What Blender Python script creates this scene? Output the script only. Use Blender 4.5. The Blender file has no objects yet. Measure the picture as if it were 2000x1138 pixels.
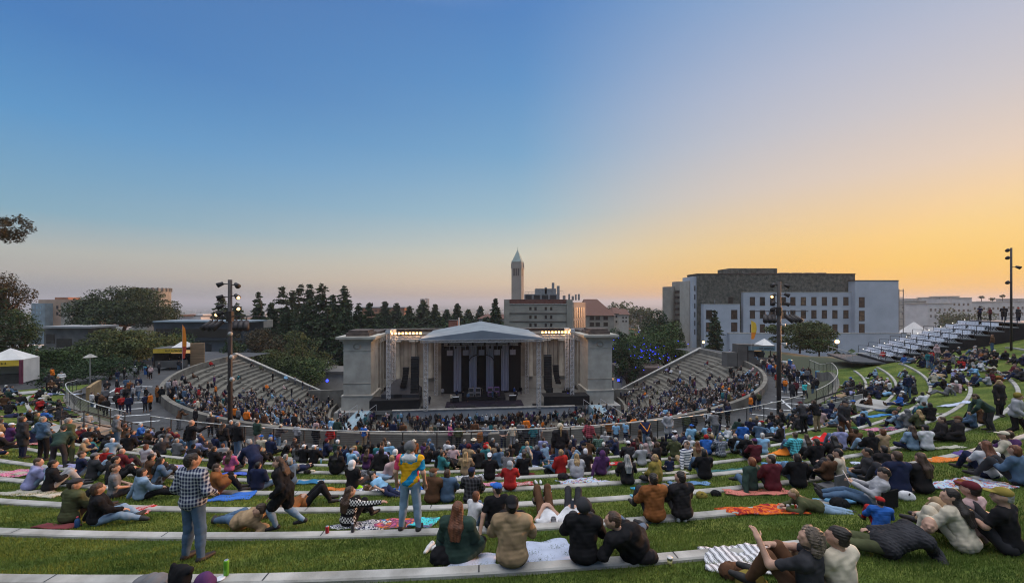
import bpy, math, random
import numpy as np
from mathutils import Vector, Matrix
R = math.radians
SC = bpy.context.scene
COL = SC.collection

# ---------------------------------------------------------------- camera
cd = bpy.data.cameras.new("camera"); cam = bpy.data.objects.new("camera", cd); COL.objects.link(cam)
cam.location = (0, 0, 0); cam.rotation_euler = (R(90), 0, 0)
cd.sensor_width = 36; cd.lens = 13.5; cd.shift_y = 0.0105; cd.clip_start = 0.05; cd.clip_end = 40000
SC.camera = cam
F = 750.0; HZ = 590.0                       # focal length and horizon in photo pixels

# ---------------------------------------------------------------- sky and sun
SUN_AZ = R(58); SUN_EL = R(3.8)             # azimuth clockwise from +Y
w = bpy.data.worlds.new("World"); SC.world = w; w.use_nodes = True
nt = w.node_tree; bg = nt.nodes['Background']
sky = nt.nodes.new('ShaderNodeTexSky'); sky.sky_type = 'NISHITA'; sky.sun_disc = False
sky.sun_elevation = SUN_EL; sky.sun_rotation = SUN_AZ; sky.altitude = 100
sky.air_density = 1.3; sky.dust_density = 1.2; sky.ozone_density = 2.5

def srgb(r, g, b):
    f = lambda c: (c/255/12.92) if c/255 <= 0.04045 else ((c/255+0.055)/1.055)**2.4
    return (f(r), f(g), f(b))
EXPO = 0.0
def sky_ramp(stops, zin):
    n = nt.nodes.new('ShaderNodeValToRGB'); cr = n.color_ramp; cr.interpolation = 'B_SPLINE' if False else 'EASE'
    cr.interpolation = 'LINEAR'
    for i, (p, c, k) in enumerate(stops):
        e = cr.elements[i] if i < 2 else cr.elements.new(p)
        e.position = p; c = srgb(*c); e.color = (c[0]*k, c[1]*k, c[2]*k, 1)
    nt.links.new(zin, n.inputs[0]); return n.outputs[0]
def wmath(op, a, b=None, clamp=False):
    n = nt.nodes.new('ShaderNodeMath'); n.operation = op; n.use_clamp = clamp
    for i, v in enumerate((a, b)):
        if v is None: continue
        if isinstance(v, (int, float)): n.inputs[i].default_value = v
        else: nt.links.new(v, n.inputs[i])
    return n.outputs[0]
def wmix(f, a, b):
    n = nt.nodes.new('ShaderNodeMix'); n.data_type = 'RGBA'
    if isinstance(f, (int, float)): n.inputs[0].default_value = f
    else: nt.links.new(f, n.inputs[0])
    nt.links.new(a, n.inputs[6]); nt.links.new(b, n.inputs[7]); return n.outputs[2]
tc = nt.nodes.new('ShaderNodeTexCoord'); sp = nt.nodes.new('ShaderNodeSeparateXYZ'); nt.links.new(tc.outputs['Generated'], sp.inputs[0])
zc = wmath('MAXIMUM', sp.outputs[2], 0.0)
hl = wmath('SQRT', wmath('ADD', wmath('MULTIPLY', sp.outputs[0], sp.outputs[0]), wmath('MULTIPLY', sp.outputs[1], sp.outputs[1])))
dt = wmath('DIVIDE', wmath('ADD', wmath('MULTIPLY', sp.outputs[0], math.sin(SUN_AZ)), wmath('MULTIPLY', sp.outputs[1], math.cos(SUN_AZ))), wmath('MAXIMUM', hl, 1e-4))
left = sky_ramp([(0, (128, 134, 146), 1), (.018, (146, 154, 164), 1), (.05, (180, 178, 174), 1), (.085, (184, 188, 184), 1), (.15, (132, 176, 200), 1), (.3, (92, 154, 208), 1), (.43, (72, 128, 194), 1), (.6, (80, 120, 180), 1), (.76, (198, 202, 210), 3.0), (1, (214, 212, 212), 5.6)], zc)  # all three ramps: overhead stops out of view are brightened to light the ground
mid = sky_ramp([(0, (184, 164, 152), 1), (.02, (210, 184, 160), 1), (.05, (226, 202, 172), 1), (.12, (216, 212, 196), 1), (.22, (166, 196, 210), 1), (.36, (126, 174, 212), 1), (.5, (100, 154, 208), 1), (.62, (84, 136, 200), 1), (.76, (198, 202, 210), 3.0), (1, (214, 212, 212), 5.6)], zc)
right = sky_ramp([(0, (250, 160, 78), 1), (.02, (255, 184, 74), 1), (.07, (255, 200, 92), 1), (.12, (253, 208, 126), 1), (.17, (246, 210, 158), 1), (.24, (232, 210, 192), 1), (.34, (210, 204, 208), 1), (.43, (192, 196, 214), 1), (.62, (134, 170, 214), 1), (.76, (198, 202, 210), 3.0), (1, (214, 212, 212), 5.6)], zc)
def rng(x, a, b):
    t = wmath('DIVIDE', wmath('SUBTRACT', x, a), b - a, clamp=True)
    s = wmath('MULTIPLY', wmath('MULTIPLY', t, t), wmath('SUBTRACT', 3.0, wmath('MULTIPLY', t, 2.0)))
    return wmath('ADD', wmath('MULTIPLY', t, .5), wmath('MULTIPLY', s, .5))
grad = wmix(rng(dt, .54, 1.0), wmix(rng(dt, -.45, .62), left, mid), right)
ks = nt.nodes.new('ShaderNodeMix'); ks.data_type = 'RGBA'; ks.blend_type = 'MULTIPLY'; ks.inputs[0].default_value = 1
nt.links.new(sky.outputs[0], ks.inputs[6]); ks.inputs[7].default_value = (0.12, 0.12, 0.12, 1)
hb = nt.nodes.new('ShaderNodeMix'); hb.data_type = 'RGBA'; hb.blend_type = 'DARKEN'; hb.inputs[0].default_value = 1; hb.inputs[7].default_value = (1, .8, .5, 1)
nt.links.new(ks.outputs[2], hb.inputs[6])
nt.links.new(wmix(0.12, grad, hb.outputs[2]), bg.inputs[0]); bg.inputs[1].default_value = 1.0
sl = bpy.data.lights.new("sun", 'SUN'); sun = bpy.data.objects.new("sun", sl); COL.objects.link(sun)
sl.energy = 4.6; sl.color = (1.0, 0.50, 0.24); sl.angle = R(0.8)
sun.rotation_euler = Vector((math.sin(SUN_AZ)*math.cos(SUN_EL), math.cos(SUN_AZ)*math.cos(SUN_EL), math.sin(SUN_EL))).to_track_quat('Z', 'Y').to_euler()
SC.view_settings.view_transform = 'Standard'; SC.view_settings.look = 'None'
SC.view_settings.exposure = EXPO; SC.view_settings.gamma = 1
SC.cycles.filter_width = 1.1; SC.cycles.max_bounces = 6; SC.cycles.transparent_max_bounces = 8; SC.cycles.volume_bounces = 0
try: SC.cycles.use_denoising = True
except Exception: pass
# ---------------------------------------------------------------- helpers
def link(o, parent=None):
    COL.objects.link(o)
    if parent is not None: o.parent = parent
    return o
def tag(o, label=None, cat=None, group=None, kind=None):
    if label: o['label'] = label
    if cat: o['category'] = cat
    if group: o['group'] = group
    if kind: o['kind'] = kind
    return o
def empty(name, loc, rz=0):
    o = bpy.data.objects.new(name, None); o.empty_display_size = .2
    o.location = loc; o.rotation_euler = (0, 0, rz); return link(o)
def obj_np(name, V, Fc, mats, parent=None, smooth=False, mi=None, loc=None):
    """V (n,3) array, Fc list of faces or (m,k) array"""
    me = bpy.data.meshes.new(name)
    V = np.asarray(V, dtype=np.float32)
    if isinstance(Fc, np.ndarray):
        m, k = Fc.shape
        me.vertices.add(len(V)); me.vertices.foreach_set('co', V.ravel())
        me.loops.add(m*k); me.loops.foreach_set('vertex_index', Fc.astype(np.int32).ravel())
        me.polygons.add(m); me.polygons.foreach_set('loop_start', np.arange(0, m*k, k, dtype=np.int32))
        me.polygons.foreach_set('loop_total', np.full(m, k, dtype=np.int32))
        me.update(calc_edges=True)
    else:
        me.from_pydata([tuple(v) for v in V], [], Fc); me.update()
    for m_ in (mats if isinstance(mats, (list, tuple)) else [mats]): me.materials.append(m_)
    if mi is not None: me.polygons.foreach_set('material_index', np.asarray(mi, dtype=np.int32))
    if smooth: me.polygons.foreach_set('use_smooth', np.ones(len(me.polygons), dtype=bool))
    o = bpy.data.objects.new(name, me)
    if loc is not None: o.location = loc
    return link(o, parent)

class MB:
    """collects boxes, prisms, tubes, lathes, sheets and builds ONE mesh"""
    def __init__(s): s.v = []; s.f = []; s.m = []
    def add(s, vs, fs, m=0):
        b = len(s.v); s.v += [tuple(map(float, v)) for v in vs]; s.f += [tuple(i+b for i in f) for f in fs]; s.m += [m]*len(fs); return s
    def box(s, c, d, rz=0, m=0):
        x, y, z = (d[0]/2, d[1]/2, d[2]/2); ca, sa = math.cos(rz), math.sin(rz); vs = []
        for (i, j, k) in ((-1,-1,-1),(1,-1,-1),(1,1,-1),(-1,1,-1),(-1,-1,1),(1,-1,1),(1,1,1),(-1,1,1)):
            a, b = i*x, j*y; vs.append((c[0]+a*ca-b*sa, c[1]+a*sa+b*ca, c[2]+k*z))
        return s.add(vs, [(3,2,1,0),(4,5,6,7),(0,1,5,4),(1,2,6,5),(2,3,7,6),(3,0,4,7)], m)
    def b2(s, lo, hi, m=0):
        return s.box([(lo[i]+hi[i])/2 for i in range(3)], [hi[i]-lo[i] for i in range(3)], 0, m)
    def prism(s, pts, z0, z1, m=0):
        n = len(pts); vs = [(p[0], p[1], z0) for p in pts]+[(p[0], p[1], z1) for p in pts]
        return s.add(vs, [tuple(range(n))[::-1], tuple(range(n, 2*n))]+[(i, (i+1) % n, (i+1) % n+n, i+n) for i in range(n)], m)
    def tube(s, a, b, r0, r1=None, n=8, m=0):
        a = Vector(a); b = Vector(b); r1 = r0 if r1 is None else r1
        q = (b-a).to_track_quat('Z', 'Y'); vs = []
        for p, r in ((a, r0), (b, r1)):
            for i in range(n):
                t = 2*math.pi*i/n; vs.append(p+q @ Vector((math.cos(t)*r, math.sin(t)*r, 0)))
        return s.add(vs, [tuple(range(n))[::-1], tuple(range(n, 2*n))]+[(i, (i+1) % n, (i+1) % n+n, i+n) for i in range(n)], m)
    def lathe(s, c, prof, n=12, m=0):
        vs = []; k = len(prof)
        for (r, z) in prof:
            for i in range(n):
                t = 2*math.pi*i/n; vs.append((c[0]+math.cos(t)*r, c[1]+math.sin(t)*r, c[2]+z))
        fs = [(j*n+i, j*n+(i+1) % n, (j+1)*n+(i+1) % n, (j+1)*n+i) for j in range(k-1) for i in range(n)]
        fs += [tuple(range(n))[::-1], tuple(range((k-1)*n, k*n))]
        return s.add(vs, fs, m)
    def ico(s, c, r, m=0, n=8):
        rx, ry, rz = (r, r, r) if isinstance(r, (int, float)) else r
        vs = []; fs = []; k = n//2
        for j in range(k+1):
            p = math.pi*j/k
            for i in range(n):
                t = 2*math.pi*i/n; vs.append((c[0]+rx*math.sin(p)*math.cos(t), c[1]+ry*math.sin(p)*math.sin(t), c[2]+rz*math.cos(p)))
        for j in range(k):
            for i in range(n): fs.append((j*n+i, (j+1)*n+i, (j+1)*n+(i+1) % n, j*n+(i+1) % n))
        return s.add(vs, fs, m)
    def build(s, name, mats, parent=None, smooth=False, loc=None):
        return obj_np(name, np.array(s.v), s.f, mats, parent, smooth, s.m, loc)
def T(o, loc, rz=0):
    o.location = loc; o.rotation_euler = (0, 0, rz); return o

# ---- materials
MATS = {}
def newmat(name):
    m = bpy.data.materials.new(name); m.use_nodes = True
    return m, m.node_tree, m.node_tree.nodes['Principled BSDF']
def col_of(c): return c if max(c) <= 1 else srgb(*c)
def mat(name, c, rough=.8, var=.15, scale=3.0, bump=0.0, bscale=None, metal=0, spec=.3, c2=None, detail=4, dist=.02, coord='Object', stretch=None):
    """base colour c mottled towards c2 (a fixed stain pattern of the thing itself) plus relief"""
    if name in MATS: return MATS[name]
    m, t, p = newmat(name); c = col_of(c); c2 = col_of(c2) if c2 else tuple(x*(1-var*1.6) for x in c)
    tcn = t.nodes.new('ShaderNodeTexCoord'); src = tcn.outputs[coord]
    if stretch:
        mp = t.nodes.new('ShaderNodeMapping'); mp.inputs['Scale'].default_value = stretch; t.links.new(src, mp.inputs[0]); src = mp.outputs[0]
    n = t.nodes.new('ShaderNodeTexNoise'); n.inputs['Scale'].default_value = scale; n.inputs['Detail'].default_value = detail
    t.links.new(src, n.inputs['Vector'])
    r = t.nodes.new('ShaderNodeValToRGB'); r.color_ramp.elements[0].position = .32; r.color_ramp.elements[1].position = .68
    r.color_ramp.elements[0].color = (*c2, 1); r.color_ramp.elements[1].color = (*[min(1, x*(1+var*.5)) for x in c], 1)
    t.links.new(n.outputs[0], r.inputs[0]); t.links.new(r.outputs[0], p.inputs['Base Color'])
    p.inputs['Roughness'].default_value = rough; p.inputs['Metallic'].default_value = metal
    try: p.inputs['Specular IOR Level'].default_value = spec
    except Exception: pass
    if bump:
        n2 = t.nodes.new('ShaderNodeTexNoise'); n2.inputs['Scale'].default_value = bscale or scale*4; n2.inputs['Detail'].default_value = 5
        t.links.new(src, n2.inputs['Vector'])
        b = t.nodes.new('ShaderNodeBump'); b.inputs['Strength'].default_value = bump; b.inputs['Distance'].default_value = dist
        t.links.new(n2.outputs[0], b.inputs['Height']); t.links.new(b.outputs[0], p.inputs['Normal'])
    MATS[name] = m; return m
def emit(name, c, k):
    if name in MATS: return MATS[name]
    m, t, p = newmat(name); p.inputs['Base Color'].default_value = (*col_of(c), 1)
    p.inputs['Emission Color'].default_value = (*col_of(c), 1); p.inputs['Emission Strength'].default_value = k
    MATS[name] = m; return m
def glass_win(name, c=(.03, .03, .035), rough=.12):
    if name in MATS: return MATS[name]
    m, t, p = newmat(name); p.inputs['Base Color'].default_value = (*c, 1); p.inputs['Roughness'].default_value = rough
    MATS[name] = m; return m

# ---------------------------------------------------------------- the lie of the land
AX = R(5.5); CX, CY = -5.5, 70.0
UU = np.array([math.cos(AX), math.sin(AX)]); BB = np.array([math.sin(AX), -math.cos(AX)])
def pol(r, deg, z=None):                       # around the orchestra; 0 = uphill towards the lawn, + = right
    a = R(deg); x = CX+r*(math.sin(a)*UU[0]+math.cos(a)*BB[0]); y = CY+r*(math.sin(a)*UU[1]+math.cos(a)*BB[1])
    return (x, y) if z is None else (x, y, z)
def uv(u, v, z=None):                          # u right, v away from the lawn, from the orchestra centre
    x = CX+u*UU[0]-v*BB[0]; y = CY+u*UU[1]-v*BB[1]
    return (x, y) if z is None else (x, y, z)
def rphi(x, y):
    dx, dy = x-CX, y-CY
    u = dx*UU[0]+dy*UU[1]; b = dx*BB[0]+dy*BB[1]
    return math.hypot(u, b), math.degrees(math.atan2(u, b))
def smooth(a, b, x):
    t = min(1, max(0, (x-a)/(b-a))); return t*t*(3-2*t)
def cone(r): return -(2.2+.29*(70.2-r))
KERB = [64.8-1.9*k for k in range(-5, 8)]      # radii of the concrete terrace kerbs
REDGE = 49.6; ZC = -10.1
def lawn_z(r, phi):
    if r <= KERB[-1]-.1: z = cone(KERB[-1])-.12-(KERB[-1]-.1-r)*.16
    elif r >= KERB[0]: z = cone(r)
    else:
        i = int((64.8+.1-r)//1.9) ; rk = 64.8-1.9*(i+1)          # kerb just downhill
        rk = max(k for k in KERB if k-.1 <= r+1e-6)
        up = rk+1.9
        if r <= rk+.1: return blend_left(cone(rk), phi)
        t = (r-(rk+.1))/(up-.1-(rk+.1)); z = (cone(rk)-.025)*(1-t)+(cone(up)-.12)*t
    return blend_left(z, phi)
def blend_left(z, phi):
    s = smooth(44, 60, -phi); z = z*(1-s)+min(z, -9.1)*s
    s2 = smooth(52, 60, phi); return z*(1-s2)+(z-1.0)*s2
NT = 22
def cavea_z(r):
    i = int((42.9-r)//.8); i = max(0, min(NT-1, i)); return -10.1-.38*i
def low_z(r):                                   # the lower seats and the orchestra
    if r < 11: return -19.7
    return -19.6+(r-11)*.055
def ground_z(x, y):
    r, phi = rphi(x, y); s = abs(phi)
    if s < 93.5 and r < 43.4:
        if r > 25.3: return cavea_z(r) if r <= 42.9 else -9.2
        return low_z(r)
    if r < 49.4 and s < 100 : return ZC
    if s < 61.5 and r >= 49.4: return lawn_z(r, phi)
    return site_z(x, y)
FARD = [(0, -19.5), (60, -19.5), (120, -21), (200, -26), (500, -46), (1500, -84), (4000, -99), (14000, -108), (60000, -112)]
def site_z(x, y):
    r, phi = rphi(x, y); s = abs(phi)
    far = float(np.interp(r, [a for a, b in FARD], [b for a, b in FARD]))
    if r < 43.3: return -20.3
    near = -10.2
    if phi > 0: near = -10.2+2.0*smooth(49.5, 53, r)*(1-smooth(70, 90, s))
    w_ = smooth(96, 112, s); q = near*(1-w_)+far*w_
    if s < 62 and r > 49.4:
        pass
    if s < 62 and r > 49.4:
        q = min(lawn_z(r, phi)-.4, 9) if r < 95 else min(cone(r)-.4, 12)
        k = smooth(56, 62, s); q = q*(1-k)+min(near, q)*k
        if r > 95: return q*(1-k)+k*far if r < 300 else far*k+q*(1-k)
        return q
    t = smooth(60, 100, r); return q*(1-t)+far*t
def hit(px, py, lo=3.0, hi=120):
    dx, dz = (px-1000)/F, (HZ-py)/F; t = lo
    while t < hi:
        if dz*t <= ground_z(dx*t, t):
            a, b = t-.1, t
            for _ in range(12):
                m = (a+b)/2
                if dz*m <= ground_z(dx*m, m): b = m
                else: a = m
            return (dx*b, b, ground_z(dx*b, b+.02))
        t += .1
    return (dx*hi, hi, dz*hi)
def at(px, py, d): return ((px-1000)/F*d, d, (HZ-py)/F*d)
def atz(px, py, z):
    d = -z*F/(py-HZ); return ((px-1000)/F*d, d, z)
def ringmesh(rs, phis, zf):
    V = [(*pol(r, p), zf(r, p)) for r in rs for p in phis]; n = len(phis)
    i, j = np.meshgrid(np.arange(len(rs)-1), np.arange(n-1), indexing='ij'); i = i.ravel(); j = j.ravel()
    Fc = np.stack([i*n+j, i*n+j+1, (i+1)*n+j+1, (i+1)*n+j], 1)
    return np.array(V), Fc
# ---------------------------------------------------------------- ground, lawn, paving
M_concrete = mat('pale_concrete', (.30, .295, .28), .9, .22, 1.2, .25, 14, c2=(.21, .205, .195))
M_conc_old = mat('weathered_concrete', (.17, .16, .135), .92, .3, .7, .35, 9, c2=(.105, .10, .085), detail=8)
M_conc_wall = mat('board_formed_concrete', (.17, .158, .135), .92, .3, .9, .4, 6, c2=(.10, .092, .08), detail=8)
M_kerb = mat('kerb_concrete', (.37, .36, .34), .85, .14, 2.2, .25, 30, c2=(.225, .215, .195), detail=6)
M_asphalt = mat('asphalt', (.060, .062, .066), .9, .2, .8, .3, 60, c2=(.045, .046, .05))
M_paint = mat('road_paint', (.62, .64, .66), .7, .12, 3, c2=(.45, .47, .49))
M_black = mat('black_metal', (.018, .018, .020), .5, .1, 5)
M_steel = mat('galvanised_steel', (.34, .35, .37), .4, .15, 9, metal=.7)
M_rail = mat('brushed_rail', (.44, .43, .41), .5, .1, 9, metal=.45)
def grass_mat(name, a, b, c):
    m, t, p = newmat(name); tcn = t.nodes.new('ShaderNodeTexCoord'); L = t.links.new
    n1 = t.nodes.new('ShaderNodeTexNoise'); n1.inputs['Scale'].default_value = .55; n1.inputs['Detail'].default_value = 6; L(tcn.outputs['Object'], n1.inputs['Vector'])
    n2 = t.nodes.new('ShaderNodeTexNoise'); n2.inputs['Scale'].default_value = 9; n2.inputs['Detail'].default_value = 8; n2.inputs['Roughness'].default_value = .7; L(tcn.outputs['Object'], n2.inputs['Vector'])
    r1 = t.nodes.new('ShaderNodeValToRGB'); e = r1.color_ramp.elements; e[0].position = .35; e[0].color = (*a, 1); e[1].position = .66; e[1].color = (*b, 1)
    r2 = t.nodes.new('ShaderNodeValToRGB'); e = r2.color_ramp.elements; e[0].position = .38; e[0].color = (.35, .35, .35, 1); e[1].position = .62; e[1].color = (1.35, 1.3, 1.2, 1)
    mx = t.nodes.new('ShaderNodeMix'); mx.data_type = 'RGBA'; mx.blend_type = 'MULTIPLY'; mx.inputs[0].default_value = .8
    L(n1.outputs[0], r1.inputs[0]); L(n2.outputs[0], r2.inputs[0]); L(r1.outputs[0], mx.inputs[6]); L(r2.outputs[0], mx.inputs[7]); L(mx.outputs[2], p.inputs['Base Color'])
    p.inputs['Roughness'].default_value = .95; p.inputs['Specular IOR Level'].default_value = .1
    b_ = t.nodes.new('ShaderNodeBump'); b_.inputs['Strength'].default_value = .9; b_.inputs['Distance'].default_value = .05
    L(n2.outputs[0], b_.inputs['Height']); L(b_.outputs[0], p.inputs['Normal']); MATS[name] = m; return m
M_grass = grass_mat('lawn_turf', (.050, .090, .018), (.135, .165, .038), None)
M_blade = mat('grass_blade', (.155, .205, .042), .8, .3, .8, c2=(.060, .112, .022), spec=.15)
M_earth = mat('far_land', (.070, .072, .045), .95, .3, .02, .2, 2, c2=(.035, .045, .026), detail=10)

phis = np.concatenate([np.arange(-180, -110, 5), np.arange(-110, 110, 2.5), np.arange(110, 180.1, 5)])
rs = [43.3, 46, 49.4, 52, 55, 58, 62, 66, 70, 75, 80, 86, 94, 104, 120, 150, 200, 300, 500, 900, 1500, 3000, 6000, 11000, 16000]
V, Fc = ringmesh(rs, phis, lambda r, p: site_z(*pol(r, p)) - (0.35 if (r < 50 and abs(p) < 105) else .05))
tag(obj_np('ground', V, Fc[:, ::-1], M_earth, smooth=True), kind='structure')
V, Fc = ringmesh([0.01, 20, 44], np.arange(-180, 180.1, 10), lambda r, p: -20.3)
tag(obj_np('forecourt_ground', V, Fc, M_asphalt), kind='structure')
# lawn
phl = np.arange(-62, 61.6, .75)
rl = [REDGE]
for k in sorted(KERB):
    rl += [k-.101, k+.101, k+.5, k+1.0, k+1.5]
rl += [78, 82, 88, 96]
rl = sorted(set(rl))
def lz(r, p):
    z = lawn_z(r, p)
    inside = [k for k in KERB if abs(r-k) < .13]
    if inside:
        k = inside[0]; z = blend_left(cone(k) + (-.12 if r < k else -.025), p)
    return z + .012*math.sin(r*9+p*3)*math.sin(p*2.3+r)
V, Fc = ringmesh(rl, phl, lz)
tag(obj_np('lawn', V, Fc[:, ::-1], M_grass, smooth=False), kind='structure')
# kerbs: one bevelled arc each, with slab joints
def kerb(k, a, b, extra=0):
    n = max(4, int((b-a)/.6)); w_ = .095; mb = MB()
    per = [(-w_, -.35), (-w_, -.02), (-w_+.02, 0.0), (w_-.02, 0.0), (w_, -.02), (w_, -.35)]
    V = []
    for i in range(n+1):
        p = a+(b-a)*i/n
        for (dr, dz) in per: V.append((*pol(k+dr, p), blend_left(cone(k), p)+.03+dz))
    m = len(per); Fs = [(i*m+j, i*m+j+1, (i+1)*m+j+1, (i+1)*m+j) for i in range(n) for j in range(m-1)]
    Fs += [tuple(range(m))[::-1], tuple(range(n*m, n*m+m))]
    mi = [0]*len(Fs)
    # joints: thin dark gaps across the top
    p = a+1.1
    while p < b:
        q = math.degrees(.020/k); base = len(V); z = blend_left(cone(k), p)+.032
        V += [(*pol(k-w_+.02, p), z), (*pol(k+w_-.02, p), z), (*pol(k+w_-.02, p+q), z), (*pol(k-w_+.02, p+q), z)]
        Fs.append((base, base+1, base+2, base+3)); mi.append(1); p += math.degrees(2.9/k)
    o = obj_np('kerb', np.array(V), Fs, [M_kerb, M_black], mi=mi)
    tag(o, kind='structure'); return o
AISL, AISR = -26.5, 29.5                       # the two stair aisles through the lower lawn
for i, k in enumerate(KERB):
    if k > 66: kerb(k, -40, 3.6) if k < 67 else None; continue
    if k > 64: kerb(k, -56, 4.4)
    elif k > 55: kerb(k, -55, 53.5)
    elif k > 54: kerb(k, -54, AISR-1.6); kerb(k, AISR+1.6, 53)
    else: kerb(k, -56, AISL-1.7); kerb(k, AISL+1.7, AISR-1.7); kerb(k, AISR+1.7, 53)
# concourse ring with painted lines, and the plaza at each end
V, Fc = ringmesh([43.0, 44.5, 46, 47.5, REDGE+.3], np.arange(-104, 104.1, 1.5), lambda r, p: ZC)
tag(obj_np('concourse_road', V, Fc[:, ::-1], M_asphalt), kind='structure')
V, Fc = ringmesh([REDGE+.3, 53, 57, 62], np.arange(-104, -60, 2), lambda r, p: ZC+.004)
tag(obj_np('plaza_paving', V, Fc[:, ::-1], M_asphalt), kind='structure')
mb = MB()
def stripe(r0, p0, r1, p1, w_=.10, z=ZC+.008):
    a = np.array(pol(r0, p0)); b = np.array(pol(r1, p1)); d = (b-a)/np.linalg.norm(b-a); n = np.array([-d[1], d[0]])*w_
    mb.add([(*(a-n), z), (*(b-n), z), (*(b+n), z), (*(a+n), z)], [(0, 1, 2, 3)])
def arcstripe(r, a, b, w_=.09, z=ZC+.008):
    n = max(3, int(abs(b-a)/1.2)); V = []; Fs = []
    for i in range(n+1):
        p = a+(b-a)*i/n; V += [(*pol(r-w_, p), z), (*pol(r+w_, p), z)]
    Fs = [(2*i, 2*i+1, 2*i+3, 2*i+2) for i in range(n)]; mb.add(V, Fs)
arcstripe(47.9, -66, -40); arcstripe(47.9, 34, 67); arcstripe(47.9, -38, -30, .07); arcstripe(47.9, 6, 33, .07)
for p in list(range(-66, -38, 4)): stripe(44.6, p+3, 47.9, p)
for p in list(range(34, 68, 4)): stripe(44.4, p-2, 47.9, p)
for p in (12, 20, 27): stripe(44.6, p-2, 47.9, p)
stripe(44.6, 44, 47.9, 34.5)
tag(mb.build('road_markings', M_paint), kind='structure')
# walkway along the left end of the lawn
V, Fc = ringmesh([REDGE+3, 56, 60, 66, 74], [-60.5, -59.2, -57.6], lambda r, p: lawn_z(r, p)+.05)
tag(obj_np('footpath', V, Fc[:, ::-1], M_concrete), kind='structure')

# retaining wall under the lawn edge
def arcwall(name, r0, r1, a, b, z0, z1, m, parent=None, step=1.5, zt=None):
    n = max(2, int((b-a)/step)); V = []
    for i in range(n+1):
        p = a+(b-a)*i/n; t = z1 if zt is None else zt(p)
        V += [(*pol(r0, p), z0), (*pol(r0, p), t), (*pol(r1, p), t), (*pol(r1, p), z0)]
    Fs = [(4*i+j, 4*i+(j+1) % 4, 4*(i+1)+(j+1) % 4, 4*(i+1)+j) for i in range(n) for j in range(4)]+[(3, 2, 1, 0), (4*n, 4*n+1, 4*n+2, 4*n+3)]
    return obj_np(name, np.array(V), Fs, m, parent)
g_ = AISL; h_ = AISR
for (a, b, lb) in ((-57, g_-1.5, 'low concrete retaining wall under the lawn railing, left of the left stair'),
                   (g_+1.5, h_-1.5, 'long curved concrete retaining wall under the lawn railing between the two stairs'),
                   (h_+1.5, 60, 'concrete retaining wall curving below the lawn railing right of the right stair')):
    tag(arcwall('retaining_wall', REDGE-.35, REDGE+.02, a, b, ZC-.3, 0, M_conc_wall, zt=lambda p: lawn_z(REDGE, p)+.06), lb, 'retaining wall')
tag(arcwall('end_wall', 48.5, 48.8, -61, -55.5, ZC-.3, -8.6, mat('ochre_lit_wall', (.30, .21, .11), .9, .2, 1.5)), 'tall ochre-lit wall at the left end of the concourse below the standing crowd', 'wall')  # yellow light on this wall is painted into its base colour

# cable railing round the lawn edge
def railing(a, b, label):
    root = empty('cable_railing', (0, 0, 0)); tag(root, label, 'railing', 'cable railings round the lawn edge')
    zf = lambda p: lawn_z(REDGE, p)+.06
    n = max(2, int(round((b-a)/2.1))); rr = REDGE-.12
    for i in range(n+1):
        p = a+(b-a)*i/n; x, y = pol(rr, p); z = zf(p)
        q = MB(); q.box((x, y, z+.52), (.055, .03, 1.04), R(5.5+p)); q.build('post', M_black, root)
    mb = MB(); m = int((b-a)/1.0)+1
    for i in range(m):
        p, q = a+(b-a)*i/m, a+(b-a)*(i+1)/m
        mb.tube((*pol(rr, p), zf(p)+1.06), (*pol(rr, q), zf(q)+1.06), .036, n=6)
    mb.build('top_rail', M_rail, root, True)
    mb = MB()
    for k in range(9):
        for i in range(0, m):
            p, q = a+(b-a)*i/m, a+(b-a)*(i+1)/m
            mb.tube((*pol(rr, p), zf(p)+.12+.1*k), (*pol(rr, q), zf(q)+.12+.1*k), .006, n=3)
    mb.build('cables', M_steel, root)
railing(-56, g_-1.6, 'black post cable railing on the lawn edge left of the left stair')
railing(g_+1.6, h_-1.6, 'long curved cable railing with steel top rail between the two stairs')
railing(h_+1.6, 64, 'curved cable railing with bright steel top rail beside the right concourse')
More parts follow.
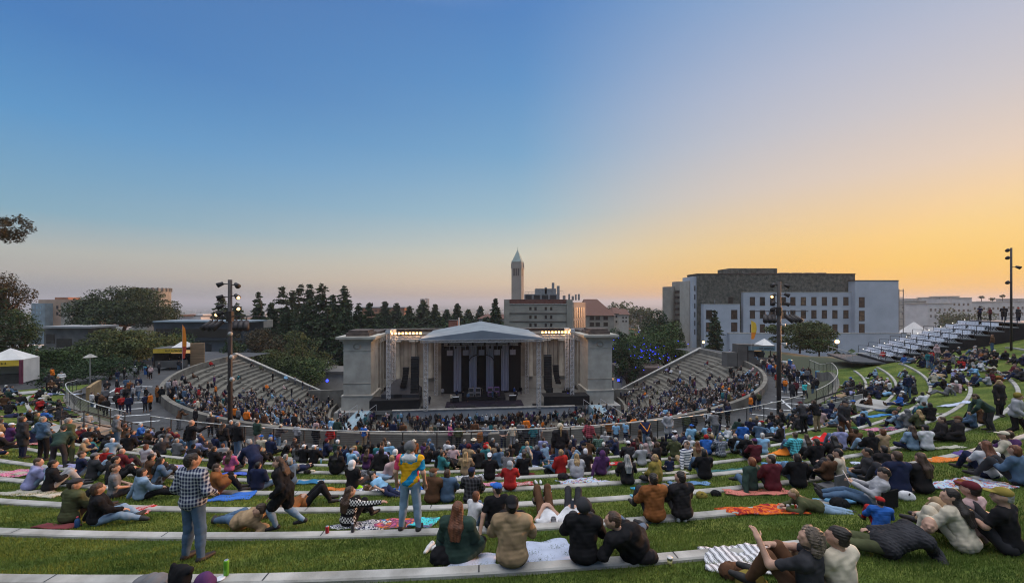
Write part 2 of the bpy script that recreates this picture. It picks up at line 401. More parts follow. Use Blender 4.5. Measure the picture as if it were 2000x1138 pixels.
# stairs with landings and cheek walls
def stair(p0, label):
    root = empty('lawn_stair', (*pol(52, p0), cone(52))); tag(root, label, 'stairs', 'stairs through the lawn'); rz = R(5.5+p0)
    root.rotation_euler = (0, 0, rz)      # local -y points uphill... +y towards the stage
    mb = MB(); z0 = cone(53.6)-cone(52)
    mb.box((0, -1.2, z0-.12), (3.4, 2.0, .32)); mb.build('landing', M_concrete, root)
    mb = MB(); nst = 8; top = z0+.0; bot = ZC-cone(52)
    for i in range(nst):
        zt = top+(bot-top)*(i+1)/nst; mb.box((0, -.05+.42*i, (zt+bot-.3)/2), (2.7, .44, zt-bot+.3))
    mb.build('steps', M_concrete, root)
    for s in (-1, 1):
        mb = MB(); zt = z0+.32
        mb.add([(s*1.36, -.2, bot-.2), (s*1.36, 1.9, bot-.2), (s*1.36, 1.9, zt-.9), (s*1.36, -.2, zt), (s*1.66, -.2, bot-.2), (s*1.66, 1.9, bot-.2), (s*1.66, 1.9, zt-.9), (s*1.66, -.2, zt)],
               [(0, 1, 2, 3), (7, 6, 5, 4), (0, 4, 5, 1), (1, 5, 6, 2), (2, 6, 7, 3), (3, 7, 4, 0)]); mb.build('cheek_wall', M_concrete, root)
        mb = MB()
        for y, zz in ((-.3, z0), (1.3, z0-1.0), (2.8, z0-1.9)): mb.tube((s*1.2, y, zz), (s*1.2, y, zz+1.15), .025, n=6)
        mb.tube((s*1.2, -.3, z0+1.15), (s*1.2, 2.8, z0-.75), .028, n=6); mb.tube((s*1.2, -.3, z0+.6), (s*1.2, 2.8, z0-1.3), .018, n=6)
        mb.tube((s*1.2, -.3, z0+1.15), (s*1.2, -1.3, z0+1.05), .028, n=6); mb.build('handrail', M_black, root, True)
stair(AISL, 'concrete stair with black handrails and pale cheek walls through the left of the lawn')
stair(AISR, 'concrete stair with black handrails and broad grey landing through the right of the lawn')

# ---------------------------------------------------------------- the concrete seating bowl
bowl = empty('seating_bowl', (*pol(0, 0), -19.7)); tag(bowl, 'curved old concrete theatre seating bowl stepping down to the orchestra', 'seating bowl')
bowl.location = (0, 0, 0)
PB = 93.0
phb = np.arange(-PB, PB+.01, 2.0); rr = []; 
for i in range(NT):
    r1 = 42.9-.8*i; z = -10.1-.38*i; rr += [(r1, z), (r1-.8, z)]
rr = [(43.0, -9.9)]+rr
V = []; n = len(phb)
for (r, z) in rr[::-1]: V += [(*pol(r, p), z) for p in phb]
i, j = np.meshgrid(np.arange(len(rr)-1), np.arange(n-1), indexing='ij'); i = i.ravel(); j = j.ravel()
M_riser = mat('shaded_riser', (.085, .078, .066), .92, .3, .7, .35, 9, c2=(.045, .042, .037), detail=8)  # darker copy of the tread concrete: riser shade put into the colour
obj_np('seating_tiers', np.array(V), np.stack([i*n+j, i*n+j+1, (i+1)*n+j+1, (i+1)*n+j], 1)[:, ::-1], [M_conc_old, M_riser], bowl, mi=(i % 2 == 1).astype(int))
M_dark = mat('dark_stain', (.05, .048, .045), .95, .2, 4)
for p0 in (-78, -62, -46, -30, -14, 2, 18, 34, 50, 66, 80):       # half-height steps in the radial aisles
    mb = MB()
    for k in range(NT-1):
        r = 42.9-.8*(k+1); z = -10.1-.38*(k+1); x, y = pol(r-.16, p0); mb.box((x, y, z+.095), (.9, .3, .19), R(5.5+p0), 1 if k % 3 == 2 else 0)
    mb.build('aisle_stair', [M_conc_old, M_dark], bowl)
arcwall('parapet', 42.95, 43.35, -PB, PB, ZC-.5, -9.2, M_conc_wall, bowl)
arcwall('inner_parapet', 24.95, 25.3, -PB, PB, -20, -17.55, M_conc_wall, bowl)
V = []; rr = []
for k in range(14):
    r1 = 24.9-1.0*k; z = -18.75-.06*k; rr += [(r1, z), (r1-1.0, z)]
rr += [(10.9, -19.7), (.05, -19.7)]
for (r, z) in rr[::-1]: V += [(*pol(r, p), z) for p in phb]
i, j = np.meshgrid(np.arange(len(rr)-1), np.arange(n-1), indexing='ij'); i = i.ravel(); j = j.ravel()
obj_np('orchestra_floor', np.array(V), np.stack([i*n+j, i*n+j+1, (i+1)*n+j+1, (i+1)*n+j], 1)[:, ::-1], M_conc_old, bowl)
for s in (-1, 1):                                # sloping end walls
    P = [(43.4, -9.15), (25.2, -17.6), (25.2, -20.3), (43.4, -20.3)]; mb = MB(); V = []
    for off in (PB-.35, PB+.35):
        V += [(*pol(r, s*off), z) for (r, z) in P]
    mb.add(V, [(0, 1, 2, 3), (7, 6, 5, 4), (0, 4, 5, 1), (1, 5, 6, 2), (2, 6, 7, 3), (3, 7, 4, 0)]); mb.build('end_wall', M_conc_wall, bowl)
    mb = MB(); V = []
    for off in (PB-.46, PB+.46): V += [(*pol(43.55, s*off), -9.14), (*pol(25.0, s*off), -17.58), (*pol(25.0, s*off), -17.42), (*pol(43.55, s*off), -8.98)]
    mb.add(V, [(0, 1, 2, 3), (7, 6, 5, 4), (0, 4, 5, 1), (1, 5, 6, 2), (2, 6, 7, 3), (3, 7, 4, 0)]); mb.build('coping', M_kerb, bowl)
# ---------------------------------------------------------------- stage house (frame of reference u, v)
ST = -17.6
def ub(mb, u0, v0, z0, u1, v1, z1, m=0):
    p = [uv(u0, v0), uv(u1, v0), uv(u1, v1), uv(u0, v1)]; mb.prism(p, z0, z1, m)
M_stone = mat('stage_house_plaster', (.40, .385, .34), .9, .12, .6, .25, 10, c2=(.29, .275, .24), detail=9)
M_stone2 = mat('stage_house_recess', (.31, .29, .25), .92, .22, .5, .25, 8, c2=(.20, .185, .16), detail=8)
M_cap = mat('brown_coping', (.095, .072, .062), .9, .3, 1.5, c2=(.055, .044, .04))
M_fab_black = mat('black_cloth', (.010, .010, .012), .9, .2, 2, .4, 9)
M_spk = mat('speaker_black', (.012, .012, .014), .6, .2, 8, .3, 40)
M_truss = mat('aluminium_truss', (.52, .53, .56), .4, .12, 9, metal=.3)
M_roofc = mat('canopy_fabric', (.17, .20, .245), .7, .1, .4, .3, 3, c2=(.135, .16, .20))
M_drape = mat('pale_drape', (.34, .36, .46), .9, .12, 1.0, .4, 4, c2=(.27, .29, .39), stretch=(3, 3, .3))
M_stagewall = mat('stage_front_wall', (.30, .31, .32), .9, .15, .5, c2=(.23, .24, .26))
M_lamp = emit('floodlight_lit', (1.0, .50, .15), 7)
M_blue = emit('blue_uplight', (.03, .05, 1.0), 3.5)
M_wood = mat('stage_deck', (.15, .15, .145), .8, .15, 1)

house = empty('stage_house', uv(0, 1, ST)); tag(house, 'wide classical stone stage house with columns behind the concert canopy', 'stage building')
house.location = (0, 0, 0)
for s in (-1, 1):
    sx = lambda a: s*a
    mb = MB()                                     # corner pier with pedestal, cap and block
    def sb(u0, v0, z0, u1, v1, z1, m=0): a, b = sorted((s*u0, s*u1)); ub(mb, a, v0, z0, b, v1, z1, m)
    sb(18.3, -4.25, -18.4, 23.25, 1.2, -15.65); sb(18.2, -4.33, -15.65, 23.33, 1.28, -15.45)
    sb(18.6, -4, -15.45, 23, 1, -6.9); sb(18.52, -4.08, -8.1, 23.08, 1.08, -7.95); sb(18.5, -4.1, -6.9, 23.1, 1.1, -6.45)
    sb(18.1, -4.5, -6.45, 23.5, 1.5, -6.1); sb(17.6, -4.95, -6.1, 23.95, 1.9, -5.7)
    mb.build('corner_pier', M_stone, house)
    mb = MB()
    for q in range(18):
        a0, a1 = 6.2832*q/18, 6.2832*(q+1)/18; mb.tube(uv(s*20.8+.55*math.cos(a0), -4.06, -7.35+.42*math.sin(a0)), uv(s*20.8+.55*math.cos(a1), -4.06, -7.35+.42*math.sin(a1)), .11, n=6)
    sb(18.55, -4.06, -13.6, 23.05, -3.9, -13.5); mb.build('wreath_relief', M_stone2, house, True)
    mb = MB(); sb(18.9, -3.8, -5.7, 22.7, .9, -5.15); sb(19.2, -3.5, -5.15, 22.4, .6, -4.75); mb.build('pier_block', M_cap, house)
    mb = MB()                                     # side wing
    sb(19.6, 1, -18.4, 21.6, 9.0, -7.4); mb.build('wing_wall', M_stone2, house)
    for k in range(3):
        mb = MB(); v0 = 1.7+2.4*k; sb(19.05, v0, -16.4, 19.6, v0+.95, -7.7); sb(18.95, v0-.1, -16.9, 19.6, v0+1.05, -16.4); sb(18.95, v0-.1, -7.7, 19.6, v0+1.05, -7.4); mb.build('pilaster', M_stone, house)
    mb = MB(); sb(18.6, 1.2, -7.4, 22.2, 9.6, -6.3); sb(18.3, 1.2, -6.3, 22.5, 9.9, -5.9); mb.build('entablature', M_stone, house)
    mb = MB(); sb(18.9, 1.0, -5.9, 22.0, 9.5, -5.4); mb.build('wing_coping', M_cap, house)
    mb = MB(); mb2 = MB()
    for k in range(5):                            # garland reliefs on the wing frieze
        x, y = uv(s*18.58, 2.0+1.5*k); mb.ico((x, y, -6.9), (.12, .35, .3))
    mb.build('frieze_relief', M_stone, house, True)
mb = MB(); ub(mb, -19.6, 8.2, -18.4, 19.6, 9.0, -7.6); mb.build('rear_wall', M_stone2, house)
mb = MB(); ub(mb, -19.5, 7.85, -18.4, 19.5, 8.2, -15.2); mb.build('plinth', M_stone, house)
mb = MB(); ub(mb, -18.6, 7.2, -7.6, 18.6, 9.2, -6.35); ub(mb, -18.8, 6.8, -6.35, 18.8, 9.4, -5.9); mb.build('entablature', M_stone, house)
mb = MB(); ub(mb, -18.7, 7.1, -5.9, 18.7, 9.3, -5.3); mb.build('rear_coping', M_cap, house)
mb = MB(); ub(mb, -19.0, 6.85, -5.3, 19.0, 7.0, -5.18); mb.build('coping_edge', M_kerb, house)
for u in np.arange(-16.6, 16.7, 3.32):           # engaged columns
    mb = MB(); x, y = uv(u, 7.75); mb.lathe((x, y, 0), [(.72, -15.2), (.72, -14.9), (.62, -14.8), (.60, -11), (.52, -8.2), (.56, -8.15), (.78, -7.95), (.78, -7.9)], 18)
    ub(mb, u-.85, 6.95, -7.9, u+.85, 8.2, -7.6); mb.build('column', M_stone, house, True)
mb = MB()
ub(mb, 16.2, 8.12, -17.6, 17.4, 8.19, -14.6); ub(mb, -17.4, 8.12, -17.6, -16.2, 8.19, -14.6); mb.build('doorway_panel', M_dark, house)

# stage platform
plat = empty('stage_platform', (0, 0, 0)); tag(plat, 'raised concrete stage platform with pale grey front wall', 'stage')
mb = MB(); ub(mb, -18.2, -6.2, -18.2, 18.2, 7.8, ST); mb.build('deck', M_wood, plat)
mb = MB(); ub(mb, -14.5, -6.6, -20.3, 15.5, -6.2, ST+.02); mb.build('front_wall', M_stagewall, plat)
mb = MB(); ub(mb, -14.6, -6.75, ST+.02, 15.6, -6.15, ST+.14); mb.build('edge', M_kerb, plat)
for s in (-1, 1):
    mb = MB(); a, b = sorted((s*14.7, s*24)); ub(mb, a, -5.6, -20.3, b, 8, ST-.3); mb.build('side_deck', M_concrete, plat)
# side ramps down to the orchestra, their bluish light painted into the slab colour
for s, lb in ((-1, 'pale blue lit ramp with rails left of the stage front'), (1, 'pale blue lit ramp with rails right of the stage front')):
    r_ = empty('stage_ramp', (0, 0, 0)); tag(r_, lb, 'ramp', 'ramps beside the stage'); mb = MB(); M_ramp = mat('ramp_light_tint', (.24, .34, .40), .8, .1, 1)
    a = [uv(s*18.0, -6.3, ST+.1), uv(s*20.2, -6.3, ST+.1), uv(s*21.6, -13.5, -18.95), uv(s*19.6, -13.5, -18.95)]
    mb.add([(*p[:2], p[2]) for p in a]+[(*p[:2], -20.2) for p in a], [(0, 1, 2, 3), (7, 6, 5, 4), (0, 4, 5, 1), (1, 5, 6, 2), (2, 6, 7, 3), (3, 7, 4, 0)]); mb.build('ramp_slab', M_ramp, r_)
    mb = MB()
    for e in (0, 1):
        for t in np.linspace(0, 1, 5):
            p = uv(s*(17.1+3.0*e+2.5*t), -6.4-7*t, ST+.1-1.35*t); mb.tube(p, (p[0], p[1], p[2]+1.0), .025, n=5)
        p = uv(s*(17.1+3*e), -6.4, ST+1.1); q = uv(s*(19.6+3*e), -13.4, ST-.25); mb.tube(p, q, .03, n=5)
    mb.build('ramp_rail', M_truss, r_)

# canopy
can = empty('stage_canopy', (0, 0, 0)); tag(can, 'grey fabric gable canopy over the concert stage', 'stage canopy')
V0, V1, EZ = -7.2, 6.0, -5.95
def roof_pts(v, ez, rz, hw=10.3): return [uv(-hw, v, ez), uv(0, v, rz), uv(hw, v, ez)]
a = roof_pts(V0, EZ, -4.6); b = roof_pts(V1, EZ+.45, -3.75, 9.4); mb = MB(); NS = 12
V = []; 
for i in range(NS+1):
    for j in range(17):
        t = i/NS; s_ = j/16; q = s_*2
        A = (np.array(a[0])*(1-q)+np.array(a[1])*q) if q <= 1 else (np.array(a[1])*(2-q)+np.array(a[2])*(q-1))
        B = (np.array(b[0])*(1-q)+np.array(b[1])*q) if q <= 1 else (np.array(b[1])*(2-q)+np.array(b[2])*(q-1))
        p = A*(1-t)+B*t; p = p+np.array([0, 0, -.10*math.sin(math.pi*((t*3) % 1))]); V.append(p)
Fs = [(i*17+j, i*17+j+1, (i+1)*17+j+1, (i+1)*17+j) for i in range(NS) for j in range(16)]
nV = len(V); V += [v-np.array([0, 0, .06]) for v in V]; Fs += [tuple(reversed([x+nV for x in f])) for f in Fs]
obj_np('roof', np.array(V), Fs, mat('canopy_top', (.20, .225, .245), .7, .12, .5, .4, 2, c2=(.155, .175, .195)), can, True)
mb = MB(); lo = roof_pts(V0-.05, -6.15, -6.15)
mb.add([lo[0], (a[0][0], a[0][1], a[0][2]), a[1], (a[2][0], a[2][1], a[2][2]), lo[2]]+[(p[0]-.1*BB[0], p[1]-.1*BB[1], p[2]) for p in (lo[0], a[0], a[1], a[2], lo[2])],
       [(0, 4, 3, 2, 1), (5, 6, 7, 8, 9), (0, 1, 6, 5), (1, 2, 7, 6), (2, 3, 8, 7), (3, 4, 9, 8), (4, 0, 5, 9)]); mb.build('valance', M_roofc, can)
def truss(mb, a, b, w_=.5, n=None, r=.035, up=None):
    a = Vector(a); b = Vector(b); d = (b-a); L_ = d.length; d.normalize()
    upv = Vector(up or (0, 0, 1)) if abs(d.z) < .9 else Vector((UU[0], UU[1], 0)); s1 = d.cross(upv).normalized()*w_/2; s2 = d.cross(s1).normalized()*w_/2
    cs = [s1+s2, s1-s2, -s1-s2, -s1+s2]; n = n or max(2, int(L_/w_/1.1))
    for c in cs: mb.tube(a+c, b+c, r, n=5)
    for i in range(n):
        p, q = a+d*(L_*i/n), a+d*(L_*(i+1)/n)
        for k in range(4):
            c0, c1 = cs[k], cs[(k+1) % 4]; mb.tube(p+(c0 if i % 2 else c1), q+(c1 if i % 2 else c0), r*.6, n=4); mb.tube(p+c0, p+c1, r*.6, n=4)
for k, (u, v) in enumerate(((-9.2, -6.6), (9.4, -6.6), (-8.6, 4), (8.8, 4))):
    mb = MB(); truss(mb, uv(u, v, ST), uv(u, v, -5.9), .62); mb.build('leg', M_truss, can)
for (p, q) in ((uv(-10, -7.05, -6.3), uv(10.2, -7.05, -6.3)), (uv(-9.5, -6.8, -6.4), uv(-9, 5.6, -6.2)), (uv(9.6, -6.8, -6.4), uv(9.2, 5.6, -6.2)), (uv(-8, -1, -7.0), uv(8, -1, -7.0)), (uv(-7, 2.8, -8.0), uv(7, 2.8, -8.0))):
    mb = MB(); truss(mb, p, q, .4); mb.build('roof_truss', M_truss, can)
def spot(mb, p, m=0): mb.tube((p[0], p[1], p[2]), (p[0]+.1*BB[0], p[1]+.1*BB[1], p[2]-.45), .14, .18, n=8, m=m)
for k in range(14):                               # moving lamps hung in the canopy
    u = -7+14*k/13; o = MB(); p = uv(u, -1 if k % 2 else 2.8, -7.3 if k % 2 else -8.3); spot(o, p); o.box((p[0], p[1], p[2]+.1), (.3, .3, .12)); tag(o.build('stage_lamp', M_spk), 'small black stage lamp hanging in a row under the grey canopy', 'stage lamp', 'stage lamps under the canopy')
for k, u in enumerate((-6.0, -3.0, 0, 3.0, 6.0)):
    o = MB(); p = uv(u, 3.4, -9.6); o.box(p, (1.1, .15, 1.0), AX); o.tube((p[0], p[1], p[2]+.5), (p[0], p[1], p[2]+1.3), .04)
    tag(o.build('hanging_panel', M_drape), 'square pale panel hanging in front of the black stage backdrop, one of five', 'panel', 'pale panels before the backdrop')
o = MB(); ub(o, -7.7, 4.6, ST, 7.7, 4.75, -7.2); tag(o.build('backdrop_cloth', M_fab_black), 'tall black cloth backdrop at the rear of the stage', 'backdrop')
for k, u in enumerate((-4.6, -1.65, 1.6, 4.55)):
    V = []; Fs = []; n = 10
    for i in range(2):
        for j in range(n+1):
            for e in range(2): V.append(uv(u+(j/n-.5)*1.45, 4.3+.07*math.sin(j*1.9)-.04*e, -17.2+i*8.9))
    for j in range(n):
        f = lambda i, j, e: i*(n+1)*2+j*2+e
        Fs += [(f(0, j, 0), f(0, j+1, 0), f(1, j+1, 0), f(1, j, 0)), (f(0, j+1, 1), f(0, j, 1), f(1, j, 1), f(1, j+1, 1))]
    tag(obj_np('drape', np.array(V), Fs, M_drape), ('leftmost', 'second from left', 'third from left', 'rightmost')[k]+' of four tall pale drapes on the black backdrop', 'drape', 'pale drapes on the backdrop')
mb = MB()
for i in range(15):                               # curved truss ring in front of the drapes
    t0, t1 = math.pi*i/15, math.pi*(i+1)/15
    mb.tube(uv(math.cos(t0)*2.3, 3.7, -11.2+math.sin(t0)*1.2), uv(math.cos(t1)*2.3, 3.7, -11.2+math.sin(t1)*1.2), .09, n=6)
tag(mb.build('lamp_arch', M_spk, None, True), 'dark curved lamp arch hanging before the four pale drapes', 'lamp rig')

# side lighting towers and floodlight bars
for s, lb in ((-1, 'left'), (1, 'right')):
    for k, (u, v) in enumerate(((15.5, -5.0), (15.2, -2.4))):
        t_ = empty('truss_tower', uv(s*u, v, ST)); tag(t_, ('front' if k == 0 else 'rear')+' silver truss tower on the '+lb+' side of the stage, carrying the floodlight bar', 'truss tower', 'silver truss towers'); t_.location = (0, 0, 0)
        mb = MB(); truss(mb, uv(s*u, v, ST), uv(s*u, v, -5.1), .55); mb.build('mast', M_truss, t_)
        mb = MB(); x, y = uv(s*u, v); mb.box((x, y, -4.9), (.8, .8, .5), AX); mb.build('head_block', M_truss, t_)
        mb = MB(); mb.box((x, y, ST+.1), (1.1, 1.1, .2), AX); mb.build('base_plate', M_truss, t_)
    bar = empty('light_bar', (0, 0, 0)); tag(bar, 'horizontal truss on the '+lb+' side carrying a row of lit warm floodlights', 'light bar', 'floodlight bars')
    a, b = sorted((s*9.9, s*15.2)); mb = MB(); truss(mb, uv(a, -4.9, -5.95), uv(b, -4.9, -5.95), .45); mb.build('truss', M_truss, bar)
    for k in range(9):
        u = a+.35+(b-a-.7)*k/8; x, y = uv(u, -5.2)
        mb = MB(); mb.box((x, y, -5.15), (.34, .16, .34), AX); f = mb.build('floodlight', M_spk, bar)
        mb = MB(); x, y = uv(u, -5.30); mb.box((x, y, -5.15), (.32, .03, .34), AX); mb.build('lens', M_lamp, f)
    for k in range(3):
        ll = bpy.data.lights.new('floodlight_glow', 'POINT'); ll.energy = 210; ll.color = (1, .5, .18); ll.shadow_soft_size = .25; lo_ = bpy.data.objects.new('floodlight_glow', ll); lo_.location = uv(a+1+(b-a-2)*k/2, -4.4, -4.9); COL.objects.link(lo_); lo_.parent = bar
    # line arrays
    ar = empty('line_array', (0, 0, 0)); tag(ar, 'long straight black loudspeaker column hanging beside the '+lb+' canopy leg', 'loudspeaker', 'hanging loudspeaker columns')
    for k in range(14):
        mb = MB(); x, y = uv(s*11.0, -6.0-.012*k*k*.3); mb.box((x, y, -9.3-.4*k), (1.25, .75, .37), AX); mb.build('speaker_box', M_spk, ar)
    mb = MB(); x, y = uv(s*11.0, -6.0); mb.box((x, y, -8.95), (1.3, .5, .14), AX); mb.tube((x, y, -8.9), (x, y, -6.1), .04); mb.build('hanging_frame', M_spk, ar)
    ar = empty('side_array', (0, 0, 0)); tag(ar, 'short curved black loudspeaker column hanging further out on the '+lb+' side', 'loudspeaker', 'short hanging loudspeaker columns')
    for k in range(8):
        mb = MB(); x, y = uv(s*(12.9+.02*k*k*.5), -3.6); mb.box((x, y, -11.2-.42*k), (.95, .7, .39), AX-s*.05*k); mb.build('speaker_box', M_spk, ar)
    mb = MB(); x, y = uv(s*12.9, -3.6); mb.tube((x-.35, y, -11), (x-.35, y, -6.2), .03); mb.tube((x+.35, y, -11), (x+.35, y, -6.2), .03); mb.build('hanging_frame', M_spk, ar)
    # black skirts and gear
    o = MB(); a, b = sorted((s*10.4, s*18.3)); ub(o, a, -6.0, ST-.25, b, -5.8, ST+1.55); ub(o, a, -6.0, ST+1.55, b, -3.2, ST+1.6); tag(o.build('stage_skirt', M_fab_black), 'black cloth screen along the '+lb+' side of the stage front', 'screen', 'black cloth screens')
    rnd = random.Random(5+s)
    for k in range(7):
        u = s*rnd.uniform(11, 17.5); v = rnd.uniform(-4.8, 3); w1, h1 = rnd.uniform(.7, 1.4), rnd.uniform(.7, 2.3); x, y = uv(u, v)
        o = MB(); o.box((x, y, ST+h1/2+.1), (w1, .8, h1), AX+rnd.uniform(-.2, .2)); o.box((x, y, ST+h1+.13), (w1*.9, .7, .06), AX); o.box((x, y-.42, ST+h1*.6), (w1*.3, .05, .12), AX)
        tag(o.build('flight_case', M_spk), 'dark equipment case standing behind the '+lb+' black screen', 'case', 'equipment cases at the '+lb+' side')
# gear tent at left
o = MB(); c = uv(-13.6, -2.2)
tv = [uv(-16.8, -4.4, -15.4), uv(-10.6, -4.4, -15.5), uv(-10.8, .4, -15.3), uv(-16.4, .4, -15.3), uv(-15.0, -2.4, -13.4), uv(-12.6, -2.2, -13.0), uv(-16.9, -4.5, ST), uv(-10.5, -4.5, ST), uv(-10.7, .5, ST), uv(-16.5, .5, ST)]
o.add(tv, [(0, 1, 5, 4), (1, 2, 5), (2, 3, 4, 5), (3, 0, 4), (1, 0, 6, 7), (2, 1, 7, 8), (3, 2, 8, 9), (0, 3, 9, 6), (9, 8, 7, 6)])
tag(o.build('gear_tent', mat('dark_tarp', (.03, .032, .04), .7, .2, 1, .4, 3)), 'low dark tarpaulin tent over mixing gear left of the stage', 'tent')
# band gear
def drumkit(u, v):
    r_ = empty('drum_kit', uv(u, v, ST+.6)); tag(r_, 'drum kit with shiny cymbals on the riser at stage centre', 'drum kit'); M_dr = mat('drum_shell', (.42, .45, .5), .3, .1, 3); M_cy = mat('cymbal', (.6, .5, .3), .3, .1, 3, metal=.8)
    for (x, y, z, r, h) in ((0, -.4, .35, .32, .4), (-.5, -.2, .55, .2, .22), (.5, -.2, .55, .2, .22), (.8, .2, .4, .24, .4), (-.8, .1, .45, .2, .2)):
        mb = MB(); mb.lathe((x, y, z-h/2), [(r*.96, 0), (r, .02), (r, h-.02), (r*.96, h)], 14); mb.build('drum', M_dr, r_)
    for (x, y, z, r) in ((-1.0, -.2, 1.1, .28), (1.0, -.1, 1.15, .3), (-.4, .3, 1.3, .24), (1.3, .3, 1.0, .2)):
        mb = MB(); mb.lathe((x, y, z), [(.02, .03), (r, 0), (r, .012), (.02, .05)], 14); mb.tube((x, y, 0), (x, y, z), .02, n=5); mb.build('cymbal', M_cy, r_)
o = MB(); ub(o, -3.6, -1.8, ST, 4.2, 3.2, ST+.6); tag(o.build('drum_riser', M_spk), 'low black riser platform under the band gear at stage centre', 'riser')
o = MB(); ub(o, -6.2, -5.4, ST, 7.0, -1.8, ST+.14); tag(o.build('stage_carpet', mat('dark_carpet', (.02, .015, .03), .95, .3, 2)), 'dark purple carpet covering the front of the stage', 'carpet')
drumkit(-1.2, 1.0); 
for k, (u, v, c, lb) in enumerate(((-1.9, -.6, (.42, .36, .34), 'pale guitar amplifier at the left front of the drum riser'), (-.7, -.7, (.40, .34, .33), 'pale guitar amplifier nearer the middle of the drum riser'), (1.5, -.6, (.42, .22, .42), 'pink-lit amplifier on the right of the drum riser'), (2.7, -.3, (.32, .16, .4), 'purple amplifier at the right end of the riser'))):
    r_ = empty('amplifier', uv(u, v, ST+.6), AX); tag(r_, lb, 'amplifier', 'amplifiers on the riser')
    for j in range(2):
        mb = MB(); mb.box((0, 0, .42+.82*j), (.9, .4, .76)); mb.build('cabinet', mat('amp%d' % k, c, .8, .1, 3), r_)
        mb = MB(); mb.box((0, -.215, .40+.82*j), (.76, .03, .55)); mb.build('grille', M_dark, r_)
for k, (u, v) in enumerate(((-4.6, -2.4), (5.4, -2.4))):
    r_ = empty('keyboard_stand', uv(u, v, ST+.14), AX); tag(r_, 'keyboard on a dark stand with a white score light at the '+('left' if k == 0 else 'right')+' of the band', 'keyboard', 'keyboards')
    mb = MB(); mb.box((0, 0, .9), (1.5, .5, .14)); mb.box((0, .1, .45), (1.2, .3, .8)); mb.build('frame', M_spk, r_); mb = MB(); mb.box((0, -.15, .99), (1.2, .18, .03)); mb.build('keys', emit('keys_white', (.8, .85, .95), .5), r_)
for k, u in enumerate((-9.6, -4.9, -1.6, 1.9, 5.2, 8.9)):
    o = MB(); x, y = uv(u, -5.7); o.add([(x-.45, y-.3, ST+.14), (x+.45, y-.3, ST+.14), (x+.45, y+.35, ST+.14), (x-.45, y+.35, ST+.14), (x-.45, y-.1, ST+.5), (x+.45, y-.1, ST+.5), (x+.45, y+.35, ST+.3), (x-.45, y+.35, ST+.3)], [(3, 2, 1, 0), (4, 5, 6, 7), (0, 1, 5, 4), (1, 2, 6, 5), (2, 3, 7, 6), (3, 0, 4, 7)])
    tag(o.build('stage_monitor', M_spk), ('first', 'second', 'third', 'fourth', 'fifth', 'sixth')[k]+' black floor monitor from the left on the stage edge', 'monitor', 'floor monitors')
for k, u in enumerate((-5.6, -2.2, 1.2, 4.6)):
    o = MB(); p = uv(u, -8.2); o.tube((*p, -19.7), (*p, -18.6), .05, n=6); o.ico((*p, -18.58), .07); tag(o.build('barrier_post', mat('white_post', (.6, .65, .7), .5)), ('first', 'second', 'third', 'fourth')[k]+' white barrier post from the left before the stage wall', 'post', 'white barrier posts')
o = MB(); ub(o, -7.8, -8.15, -19.7, 7.5, -8.05, -19.15); tag(o.build('crowd_barrier', M_black), 'low black barrier in front of the stage wall', 'barrier')
for k, (px, py, d) in enumerate(((639, 743, 76), (1208, 742, 84), (1109, 768, 68))):
    o = MB(); o.ico(at(px, py, d), .28); tag(o.build('blue_lamp', M_blue), ('blue lamp glowing left of the stage house', 'blue lamp glowing right of the stage house', 'small blue lamp on the gear right of the stage')[k], 'lamp', 'blue lamps')

# ---------------------------------------------------------------- poles with floodlights
M_pole = mat('dark_pole', (.035, .030, .032), .55, .2, 4)
M_horn = mat('pale_speaker', (.45, .46, .48), .5, .1, 5)
M_bulb = emit('pole_lamp_lit', (1.0, .62, .28), 2.6)
M_bulbw = emit('small_lamp_lit', (1.0, .9, .75), 2.5)
def pole(x, y, z0, z1, w_, label, arms, bars=True, lit=()):
    r_ = empty('light_pole', (x, y, z0)); tag(r_, label, 'light pole', 'tall light poles'); H = z1-z0
    mb = MB(); mb.tube((0, 0, 0), (0, 0, H), w_*.5, w_*.42, n=12); mb.tube((0, 0, 0), (0, 0, .12), w_, w_*.9, n=12); mb.build('shaft', M_pole, r_, True)
    for k, (dz, s) in enumerate(arms):
        mb = MB(); zz = H-dz; mb.tube((0, 0, zz), (s*.42, -.05, zz), .03, n=6); mb.tube((s*.36, -.05, zz+.05), (s*.62, -.2, zz-.10), .10, .15, n=10); f = mb.build('floodlight', M_pole, r_, True)
        if k in lit: mb = MB(); mb.ico((s*.64, -.22, zz-.11), (.11, .07, .10)); mb.build('lens', M_bulb, f, True)
    if bars:
        zz = H-2.15; mb = MB(); mb.tube((-2.1, 0, zz), (2.1, 0, zz), .035, n=6); mb.tube((0, 0, zz-.3), (0, 0, zz+.3), .2, n=10); mb.build('cross_bar', M_pole, r_)
        for i, xx in enumerate((-1.0, -.7, -.4, .4, .7, 1.0)):
            mb = MB(); mb.tube((xx, 0, zz), (xx, -.05, zz-.3), .03, n=5); sgn = -1 if xx < 0 else 1; mb.tube((xx, -.05, zz-.3), (xx+sgn*.28, -.5, zz-.72), .13, .17, n=10); mb.build('spotlight', M_pole, r_, True)
        for i, (xx, dz) in enumerate(((.1, .95), (.18, 2.3), (.2, 3.6))):
            mb = MB(); mb.tube((0, 0, zz-dz), (xx+.12, -.25, zz-dz), .05, n=6); mb.tube((xx, -.1, zz-dz), (xx+.13, -.30, zz-dz-.05), .06, .13, n=12); mb.build('horn_speaker', M_horn, r_, True)
    return r_
arms = [(.25, -1), (.3, 1), (1.0, -1), (.95, 1), (1.55, -1), (1.6, 1), (1.95, -1)]
p = (-.743*22.6, 22.6); pole(p[0]+.2, p[1], ZC, 1.32, .26, 'tall dark pole with lit lamps and spotlights standing by the left stair', arms, True, (3, 5, 6))
p = (.695*27.6, 27.6); pole(p[0], p[1], ZC, 1.5, .3, 'tall dark pole with one bright lamp and spotlights standing by the right stair', arms, True, (2,))
